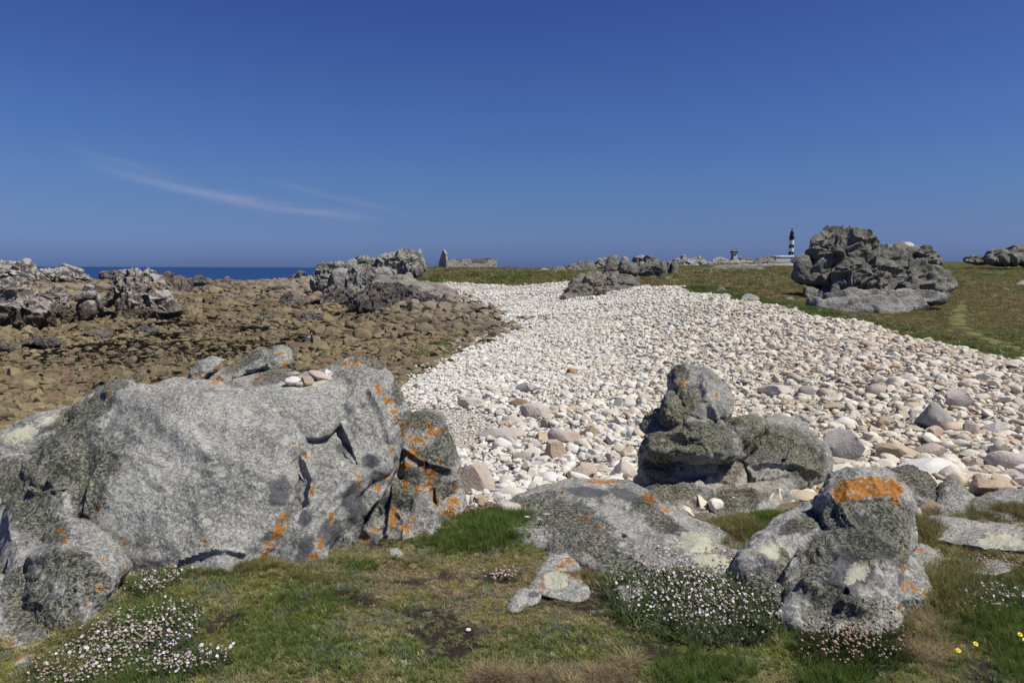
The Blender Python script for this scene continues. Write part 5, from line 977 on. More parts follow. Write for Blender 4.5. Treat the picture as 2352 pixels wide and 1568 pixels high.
for u0, v0, u1, v1, kd, tone, lab in HAND:
    if kd is None: continue
    uc = (u0+u1)/2; hh = v1-v0
    D = hit(uc, v1 - .12*hh); w = (u1-u0)*D/FOC*1.02; h = hh*D/FOC
    T = {'round': TR, 'slab': TS, 'block': TA}[kd]; me = T[rng.integers(len(T))].copy(); me.materials.clear(); me.materials.append(TONE[tone])
    co = np.empty(len(me.vertices)*3, np.float32); me.vertices.foreach_get('co', co); co = co.reshape(-1, 3)
    a = rng.uniform(-.5, .5) + (math.pi if rng.random() < .5 else 0); ca, sa = math.cos(a), math.sin(a)
    co = np.stack([co[:, 0]*ca-co[:, 1]*sa, co[:, 0]*sa+co[:, 1]*ca, co[:, 2]], -1)
    ext = co.max(0)-co.min(0); co = (co-(co.max(0)+co.min(0))/2)/ext
    dp = max(w*.72, h*.8); co = co*np.array([w, dp, h*1.12])
    pp_ = co/max(w, h); nn = co/np.maximum(np.linalg.norm(co, axis=1, keepdims=True), 1e-6)
    co += nn*(w*.03*fbm(pp_*3 + uc, 3, 77))[:, None]
    if tone != 'wet':
        pass
    me.vertices.foreach_set('co', co.astype(np.float32).ravel()); me.update()
    top = P(uc, v0, D); x = float(top[0]); y = D + dp*.3
    o = link('beach_stone' if u0 > 1030 else 'shore_rock', me); o.location = (x*y/D, y, float(P(uc, (v0+v1)/2, y)[2]) - h*.03)
    tag(o, lab, 'stone'); hx.append((x*y/D, y, w*.5))
hx = np.array(hx)
# --- the cairn on the big outcrop
def hand_stone(name, lab, u0, v0, u1, v1, D, kd, tone, tilt, seed, thick=.8):
    me = {'round': TR, 'slab': TS, 'block': TA}[kd][seed % 5].copy(); me.materials.clear(); me.materials.append(TONE[tone])
    co = np.empty(len(me.vertices)*3, np.float32); me.vertices.foreach_get('co', co); co = co.reshape(-1, 3)
    ext = co.max(0)-co.min(0); co = (co-(co.max(0)+co.min(0))/2)/ext
    w, h = (u1-u0)*D/FOC, (v1-v0)*D/FOC; co = co*np.array([w, w*thick, h])
    c, s = math.cos(tilt), math.sin(tilt); co = np.stack([co[:, 0]*c-co[:, 2]*s, co[:, 1], co[:, 0]*s+co[:, 2]*c], -1)
    me.vertices.foreach_set('co', co.astype(np.float32).ravel()); me.update()
    o = link(name, me); o.location = tuple(float(q) for q in P((u0+u1)/2, (v0+v1)/2, D)); return tag(o, lab, 'stone')
for a in (('cairn_stone', 'rounded white stone, leftmost of the few placed on the big outcrop', 652, 863, 692, 888, 4.42, 'round', 'white', .05, 1), ('cairn_stone', 'flat grey stone resting on the rounded white stone of the little cairn', 656, 852, 690, 866, 4.44, 'slab', 'grey', 0, 2),
          ('cairn_stone', 'rough tan lump in the middle of the little cairn', 690, 862, 722, 888, 4.40, 'block', 'tan', .2, 3), ('cairn_stone', 'long brown stone leaning across the little cairn', 706, 856, 768, 873, 4.42, 'slab', 'pink', -.42, 4), ('cairn_stone', 'white stone at the right end of the little cairn', 738, 848, 764, 870, 4.55, 'block', 'white', .3, 0), ('cairn_stone', 'small cream chip in front of the tan lump of the little cairn', 680, 876, 700, 892, 4.34, 'block', 'pale', .5, 2)):
    a = list(a); a[6] = (rock_hit((a[2]+a[4])/2, a[5]-2) or a[6]) + .015; hand_stone(*a)
# --- a small white pebble and chips on the turf
for a in ((640, 1484, 662, 1500, 'small white stone lying on the green turf in the lower middle'), (1068, 1442, 1082, 1450, 'tiny pale pebble on the bare soil in the centre of the turf'), (1148, 1250, 1164, 1258, 'tiny grey pebble by the lush grass')):
    hand_stone('turf_stone', a[4], *a[:4], DG(a[3]-3)+.01, 'round', 'white', .1, 3)

LM_B = [('the pinkish-grey block', 1098, 1140), ('the cube-shaped grey stone', 1210, 908), ('the rounded brown stone', 1194, 936), ('the rusty brown block', 1312, 863), ('the loaf-shaped stone', 1155, 1010), ('the round white boulder', 1154, 1038), ('the pinkish wedge', 1298, 1025), ('the sloping tan slab', 1275, 1058), ('the broad pinkish boulder', 1338, 1103),
        ('the hollowed pale boulder', 1430, 1108), ('the mossy stack', 1590, 1110), ('the bearded round boulder', 1800, 1120), ('the pyramid-shaped boulder', 1935, 1072), ('the flat-topped tan boulder', 2060, 1064), ('the wide white boulder', 2130, 1106), ('the tall grey-faced boulder', 2148, 996), ('the square-shouldered boulder', 2208, 943), ('the squared white boulder', 2284, 1002), ('the huge smooth boulder', 2335, 1088),
        ('the bluish-white boulder', 1940, 988), ('the peaked double boulder', 1780, 916), ('the brick-shaped slab', 1911, 946), ('the green boulder', 2095, 1165), ('the wedge boulder', 2200, 1170), ('the long low boulder', 1400, 1115), ('the orange lichen boulder', 1040, 1130), ('the large olive tor', 2000, 700), ('the two-headed tor', 1420, 672), ('the wet black stone', 1056, 804)]
LM_S = [('the finger-ribbed boulder', 560, 900), ('the big outcrop', 760, 900), ('the tilted dark block', 808, 793), ('the flat-topped rock', 720, 790), ('the stepped shore rock', 878, 768), ('the dark ledge', 890, 712), ('the headland crag', 790, 668), ('the ribbed crag', 330, 735), ('the pale-capped crag', 195, 748), ('the big streaked crag', 80, 764), ('the leaning crag', 408, 676), ('the purple-brown boulder', 668, 700), ('the wet black stone', 1056, 804),
        ('the green weed', 990, 815), ('the left edge', 10, 880), ('the black weed patch', 330, 800), ('the mossy hump', 250, 880)]
def landmarks(L): return [(n_, (lambda d_: (float(ray(a_, b_)[0]/ray(a_, b_)[1])*d_, d_))(hit(a_, b_))) for n_, a_, b_ in L]
ORD = ['nearest', 'second nearest', 'third nearest', 'fourth nearest', 'fifth nearest', 'sixth nearest', 'seventh nearest', 'eighth nearest', 'ninth nearest', 'tenth nearest'] + ['%dth nearest' % i for i in range(11, 21)] + ['21st nearest', '22nd nearest', '23rd nearest'] + ['%dth nearest' % i for i in range(24, 60)]
def describe(objs, L, what):
    lm = landmarks(L); bins = {}
    for o in objs:
        (o, x, y) = o if isinstance(o, tuple) else (o, o.location[0], o.location[1]); n_, (a_, b_) = min(lm, key=lambda q: ((q[1][0]-x)**2 + (q[1][1]-y)**2)/q[1][1])
        dx, dy = x-a_, y-b_; way = ('right of' if dx > 0 else 'left of') if abs(dx) > abs(dy)*.6 else ('behind' if dy > 0 else 'in front of')
        bins.setdefault((n_, way), []).append((math.hypot(dx, dy), o))
    for (n_, way), q in bins.items():
        for i, (_, o) in enumerate(sorted(q, key=lambda t_: t_[0])):
            o['label'] = '%s %s, %s of those %s %s' % (SHAPE[o.data.name.split('.')[0]], what, ORD[min(i, len(ORD)-1)], way, n_)
SHAPE = {'rounded_stone': 'rounded', 'slabby_stone': 'flat', 'angular_stone': 'angular', 'shore_ledge': 'low dark broken'}
LOOSE_B, LOOSE_S = [], []
# --- scattered beach stones
XS, YS, RS = [], [], []
def add(D0, D1, s0, s1, n, zn, med, sg, lo, hi):
    x, y = sample(D0, D1, s0, s1, n, zn); XS.append(x); YS.append(y); RS.append(lognorm(len(x), med, sg, lo, hi))
add(4.3, 9, -.4, 1.0, 7500, ZB, .045, .48, .024, .19); add(4.3, 9, -.4, 1.0, 18000, ZB, .017, .4, .009, .035)
add(9, 16, -.4, 1.0, 19000, ZB, .044, .46, .022, .18); add(9, 16, -.4, 1.0, 22000, ZB, .022, .3, .014, .04)
add(16, 30, -.3, .65, 30000, ZB, .054, .45, .03, .2); add(16, 30, -.3, .15, 30000, ZB, .042, .35, .025, .09); add(30, 50, -.25, .4, 40000, ZB, .072, .35, .045, .24); add(50, 75, -.2, .25, 16000, ZB, .11, .35, .07, .24)
x, y, r = map(np.concatenate, (XS, YS, RS))
r = r*np.clip(.98 + (x/np.maximum(y, 1))*.75, .68, 1.12)
# gravelly patch near the left side has only fine stones
u, v = proj(np.stack([x, y, height(x, y)], -1))
gp = blob(1060, 970, u, v, 90, 30, 10) + blob(1040, 1000, u, v, 60, 24, 30); keep = ~((gp > .45) & (r > .035)); x, y, r = x[keep], y[keep], r[keep]
r = np.where(y < 9, np.minimum(r, .12), np.minimum(r, .15))
# keep clear of the hand placed ones
d2 = np.full(len(x), 1e9)
for hx_, hy_, hr_ in hx: d2 = np.minimum(d2, np.hypot(x-hx_, y-hy_)/hr_)
keep = ~((d2 < .8) & (r > .03)); x, y, r = x[keep], y[keep], r[keep]
def place(x, y, r, slabby, lift):
    n = len(x); z = ground(x, y)
    rot = np.stack([rng.normal(size=n)*.22, rng.normal(size=n)*.22, rng.uniform(0, 6.283, n)], -1)
    rot += (rng.random(n) < .08)[:, None]*np.stack([rng.normal(size=n)*.6, rng.normal(size=n)*.6, 0*r], -1)
    scl = r[:, None]*rng.uniform(.82, 1.18, (n, 3))
    return np.stack([x, y, z + r*lift], -1), rot, scl
pts, rot, scl = place(x, y, r, .4, .18)
pts[:, 2] += rng.uniform(0, 1, len(x))**3*.05*(r > .03)
u, v = proj(pts); vis = (u > -20) & (u < MW+20) & (v < MH+20)
app = np.where(vis, r/y, 0)
TPL = TR + TS + TA[:4]
pr = np.r_[np.full(7, .26/7), np.full(5, .38/5), np.full(4, .36/4)]
pick = rng.choice(len(TPL), len(x), p=pr)
order = np.argsort(-app); nb = 236
for k in order[:nb]:
    me = TPL[pick[k]]
    if not me.materials: me.materials.append(PEB)
    o = bpy.data.objects.new('beach_stone', me); COL.objects.link(o); o.location = pts[k]; o.rotation_euler = rot[k]; o.scale = scl[k]
    tag(o, 'x', 'stone', 'loose stones of the pale pebble bank'); LOOSE_B.append(o)
rest = order[nb:]
tag(scatter('pebbles', pts[rest], rot[rest], scl[rest], pick[rest], TPL, PEB), 'sheet of pale sea-rounded pebbles covering the bank', 'pebbles', kind='stuff')
# --- scattered shore rocks
XS, YS, RS = [], [], []
add(4.6, 14, -1.0, -.05, 2600, ZS, .12, .4, .06, .3); add(14, 30, -.95, .05, 15000, ZS, .125, .42, .06, .42); add(14, 30, -.95, .05, 12000, ZS, .065, .3, .04, .12)
add(30, 60, -.95, .1, 30000, ZS, .17, .5, .09, .75); add(60, 110, -.95, .05, 16000, ZS, .32, .5, .16, 1.2); add(110, 180, -.95, .0, 14000, ZS, .38, .4, .2, .9)
x, y, r = map(np.concatenate, (XS, YS, RS))
u, v = proj(np.stack([x, y, height(x, y)], -1))
flat = blob(330, 800, u, v, 420, 60, -4) > .4       # weedy pool flats: smaller stones with dark gaps
keep = ~(flat & ((r > .32) | (rng.random(len(x)) < .35))); x, y, r = x[keep], y[keep], r[keep]
pts, rot, scl = place(x, y, r, .5, .12)
u, v = proj(pts); vis = (u > -20) & (u < MW+20)
hid = inpoly(u, v, [(0, 1000), (200, 900), (400, 870), (600, 860), (830, 830), (920, 900), (950, 1200), (0, 1500)])
app = np.where(vis & ~hid, r/y, 0); TPS_ = TS + TA + TR[:3]; ps = np.r_[np.full(5, .5/5), np.full(7, .42/7), np.full(3, .08/3)]
TPS2 = [m.copy() for m in TPS_]
for m in TPS2: m.materials.clear(); m.materials.append(SHO)
pick = rng.choice(len(TPS2), len(x), p=ps); order = np.argsort(-app); nb = 290
for k in order[:nb]:
    o = bpy.data.objects.new('shore_rock', TPS2[pick[k]]); COL.objects.link(o); o.location = pts[k]; o.rotation_euler = rot[k]; o.scale = scl[k]
    tag(o, 'x', 'stone', 'loose rocks of the brown low-tide shore'); LOOSE_S.append(o)
rest = order[nb:]
tag(scatter('shore_stones', pts[rest], rot[rest], scl[rest], pick[rest], TPS2, SHO), 'spread of ochre-brown weedy stones covering the low-tide shore', 'stones', kind='stuff')
describe(LOOSE_B, LM_B, 'beach stone'); describe(LOOSE_S, LM_S, 'shore stone'); describe(LEDGES, LM_S, 'rock ledge')
for o, _, _ in LEDGES: o['group'] = 'low rock ledges on the shore'
# ------------------------------------------------------------------ grass, flowers and tufted lichen
def strips(blades):
    """blades: list of (points (k,3), half width) -> V, F (quads)"""
    V_, F_ = [], []
    for pts_, w, side in blades:
        n = len(pts_); b0 = len(V_)
        for i, p in enumerate(pts_):
            ww = w*(1 - (i/(n-1))**1.6*.85); V_.append(p - side*ww); V_.append(p + side*ww)
        for i in range(n-1): F_.append((b0+2*i, b0+2*i+1, b0+2*i+3, b0+2*i+2))
    return np.array(V_), np.array(F_)
def tuft(name, seed, nb, spread, lean, width, seg=2, hvar=.4, curl=.5):
    r = np.random.default_rng(seed); bl = []
    for _ in range(nb):
        a = r.uniform(0, 6.283); base = np.array([math.cos(a), math.sin(a), 0])*spread*math.sqrt(r.random()); b = r.uniform(0, 6.283); d = np.array([math.cos(b), math.sin(b), 0])
        h = 1 - hvar*r.random(); L = lean*r.uniform(.3, 1.2); pts_ = []
        for i in range(seg+1):
            t = i/seg; pts_.append(base + d*L*(t**1.6) + np.array([0, 0, h*(t - curl*.35*t*t)]))
        side = np.array([-d[1], d[0], 0])*1.0; bl.append((np.array(pts_), width, side))
    V_, F_ = strips(bl); return make_mesh(name, V_, F_, smooth=False)
def mat_blade(name='grass_blade', sheen=.15):
    t = NT(name); a = t.attr('tint', 'INSTANCER').outputs['Vector']; r = t.rand()
    v = t.n.new('ShaderNodeHueSaturation'); t.put(v.inputs['Color'], a); t.put(v.inputs['Value'], t.math('MULTIPLY_ADD', r, .7, .85)); t.put(v.inputs['Hue'], t.math('MULTIPLY_ADD', r, .03, .485))
    t.done(v.outputs[0], .75, spec=.15)
    tr = t.n.new('ShaderNodeBsdfTranslucent'); t.put(tr.inputs[0], v.outputs[0]); mx = t.n.new('ShaderNodeMixShader'); mx.inputs[0].default_value = .38
    out = t.n['Material Output']; t.l.new(t.b.outputs[0], mx.inputs[1]); t.l.new(tr.outputs[0], mx.inputs[2]); t.l.new(mx.outputs[0], out.inputs[0])
    return t.m
BL = mat_blade()
GT = [tuft('turf_tuft', 200+i, 14, .75, .9, .075) for i in range(5)]
TT = [tuft('grass_tuft', 220+i, 26, .35, .75, .022, seg=3) for i in range(4)]
RT = [tuft('rosette', 240+i, 13, .25, 1.25, .13, seg=2, curl=1.8) for i in range(3)]
ST = [tuft('dry_tuft', 250+i, 30, .35, 1.5, .018, seg=3, curl=1.2) for i in range(3)]
def tints(n, cols, w=None):
    c = np.array(cols)[rng.choice(len(cols), n, p=w)]
    return c*rng.uniform(.8, 1.2, (n, 1))
def field(n, D0, D1, s0=-1.3, s1=1.3): return sample(D0, D1, s0, s1, n, ZT)
# turf
x, y = field(100000, 2.0, 5.3)
g, so, br = turf_masks(x, y); keep = rng.random(len(x)) > so*.93
x, y, g, br = x[keep], y[keep], g[keep], br[keep]; n = len(x)
nz = fbm(np.stack([x*5, y*5, 0*x], -1), 3, 71); nz2 = fbm(np.stack([x*14, y*14, 0*x], -1), 2, 72)
gg = np.clip(g + nz*.5, 0, 1)[:, None]; bb = np.clip(br*.85 + nz2*.75 + nz*.25 - g*.25, 0, 1)[:, None]
green = np.where(rng.random((n, 1)) < .5, np.array([[.180, .220, .065]]), np.array([[.140, .180, .056]]))
olive = np.where(rng.random((n, 1)) < .5, np.array([[.320, .280, .130]]), np.array([[.250, .225, .105]]))
brn = np.where(rng.random((n, 1)) < .55, np.array([[.370, .285, .180]]), np.array([[.280, .205, .125]]))
c = olive*(1-gg) + green*gg; c = c*(1-bb) + brn*bb
lime = (fbm(np.stack([x*7, y*7, 0*x], -1), 3, 75) > .42) & (rng.random(n) < .7); c[lime] = (.27, .26, .07)
grey = (fbm(np.stack([x*9, y*9, 0*x], -1), 3, 76) > .5) & (rng.random(n) < .6); c[grey] = (.20, .22, .16)
straw = rng.random(n) < .10; c[straw] = (.42, .35, .22)
hgt = (.014 + .016*gg[:, 0]*(1-bb[:, 0]))*rng.uniform(.6, 1.4, n)
scl = np.stack([rng.uniform(.014, .024, n), rng.uniform(.014, .024, n), hgt], -1)
rot = np.stack([rng.normal(size=n)*.2, rng.normal(size=n)*.2, rng.uniform(0, 6.28, n)], -1)
def on_turf(x, y): return np.stack([x, y, height(x, y) + .012*fbm(np.stack([x*5, y*5, 0*x], -1), 3, 31) - .002], -1)
tag(scatter('turf_grass', on_turf(x, y), rot, scl, rng.integers(0, 5, n), GT, BL, c), 'short wind-clipped grass of the foreground turf', 'grass', kind='stuff')
# rosettes of plantain in the centre
x, y = field(9000, 2.3, 4.5, -.5, .6); u, v = proj(on_turf(x, y)); w = blob(1050, 1450, u, v, 330, 70) + .5*blob(1250, 1400, u, v, 200, 60) + .12
k = rng.random(len(x)) < w*.42; x, y = x[k], y[k]; n = len(x)
tag(scatter('plantain_rosettes', on_turf(x, y), np.stack([0*x, 0*x, rng.uniform(0, 6, n)], -1), np.repeat(rng.uniform(.012, .026, n)[:, None], 3, 1)*np.array([1, 1, .5]), rng.integers(0, 3, n), RT, BL, tints(n, [(.12, .15, .095), (.15, .175, .13), (.10, .13, .055)])), 'silvery plantain rosettes pressed into the worn turf', 'plants', kind='stuff')
# longer grass
LONG = [(1150, 1215, 70, 30, 900, .085, 'g'), (1060, 1245, 80, 22, 650, .05, 'g'), (1110, 1175, 60, 16, 300, .06, 'm'), (2190, 1350, 60, 50, 900, .10, 'm'), (2240, 1400, 80, 60, 600, .07, 'g'), (1690, 1215, 40, 22, 380, .08, 'm'), (1800, 1190, 60, 10, 260, .05, 'g'), (1760, 1180, 40, 10, 200, .05, 'g'), (2120, 1215, 30, 22, 260, .09, 'm'),
        (2310, 1170, 60, 12, 400, .09, 'm'), (2240, 1185, 60, 8, 300, .06, 'm'), (480, 1320, 120, 16, 500, .04, 'm'), (600, 1315, 60, 10, 200, .05, 'm'), (2120, 1490, 60, 46, 150, .05, 's'), (2150, 1440, 40, 36, 90, .06, 's'), (1290, 1556, 100, 16, 60, .05, 's'), (1130, 1558, 40, 14, 34, .075, 's'), (1390, 1560, 60, 14, 50, .055, 's'), (1440, 1530, 30, 14, 12, .07, 's'), (1620, 1545, 90, 30, 300, .06, 'g'), (2300, 1330, 80, 20, 400, .06, 'm'),
        (1920, 1560, 80, 20, 250, .05, 'g'), (700, 1390, 90, 30, 500, .032, 'g'), (650, 1480, 110, 50, 600, .032, 'g'), (1560, 1400, 120, 60, 300, .05, 'g'), (260, 1540, 120, 40, 400, .05, 'g'), (2340, 1490, 50, 60, 500, .05, 'g'), (345, 1430, 60, 22, 200, .05, 'g'), (830, 1300, 40, 12, 120, .04, 'g'), (150, 1540, 60, 20, 160, .06, 'm'), (740, 1335, 90, 9, 260, .035, 'm'), (1280, 1388, 70, 7, 120, .028, 'm'), (1200, 1405, 40, 6, 60, .025, 'm'), (1420, 1330, 110, 10, 260, .038, 'm'), (1990, 1448, 110, 9, 220, .05, 'm'), (1760, 1395, 50, 9, 120, .05, 'g'), (215, 1470, 50, 20, 160, .05, 'm'), (2230, 1268, 90, 8, 200, .035, 'm'), (950, 1300, 60, 8, 120, .03, 'm'), (1455, 1395, 40, 7, 90, .03, 'g')]
X, Y, H, K, C = [], [], [], [], []
PAL = {'g': [(.105, .160, .036), (.135, .185, .045), (.085, .125, .032)], 'm': [(.18, .18, .065), (.14, .165, .050), (.25, .20, .095)], 's': [(.36, .29, .175), (.28, .22, .13), (.20, .155, .09)]}
for u0, v0, ru, rv, cnt, h, kd in LONG:
    uu = u0 + rng.normal(size=cnt)*ru*.6; vv = v0 + rng.normal(size=cnt)*rv*.6
    a, b_, c_ = ray(uu, vv); D = 1.6*b_/-c_; ok = (D < 5.4) & (D > 1.9)
    xx = a/b_*D; X.append(xx[ok]); Y.append(D[ok]); m_ = int(ok.sum()); H.append(h*rng.uniform(.5, 1.25, m_)); K.append(np.where(kd == 's', rng.integers(4, 7, m_), rng.integers(0, 4, m_))); C.append(tints(m_, PAL[kd]))
x, y, h, k, c = map(np.concatenate, (X, Y, H, K, C)); n = len(x)
tag(scatter('long_grass', on_turf(x, y), np.stack([rng.normal(size=n)*.22, rng.normal(size=n)*.22, rng.uniform(0, 6.28, n)], -1), np.stack([h*.8, h*.8, h], -1), k, TT + ST, BL, c), 'tufts of longer green and straw-coloured grass around the rocks', 'grass', kind='stuff')

# tufted lichen hanging on the near rocks
LT = [tuft('lichen_tuft', 260+i, 20, .5, .8, .07, seg=2) for i in range(4)]
LM = mat_blade('tufted_lichen')
for parent in dict.fromkeys(m[0] for m in MOSSY):
    PT, NR_ = [], []
    for pr_, V_, q, mask in MOSSY:
        if pr_ is not parent: continue
        ctr = V_[q].mean(1); fn = np.cross(V_[q[:, 2]]-V_[q[:, 0]], V_[q[:, 3]]-V_[q[:, 1]]); ar = np.linalg.norm(fn, axis=1)/2; nn = fn/np.maximum(ar*2, 1e-9)[:, None]
        mk = mask[q].mean(1); nz = fbm(ctr*7, 3, 83)
        facing = (nn*(np.array([0, 0, CAMZ]) - ctr)).sum(1) > -.15
        dens = sstep(.42, .85, mk + .55*nz)*facing*(ctr[:, 1] < 6.5)*2600
        cnt = rng.poisson(np.clip(dens*ar, 0, 6)); idx_ = np.repeat(np.arange(len(ctr)), cnt)
        if len(idx_) == 0: continue
        w = rng.dirichlet((1, 1, 1, 1), len(idx_)); PT.append((V_[q[idx_]]*w[..., None]).sum(1)); NR_.append(nn[idx_])
    if not PT: continue
    PT = np.vstack(PT); NR_ = np.vstack(NR_); n = len(PT)
    if n < 40: continue
    d = NR_ + rng.normal(size=(n, 3))*.35; d /= np.linalg.norm(d, axis=1, keepdims=True)
    rx_ = np.arccos(np.clip(d[:, 2], -1, 1)); rz_ = np.arctan2(d[:, 0], -d[:, 1])
    rr = np.stack([rx_, 0*rx_, rz_], -1); sc_ = rng.uniform(.006, .014, n); off = np.array(parent.location) if parent.type == 'EMPTY' else 0
    kc = fbm(PT*4, 2, 85)[:, None]*.5 + .5
    c = tints(n, [(.29, .29, .18), (.34, .34, .225), (.21, .21, .13)])*(1-.35*kc) 
    o = scatter('lichen', PT - off, rr, np.repeat(sc_[:, None], 3, 1), rng.integers(0, 4, n), LT, LM, c, parent); o['kind'] = 'stuff'

# --- flowers
def merge(parts):
    V_, F_, o = [], [], 0
    for v_, f_ in parts: V_.append(v_); F_.append(f_ + o); o += len(v_)
    return np.vstack(V_), np.vstack(F_)
def campion_mesh(name, seed, rad=.011):
    r = np.random.default_rng(seed); P_ = []
    for i in range(5):
        a = i*1.2566 + r.uniform(-.1, .1)
        for sgn in (-.28, .28):
            b = a + sgn; d = np.array([math.cos(b), math.sin(b), 0]); s_ = np.array([-d[1], d[0], 0]); L = rad*r.uniform(.85, 1.1)
            P_.append((np.array([d*L*.12, d*L*.6 + s_*L*.26 + [0, 0, L*.10], d*L + [0, 0, L*r.uniform(-.15, .2)], d*L*.6 - s_*L*.26 + [0, 0, L*.10]]), np.array([[0, 1, 2, 3]])))
    me = make_mesh(name, *merge(P_), smooth=False); return me
def ball(rx, ry, rz, c=(0, 0, 0), n=7, m=5):
    V_ = []; 
    for j in range(m+1):
        p = math.pi*j/m
        for i in range(n): a = 6.283*i/n; V_.append((c[0]+rx*math.sin(p)*math.cos(a), c[1]+ry*math.sin(p)*math.sin(a), c[2]+rz*math.cos(p)))
    F_ = [(j*n+i, j*n+(i+1) % n, (j+1)*n+(i+1) % n, (j+1)*n+i) for j in range(m) for i in range(n)]
    return np.array(V_), np.array(F_)
def stalk(x0, x1, w):
    x0, x1 = np.array(x0, float), np.array(x1, float); s1 = np.array([w, 0, 0]); s2 = np.array([0, w, 0])
    return np.vstack([x0-s1, x0+s1, x1+s1*.7, x1-s1*.7, x0-s2, x0+s2, x1+s2*.7, x1-s2*.7]), np.array([[0, 1, 2, 3], [4, 5, 6, 7]])
WH = plain('campion_petal', (.68, .63, .67), .6, .2, .05); CX = plain('campion_calyx', (.40, .30, .25), .7); CG = plain('campion_calyx_pale', (.36, .34, .24), .7)
BRH = NT('dry_thrift_head'); BRH = BRH.done(BRH.ramp(BRH.rand(), [(0, (.30, .20, .14)), (.5, (.40, .29, .21)), (1, (.24, .15, .10))]), .9)
LIL = NT('thrift_petal'); LIL = LIL.done(LIL.ramp(LIL.rand(), [(0, (.50, .36, .52)), (1, (.62, .50, .62))]), .8)
YEL = plain('yellow_petal', (.78, .62, .03), .6, .2, .05); STM = plain('flower_stem', (.11, .13, .05), .8)
FM = [campion_mesh('campion_flower', 300+i) for i in range(4)]
for m_ in FM: m_.materials.append(WH)
def head_mesh(name, r0, seed, mat):
    v_, f_ = ball(r0, r0, r0*.75, n=9, m=6); v_ = v_*(1 + .28*fbm(v_/r0*3.1 + seed, 2, seed))[:, None]; me = make_mesh(name, v_, f_, smooth=False); me.materials.append(mat); return me
BH = [head_mesh('dry_head', .0075, i, BRH) for i in range(3)]; LH = [head_mesh('thrift_head', .0075, 5+i, LIL) for i in range(3)]; CAL = [head_mesh('calyx', .0052, 9, CX), head_mesh('calyx_pale', .0055, 10, CG)]
def at_turf(uu, vv):
    a, b_, c_ = ray(uu, vv); D = np.clip(1.6*b_/-c_, 1.9, 5.4); return a/b_*D, D
def bed(name, label, cat, u0, v0, ru, rv, ang, nfl, meshes, partname, hgt, nleaf, leafh, leafcols, buds=0, group=None, budm=None, tilt=.9):
    x0, y0 = at_turf(u0, v0); z0 = float(height(np.array([x0]), np.array([y0]))[0]); e = empty(name, (float(x0), float(y0), z0)); tag(e, label, cat, group)
    ca, sa = math.cos(math.radians(ang)), math.sin(math.radians(ang))
    def pick(n):
        a = rng.normal(size=n)*ru*.5; b = rng.normal(size=n)*rv*.5; k = (a/ru)**2 + (b/rv)**2 < 1.2; a, b = a[k], b[k]
        return at_turf(u0 + a*ca - b*sa, v0 + a*sa + b*ca)
    x, y = pick(nleaf); n = len(x); p = on_turf(x, y) - np.array(e.location); h = leafh*rng.uniform(.5, 1.2, n)
    o = scatter('foliage', p, np.stack([rng.normal(size=n)*.3, rng.normal(size=n)*.3, rng.uniform(0, 6.28, n)], -1), np.stack([h*.7, h*.7, h], -1), rng.integers(0, 9, n), GT + TT, BL, tints(n, leafcols), e); o['kind'] = 'stuff'
    x, y = pick(nfl); p = on_turf(x, y) - np.array(e.location)
    st = []
    for i in range(len(x)):
        h = hgt*rng.uniform(.75, 1.2); hp = p[i] + np.array([rng.normal()*.012, rng.normal()*.012, h]); st.append(stalk(p[i], hp, .0007))
        f = bpy.data.objects.new(partname, meshes[i % len(meshes)]); COL.objects.link(f); f.parent = e; f.location = hp; f.scale = (s_ := rng.uniform(.42, .8), s_, s_)
        f.rotation_euler = (rng.normal()*.5 + tilt*.6, rng.normal()*.6, rng.uniform(-.6, .6))
    o = link('stems', make_mesh('stems', *merge(st), smooth=False), STM, e); o['kind'] = 'stuff'
    if buds:
        x, y = pick(buds); n = len(x); p = on_turf(x, y) - np.array(e.location); p[:, 2] += hgt*rng.uniform(.5, 1.0, n)
        bm_ = budm or CAL
        o = scatter('buds', p, rng.normal(size=(n, 3))*.5, np.repeat(rng.uniform(.7, 1.2, n)[:, None], 3, 1), rng.integers(0, len(bm_), n), bm_, bm_[0].materials[0], None, e); o['kind'] = 'stuff'
    return e
CL_ = [(.115, .155, .070), (.145, .180, .090), (.090, .120, .050)]
bed('sea_campion', 'broad bed of white sea campion in flower, left of the orange-capped rock', 'flowers', 1600, 1390, 200, 85, 12, 290, FM, 'flower', .075, 2600, .075, CL_, 700)
bed('sea_campion', 'patch of pinkish sea campion seed pods between the long low boulder and the orange-capped rock', 'flowers', 1600, 1300, 100, 26, 5, 30, FM, 'flower', .06, 500, .05, CL_, 420)
bed('sea_campion', 'sea campion and pink pods running along the bottom left edge of the grass', 'flowers', 270, 1500, 200, 60, -20, 120, FM, 'flower', .045, 1500, .05, CL_, 900)
bed('sea_campion', 'small clump of white campion at the foot of the biggest outcrop', 'flowers', 370, 1345, 80, 34, -20, 40, FM, 'flower', .04, 600, .05, CL_, 160)
bed('sea_campion', 'loose patch of white campion in the grass at the right edge', 'flowers', 2260, 1375, 100, 40, 5, 90, FM, 'flower', .055, 700, .06, CL_, 160)
bed('sea_campion', 'sparse pale pods in the bottom left, right of the orange-patched corner rock', 'flowers', 420, 1540, 120, 26, -5, 40, FM, 'flower', .045, 300, .045, CL_, 120)
bed('thrift', 'big clump of faded brown thrift heads below the orange-capped rock', 'flowers', 1960, 1490, 130, 65, 0, 230, BH, 'flower_head', .075, 2200, .05, [(.050, .080, .022), (.070, .100, .028), (.085, .095, .035)], 60, budm=BH)
bed('thrift', 'row of faded thrift heads against the base of the orange-capped rock', 'flowers', 1970, 1425, 100, 14, 3, 70, BH, 'flower_head', .08, 250, .05, [(.080, .090, .030), (.10, .10, .045)])
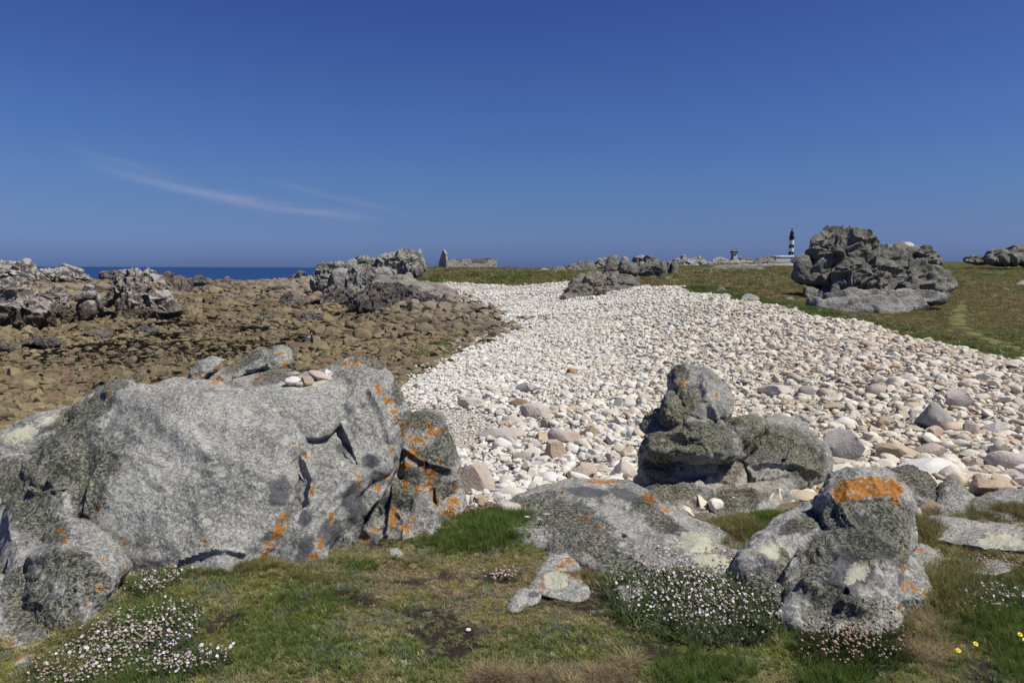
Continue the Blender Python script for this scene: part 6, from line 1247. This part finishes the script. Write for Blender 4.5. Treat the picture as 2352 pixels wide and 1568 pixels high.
bed('thrift', 'lilac thrift flowers in the campion near the bottom left corner', 'flowers', 405, 1510, 50, 24, -10, 34, LH, 'flower_head', .07, 200, .05, CL_)
bed('thrift', 'brown and lilac thrift on the turf behind the orange-capped rock at right', 'flowers', 2200, 1300, 150, 24, 3, 90, LH + BH, 'flower_head', .05, 500, .04, [(.12, .09, .045), (.09, .09, .035)], 200, budm=BH)
bed('thrift', 'lilac thrift and dry stems in the lush grass beside the orange lichen boulder', 'flowers', 1110, 1180, 80, 12, 0, 46, LH + BH, 'flower_head', .08, 200, .06, [(.10, .11, .04)], 120, budm=BH)
bed('thrift', 'few lilac thrift heads left of the lush grass', 'flowers', 985, 1232, 26, 12, 0, 9, LH, 'flower_head', .05, 60, .03, CL_)
bed('thrift', 'little group of lilac thrift left of the centre ledge', 'flowers', 1150, 1330, 50, 14, 0, 16, LH, 'flower_head', .045, 120, .03, CL_, 40, budm=BH)
bed('thrift', 'lilac thrift under the left end of the long low boulder', 'flowers', 1235, 1235, 30, 16, 0, 12, LH, 'flower_head', .05, 120, .04, [(.10, .10, .045)], 50, budm=BH)
bed('thrift', 'brown thrift heads among the campion below the long low boulder', 'flowers', 1520, 1320, 70, 18, 8, 50, BH + LH, 'flower_head', .06, 200, .04, [(.10, .08, .045)], 120, budm=BH)
# yellow flowers
for k_, (u0, v0, lab) in enumerate(((2203, 1503, 'lone yellow flower, leftmost of the four near the bottom right corner'), (2243, 1487, 'yellow flower between the leftmost one and the pair at the edge'), (2345, 1465, 'upper yellow flower of the pair at the right edge'), (2356, 1478, 'lower yellow flower of the pair at the right edge'))):
    x0, y0 = at_turf(u0, v0 + 18); z0 = float(height(np.array([x0]), np.array([y0]))[0]); e = empty('yellow_flower', (float(x0), float(y0), z0)); tag(e, lab, 'flower', 'yellow flowers in the grass')
    top = np.array([.0, .01, .045]); PP_ = []
    for i in range(13):
        a = i*6.283/13; d = np.array([math.cos(a), math.sin(a), .12]); s_ = np.array([-math.sin(a), math.cos(a), 0]); L = .0095; PP_.append((np.array([d*.003 - s_*.0012, d*.003 + s_*.0012, d*L + s_*.0022, d*L - s_*.0022]), np.array([[0, 1, 2, 3]])))
    f = link('petals', make_mesh('petals', *merge(PP_), smooth=False), YEL, e); f.location = top; f.rotation_euler = (.6, 0, 0)
    f = link('flower_centre', make_mesh('centre', *ball(.004, .004, .003)), plain('flower_centre', (.55, .36, .02)), e); f.location = top + np.array([0, 0, .001]); f.rotation_euler = (.6, 0, 0)
    link('stem', make_mesh('stem', *stalk((0, 0, 0), top, .0012), smooth=False), STM, e)
# wild carrot umbels
for u0, v0, lab in ((1210, 1185, 'white umbel, leftmost of the four in front of the long low boulder'), (1255, 1179, 'white umbel highest of the four in front of the long low boulder'), (1240, 1190, 'white umbel in the middle of the four before the long low boulder'), (1231, 1207, 'biggest and lowest white umbel before the long low boulder')):
    D = 3.98; top = P(u0, v0, D); e = empty('wild_carrot', (float(top[0]), D+.03, 0.0)); tag(e, lab, 'flower', 'white umbels in front of the low boulder'); tp = top - np.array(e.location)
    bl = []
    for _ in range(16):
        a = rng.uniform(0, 6.28); q_ = .017*math.sqrt(rng.random()); bl.append(ball(.0048, .0048, .003, (tp[0]+q_*math.cos(a), tp[1]+q_*math.sin(a)*.9, tp[2] - q_*.25 + q_*math.sin(a)*-.3), 5, 4))
    link('umbel', make_mesh('umbel', *merge(bl)), WH, e); link('stem', make_mesh('stem', *stalk((0, 0, 0), tp, .0015), smooth=False), STM, e)

# --- dark sea weed among the shore stones, green weed by the beach edge, rough grass inland
WT = [tuft('weed', 280+i, 16, .9, 1.2, .12, seg=2, curl=2.2) for i in range(3)]
x, y = sample(14, 70, -.95, .05, 90000, ZS); u, v = proj(np.stack([x, y, height(x, y)], -1))
nz = fbm(np.stack([x*.5, y*.28, 0*x], -1), 4, 91); w = blob(330, 800, u, v, 480, 50, -4)*.55 + blob(150, 830, u, v, 220, 26)*.3 + blob(520, 850, u, v, 260, 22, -6)*.25 + blob(880, 790, u, v, 160, 30)*.2
k = (nz + w*1.1 > .62) & (rng.random(len(x)) < .7); x, y = x[k], y[k]; n = len(x); r0 = rng.uniform(.08, .2, n)*np.clip(y/25, .7, 2)
tag(scatter('seaweed', np.stack([x, y, ground(x, y) + .05*np.clip(y/25, .7, 2)], -1), np.stack([0*x, 0*x, rng.uniform(0, 6, n)], -1), np.stack([r0, r0, r0*.45], -1), rng.integers(0, 3, n), WT, BL, tints(n, [(.014, .014, .010), (.022, .024, .012), (.035, .045, .012), (.02, .016, .012)], [.45, .3, .1, .15])), 'black drying seaweed strewn between the low-tide stones', 'seaweed', kind='stuff')
x, y = sample(14, 40, -.35, .1, 30000, ZS); u, v = proj(np.stack([x, y, height(x, y)], -1)); w = blob(990, 815, u, v, 60, 16, -25) + .6*blob(1060, 770, u, v, 40, 10, -20) + .25*blob(250, 800, u, v, 120, 14)
k = rng.random(len(x)) < w*.8 - .12; x2, y2 = sample(14, 40, -.3, .1, 9000, ZB); u, v = proj(np.stack([x2, y2, height(x2, y2)], -1)); k2 = rng.random(len(x2)) < blob(1000, 818, u, v, 60, 10, -25)*.5 - .1
x, y = np.r_[x[k], x2[k2]], np.r_[y[k], y2[k2]]; n = len(x); r0 = rng.uniform(.04, .10, n)
tag(scatter('green_weed', np.stack([x, y, ground(x, y) + .08], -1), np.stack([0*x, 0*x, rng.uniform(0, 6, n)], -1), np.stack([r0, r0, r0*.6], -1), rng.integers(0, 3, n), WT, BL, tints(n, [(.12, .19, .03), (.09, .15, .025)])), 'bright green weed where the brown shore meets the white pebbles', 'seaweed', kind='stuff')
x, y = sample(18, 60, -.2, .2, 4000, ZB); u, v = proj(np.stack([x, y, height(x, y)], -1)); w = blob(1245, 733, u, v, 45, 7) + blob(1185, 735, u, v, 30, 6) + .5*blob(1340, 745, u, v, 70, 10, 40)
k = rng.random(len(x)) < w*.9 - .25; x, y = x[k], y[k]; n = len(x); r0 = rng.uniform(.14, .26, n)
tag(scatter('drift_weed', np.stack([x, y, ground(x, y) + .07], -1), np.stack([0*x, 0*x, rng.uniform(0, 6, n)], -1), np.stack([r0, r0, r0*.5], -1), rng.integers(0, 3, n), WT, BL, tints(n, [(.05, .035, .028), (.08, .05, .04)])), 'dark drift weed stranded in patches on the white pebbles', 'seaweed', kind='stuff')
x, y = sample(11, 45, -.2, 1.0, 40000, ZG); x3, y3 = sample(45, 190, -.2, .95, 60000, ZG); x, y = np.r_[x, x3], np.r_[y, y3]
k = path_dist(x, y) > rng.uniform(.12, .5, len(x)); x, y = x[k], y[k]; n = len(x)
nz = fbm(np.stack([x*.35, y*.22, 0*x], -1), 4, 95); nz2 = fbm(np.stack([x*.08, y*.05, 0*x], -1), 3, 96)
ex = np.clip(1.4 - edge_dist(x/np.maximum(y, .5), np.log(y), [tuple(q) for q in BP])*14, 0, 1)[:, None]*(y < 45)[:, None]
t_ = np.clip(nz*.9 + .5, 0, 1)[:, None]; b_ = np.clip(nz2*1.4 + .35, 0, 1)[:, None]
c = (np.array([[.100, .135, .038]])*t_ + np.array([[.190, .165, .072]])*(1-t_)); c = c*(1-.55*b_) + np.array([[.220, .165, .088]])*.55*b_; c = c*(1-ex) + np.array([[.075, .115, .030]])*ex
c *= rng.uniform(.7, 1.3, (n, 1)); pale = rng.random(n) < .05; c[pale] = (.32, .28, .18)
h = rng.uniform(.05, .11, n)*np.clip(y/28, .8, 3)*(1 + .8*np.clip(nz, 0, 1))
tag(scatter('rough_grass', np.stack([x, y, height(x, y) - .01], -1), np.stack([rng.normal(size=n)*.15, rng.normal(size=n)*.15, rng.uniform(0, 6.28, n)], -1), np.stack([h*1.5, h*1.5, h], -1), rng.integers(0, 5, n), GT, BL, c), 'rough wind-blown grass and heath beyond the pebble bank', 'grass', kind='stuff')
# ------------------------------------------------------------------ ruin on the headland
def prism(poly, p0, dx, dn, th, jit=0.0, seed=0):
    """a standing wall: outline (along, up) in metres, base point, direction, outward direction, thickness"""
    r = np.random.default_rng(seed); p = []
    for (a, b), (c, d) in zip(poly, poly[1:] + poly[:1]):
        n = max(1, int(math.hypot(c-a, d-b)/.45))
        for i in range(n):
            t = i/n; j = jit if (b > .2 or d > .2) else 0; p.append((a+(c-a)*t + r.normal()*j*.4, max(b+(d-b)*t + r.normal()*j, -.6)))
    bm = bmesh.new(); p0, dx, dn = (np.array(q, float) for q in (p0, dx, dn))
    fr = [bm.verts.new(p0 + dx*a + np.array([0, 0, b])) for a, b in p]; bk = [bm.verts.new(p0 + dx*a + np.array([0, 0, b]) - dn*th) for a, b in p]
    n = len(p)
    for i in range(n): bm.faces.new((fr[i], fr[(i+1) % n], bk[(i+1) % n], bk[i]))
    f1 = bm.faces.new(fr[::-1]); f2 = bm.faces.new(bk); bmesh.ops.triangulate(bm, faces=[f1, f2]); bmesh.ops.recalc_face_normals(bm, faces=bm.faces)
    me = bpy.data.meshes.new('wall'); bm.to_mesh(me); bm.free(); return me
def mat_masonry():
    t = NT('rubble_masonry'); v = t.voro(3.2, t.map(t.pos, (1, 1, 1.7))); n = t.noise(1.2, 4)
    cid = t.sep(t.voro(3.2, t.map(t.pos, (1, 1, 1.7)), out=1))
    c = t.ramp(cid[0], [(0, (.36, .32, .26)), (.4, (.48, .44, .37)), (.7, (.56, .52, .45)), (1, (.42, .38, .33))])
    c = t.mix(t.step(v, .55, .75), c, (.17, .145, .12)); c = t.mix(t.step(n, .5, .7), c, t.mix(.4, c, (.20, .19, .14)))
    return t.done(c, .95, t.bump(v, -.8, .12), .1)
MAS = mat_masonry()
RD = 150.0
cor = P(1255/1.2245*1.0, 751/1.2245, RD); m_px = RD/FOC/1.2245
fx = np.array([.93, .37, 0]); fx /= np.linalg.norm(fx); gx = np.array([-.40, .92, 0]); gx /= np.linalg.norm(gx)
L = 134*m_px/fx[0]*1.06; zb = float(cor[2]) - .1; e = empty('ruined_house', (float(cor[0]), float(cor[1]), zb)); tag(e, 'roofless stone ruin with one tall pointed gable on the grassy headland', 'ruin')
def u(x): return (x-735)/9.8*m_px/fx[0]*1.03
def hh(y): return (752 - 680 - y/9.8)*m_px*1.0 + .3
front = [(u(735), -.6), (u(735), hh(545)), (u(770), hh(515)), (u(830), hh(520)), (u(980), hh(515)), (u(1060), hh(545)), (u(1090), hh(590)), (u(1120), hh(605)), (u(1150), hh(600)), (u(1145), hh(540)), (u(1180), hh(520)), (u(1330), hh(518)), (u(1385), hh(560)), (u(1400), hh(620)), (u(1430), hh(640)), (u(1460), hh(610)), (u(1500), hh(620)), (u(1560), hh(628)), (u(1680), hh(670)), (u(1760), hh(640)), (u(1820), hh(590)), (u(1850), hh(535)), (u(1900), hh(520)), (u(1965), hh(520)), (u(1985), hh(470)), (u(2035), hh(480)), (u(2050), hh(520)), (u(2052), -.6)]
dnf = np.array([fx[1], -fx[0], 0])
link('front_wall', prism(front, (0, 0, 0), fx, dnf, .55, .06, 1), MAS, e)
back = [(0, -.6), (0, .9), (L*.5, .8), (L*.60, .9), (L*.63, hh(600)), (L*.66, hh(560)), (L*.72, hh(560)), (L*.75, hh(560)), (L*.80, hh(505)), (L*.99, hh(520)), (L*.99, -.6)]
W_ = 5.2
link('back_wall', prism(back, gx*W_, fx, dnf, .5, .06, 2), MAS, e)
link('end_wall', prism([(0, -.6), (0, hh(520)), (W_*.4, hh(560)), (W_, hh(540)), (W_, -.6)], fx*L*.985, gx, fx, .5, .06, 3), MAS, e)
ap = (751-701)*m_px
gab = [(0, -.6), (0, hh(500)), (W_*.06, ap*.72), (W_*.14, ap*.80), (W_*.3, ap*.97), (W_*.42, ap*1.0), (W_*.52, ap*.93), (W_*.62, ap*.70), (W_*.72, ap*.72), (W_*.78, ap*.55), (W_, ap*.36), (W_, -.6)]
link('gable_wall', prism(gab, -fx*.02, gx, -fx, .35, .07, 4), MAS, e)
win = plain('deep_shade_niche', (.05, .042, .035))  # dark colour of flat boxes on the wall stands for shade in its openings
def box(name, c, d, dx, dn, mat, parent):
    bm = bmesh.new(); bmesh.ops.create_cube(bm, size=1); 
    for v_ in bm.verts: q_ = np.array(c) + dx*v_.co.x*d[0] + dn*v_.co.y*d[1] + np.array([0, 0, 1])*v_.co.z*d[2]; v_.co = Vector(q_)
    bmesh.ops.recalc_face_normals(bm, faces=bm.faces); me = bpy.data.meshes.new(name); bm.to_mesh(me); bm.free(); return link(name, me, mat, parent)
for a, b, w, h in ((1040, 605, 26, 24), (1235, 665, 52, 34)): box('niche_shade', fx*u(a) + np.array([0, 0, hh(b)]), (w/9.8*m_px, .04, h/9.8*m_px), fx, dnf, win, e)
# fallen stones round the ruin
FIELD = []
for i in range(26):
    uu = rng.uniform(990, 1300); vv = rng.uniform(619, 655) if i > 9 else rng.uniform(617, 626); D = hit(uu, vv)
    if D > 200: continue
    w = rng.uniform(2.5, 7)*D/FOC; me = TA[i % 7]; me2 = me.copy(); me2.materials.clear(); me2.materials.append(TONE['pale'] if i % 3 else TONE['grey'])
    o = bpy.data.objects.new('field_stone', me2); COL.objects.link(o); p_ = P(uu, vv, D); o.location = p_; o.scale = (w, w, w*.7); o.rotation_euler = (0, 0, i)
    tag(o, 'x', 'stone', 'stones scattered on the headland grass'); FIELD.append(o)

describe(FIELD, [('the gable of the ruin', 1016, 618), ('the long wall of the ruin', 1080, 620), ('the right end of the ruin', 1134, 620), ('the headland crag', 960, 640), ('the left end of the pebbles', 1060, 655), ('the middle of the headland turf', 1180, 640)], 'grass stone')
# ------------------------------------------------------------------ lighthouse
LD = 1150.0; MX = LD/FOC/1.2245
WHT = plain('white_paint', (.78, .78, .77), .6, .3, .05); BLK = plain('black_paint', (.022, .024, .032), .5, .3, .1); DKG = plain('lantern_iron', (.06, .065, .072), .6); RFG = plain('slate_roof', (.13, .14, .155), .7); GLS = plain('dark_window', (.03, .035, .045), .3, .5)
def lz(y): return (y)  # photo row
def LP(ux, vy, D=LD): return P(ux/1.2245, vy/1.2245, D)
def frustum(name, r0, r1, z0, z1, mat, parent, seg=28, extra=None):
    pr = [(r0, z0), (r1, z1)] if extra is None else extra; V_ = []
    for r_, z_ in pr:
        for i in range(seg): a = 6.283185*i/seg; V_.append((r_*math.cos(a), r_*math.sin(a), z_))
    F_ = [(j*seg+i, j*seg+(i+1) % seg, (j+1)*seg+(i+1) % seg, (j+1)*seg+i) for j in range(len(pr)-1) for i in range(seg)]
    k = len(V_); V_.append((0, 0, pr[0][1])); V_.append((0, 0, pr[-1][1]))
    F_ += [(k, (i+1) % seg, i, i) for i in range(seg)]; t0 = (len(pr)-1)*seg; F_ += [(k+1, t0+i, t0+(i+1) % seg, t0+(i+1) % seg) for i in range(seg)]
    bm = bmesh.new(); vs_ = [bm.verts.new(q_) for q_ in V_]
    for f_ in F_:
        s_ = list(dict.fromkeys(f_)); bm.faces.new([vs_[i] for i in s_])
    bmesh.ops.recalc_face_normals(bm, faces=bm.faces); me = bpy.data.meshes.new(name); bm.to_mesh(me); bm.free(); return link(name, me, mat, parent)
xb = 2020 + 1712/8.4; base = LP(xb, 735); e = empty('lighthouse', base); tag(e, 'tall lighthouse banded in black and white rising behind the tors', 'lighthouse')
def hz(v_): return float(LP(xb, v_)[2] - base[2])
def rad(v_): return (7.15 - (716.8 - v_)/(716.8-666)*1.15)*MX
for nm, v0_, v1_, m_ in (('stone_foot', 748, 716.8, WHT), ('black_band', 716.8, 707.9, BLK), ('white_band', 707.9, 697.7, WHT), ('black_band', 697.7, 688.2, BLK), ('white_band', 688.2, 675.7, WHT)):
    frustum(nm, rad(v0_), rad(v1_), hz(v0_), hz(v1_), m_, e)
r6 = rad(675.7); frustum('gallery', 0, 0, 0, 0, BLK, e, extra=[(r6, hz(675.7)), (r6*1.02, hz(670.5)), (r6*1.17, hz(668)), (r6*1.2, hz(666)), (r6*1.2, hz(664.8)), (r6*.95, hz(664.8))])
lan = frustum('lantern_room', 5.3*MX, 4.7*MX, hz(665), hz(652.5), DKG, e)
for k_ in range(3): frustum('lantern_gallery', 5.6*MX, 5.6*MX, hz(661.5-k_*3.6), hz(660.9-k_*3.6), BLK, e)
frustum('cupola', 0, 0, 0, 0, DKG, e, extra=[(3.0*MX, hz(652.5)), (2.8*MX, hz(649.5)), (1.6*MX, hz(647)), (.4*MX, hz(645.8)), (.3*MX, hz(644.2))]); box('radar_bar', (0, 0, hz(644.0)), (9*MX, .8, .7), np.array([1., 0, 0]), np.array([0, 1., 0]), DKG, e)
for v_, dx_ in ((685, 0), (695, -1), (704.5, -1.2), (714, -1.8)):
    box('window', (dx_*MX, -rad(v_)-.05, hz(v_)), (1.1*MX, .5, 1.9*MX), np.array([1., 0, 0]), np.array([0, 1., 0]), GLS if v_ in (685, 704.5) else WHT, e)
def house(name, label, x0, x1, vt, vb, D, dep, roofv=None, over=0, wins=(), hip=.0, doors=()):
    b0 = LP(x0, vb, D); b1 = LP(x1, vb, D); w = float(b1[0]-b0[0]); h = float(LP(x0, vt, D)[2]-b0[2]); e = empty(name, ((b0[0]+b1[0])/2, D, b0[2])); tag(e, label, 'building')
    X_, Y_ = np.array([1., 0, 0]), np.array([0, 1., 0]); box('wall', (0, dep/2, (h-7)/2), (w, dep, h+7), X_, Y_, WHT, e)
    if roofv is not None:
        rh = float(LP(x0, roofv, D)[2]-b0[2]) - h; bm = bmesh.new(); o_ = over; A = [(-w/2-o_, -o_, h+.02), (w/2+o_, -o_, h+.02), (w/2+o_, dep+o_, h+.02), (-w/2-o_, dep+o_, h+.02), (-w/2-o_+hip*w, dep/2, h+rh), (w/2+o_-hip*w, dep/2, h+rh)]
        q_ = [bm.verts.new(a) for a in A]
        for f_ in ((0, 1, 5, 4), (2, 3, 4, 5), (1, 2, 5), (3, 0, 4), (3, 2, 1, 0)): bm.faces.new([q_[i] for i in f_])
        bmesh.ops.recalc_face_normals(bm, faces=bm.faces); me = bpy.data.meshes.new('roof'); bm.to_mesh(me); bm.free(); link('roof', me, RFG if name != 'lighthouse_hall' else plain('zinc_roof', (.42, .45, .48)), e)
    for a, b, ww, wh in wins:
        p_ = LP(a, b, D); box('window', (float(p_[0])-e.location[0], -.06, float(p_[2])-e.location[2]), (ww*MX, .3, wh*MX), X_, Y_, GLS, e)
    return e
def zx(x): return 2020 + x/8.4
def zy(y): return 640 + y/8.4
hl = house('lighthouse_hall', 'long low white hall with a pale flat-looking roof at the foot of the lighthouse', zx(1365), zx(1780), zy(690), zy(800), LD-25, 22, zy(655), .7, [(zx(1407), zy(715), 2.2, 2.8), (zx(1460), zy(712), 1.6, 2.6), (zx(1500), zy(722), 1.2, 3.0), (zx(1593), zy(722), 1.0, 3.0), (zx(1715), zy(722), 2.4, 3.4)], .03)
box('side_wing', (-(zx(1575)-zx(1300))*MX*.98, 9, (zy(800)-zy(692))*MX/2), ((zx(1360)-zx(1228))*MX, 16, (zy(800)-zy(692))*MX), np.array([1., 0, 0]), np.array([0, 1., 0]), plain('grey_render', (.34, .32, .30)), hl)
box('wing_roof', (-(zx(1575)-zx(1300))*MX*.9, 9, (zy(800)-zy(680))*MX), ((zx(1460)-zx(1215))*MX, 16.6, 1.6), np.array([1., 0, 0]), np.array([0, 1., 0]), plain('zinc_sheet', (.44, .47, .50)), hl)
house('outbuilding', 'tiny white outbuilding right of the lighthouse hall', zx(1790), zx(1838), zy(712), zy(760), LD-30, 8, zy(695), .5, [], .3)
h1 = house('keeper_house', 'white gabled cottage right of the semaphore tower', zx(530), zx(655), zy(735), zy(800), LD-60, 9, zy(690), .3, [(zx(592), zy(735), 1.2, 1.8), (zx(560), zy(758), 1.0, 1.6)], .22)
box('chimney', (-(zx(655)-zx(540))*MX*.42, 4, (zy(800)-zy(685))*MX), (1.4, 1.4, 3), np.array([1., 0, 0]), np.array([0, 1., 0]), WHT, h1)
house('keeper_house', 'longer white cottage between the gabled cottage and the dark crag', zx(668), zx(838), zy(748), zy(800), LD-60, 9, zy(712), .4, [(zx(680), zy(765), .8, 1.8)], .05)
# semaphore tower
SX0 = zx(397); sb = LP(SX0, zy(740), LD-80); MS_ = (LD-80)/FOC/1.2245; e = empty('semaphore_tower', sb); tag(e, 'small white lookout tower with a dark windowed top left of the cottages', 'tower')
X_, Y_ = np.array([1., 0, 0]), np.array([0, 1., 0])
def sz(y): return (zy(740)-zy(y))*MS_
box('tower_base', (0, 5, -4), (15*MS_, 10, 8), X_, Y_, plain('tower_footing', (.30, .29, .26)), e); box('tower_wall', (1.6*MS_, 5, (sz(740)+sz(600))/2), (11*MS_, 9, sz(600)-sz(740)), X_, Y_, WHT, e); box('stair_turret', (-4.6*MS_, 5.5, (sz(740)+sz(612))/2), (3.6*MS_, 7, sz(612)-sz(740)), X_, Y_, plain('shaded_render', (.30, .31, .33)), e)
box('watch_room', (-.6*MS_, 4.5, (sz(600)+sz(562))/2), (16.5*MS_, 9.8, sz(562)-sz(600)), X_, Y_, BLK, e); box('balcony', (-.6*MS_, 4.5, sz(604)), (15.5*MS_, 10.2, .5), X_, Y_, WHT, e); box('roof', (-.2*MS_, 5, (sz(560)+sz(543))/2), (13*MS_, 10, sz(543)-sz(560)), X_, Y_, WHT, e)
box('window_band', (1.2*MS_, .2, sz(632)), (7*MS_, .5, 2.6*MS_), X_, Y_, plain('pink_render', (.50, .42, .43)), e); box('annex', (6.2*MS_, 7, sz(580)), (2.8*MS_, 8, 6*MS_), X_, Y_, WHT, e)
for a, b, h_ in ((385, 460, 84), (412, 500, 44), (440, 500, 48), (452, 515, 40)): box('antenna', ((zx(a)-SX0)*MS_, 5, sz(b) - h_/8.4*MS_/2), (.45, .45, h_/8.4*MS_), X_, Y_, DKG, e)
box('antenna_bar', ((zx(385)-SX0)*MS_, 5, sz(463)), (3*MS_, .3, .3), X_, Y_, DKG, e)

# ------------------------------------------------------------------ two gulls high over the sea
BRD = plain('gull_plumage', (.10, .11, .13), .8)
def bird(label, u_, v_, D, span, bank, seed):
    c = P(u_, v_, D); e = empty('bird', c); tag(e, label, 'bird'); e.rotation_euler = (0, bank, .5)
    link('body', make_mesh('body', *ball(.06*span, .2*span, .055*span, n=10, m=8)), BRD, e)
    for s_ in (-1, 1):
        V_ = np.array([(0, .07, .01), (0, -.08, .01), (s_*.24, -.02, .07), (s_*.24, .10, .07), (s_*.5, -.10, .015), (s_*.48, -.04, .02)])*span; V2 = V_ - np.array([0, 0, .012*span])
        F_ = np.array([[0, 1, 2, 3], [3, 2, 4, 5]]); link('wing', make_mesh('wing', np.vstack([V_, V2]), np.vstack([F_, F_[:, ::-1]+6, [[1, 2, 8, 7], [2, 4, 10, 8], [0, 3, 9, 6], [3, 5, 11, 9]]]), smooth=False), BRD, e)
    v_, f_ = ball(.045*span, .05*span, .045*span); link('head', make_mesh('head', v_ + np.array([0, .2*span, .02*span]), f_), BRD, e)
    link('tail', make_mesh('tail', np.array([(-.03, -.16, 0), (.03, -.16, 0), (.06, -.30, 0), (-.06, -.30, 0), (-.03, -.16, -.01), (.03, -.16, -.01), (.06, -.30, -.01), (-.06, -.30, -.01)])*span, np.array([[0, 1, 2, 3], [7, 6, 5, 4]]), smooth=False), BRD, e)
bird('upper left of the two small dark birds in the blue sky', 803.5/1.2245, 287.5/1.2245, 330, 1.35, .22, 1)
bird('lower right of the two small dark birds in the blue sky', 830/1.2245, 304.8/1.2245, 350, 1.5, .05, 2)
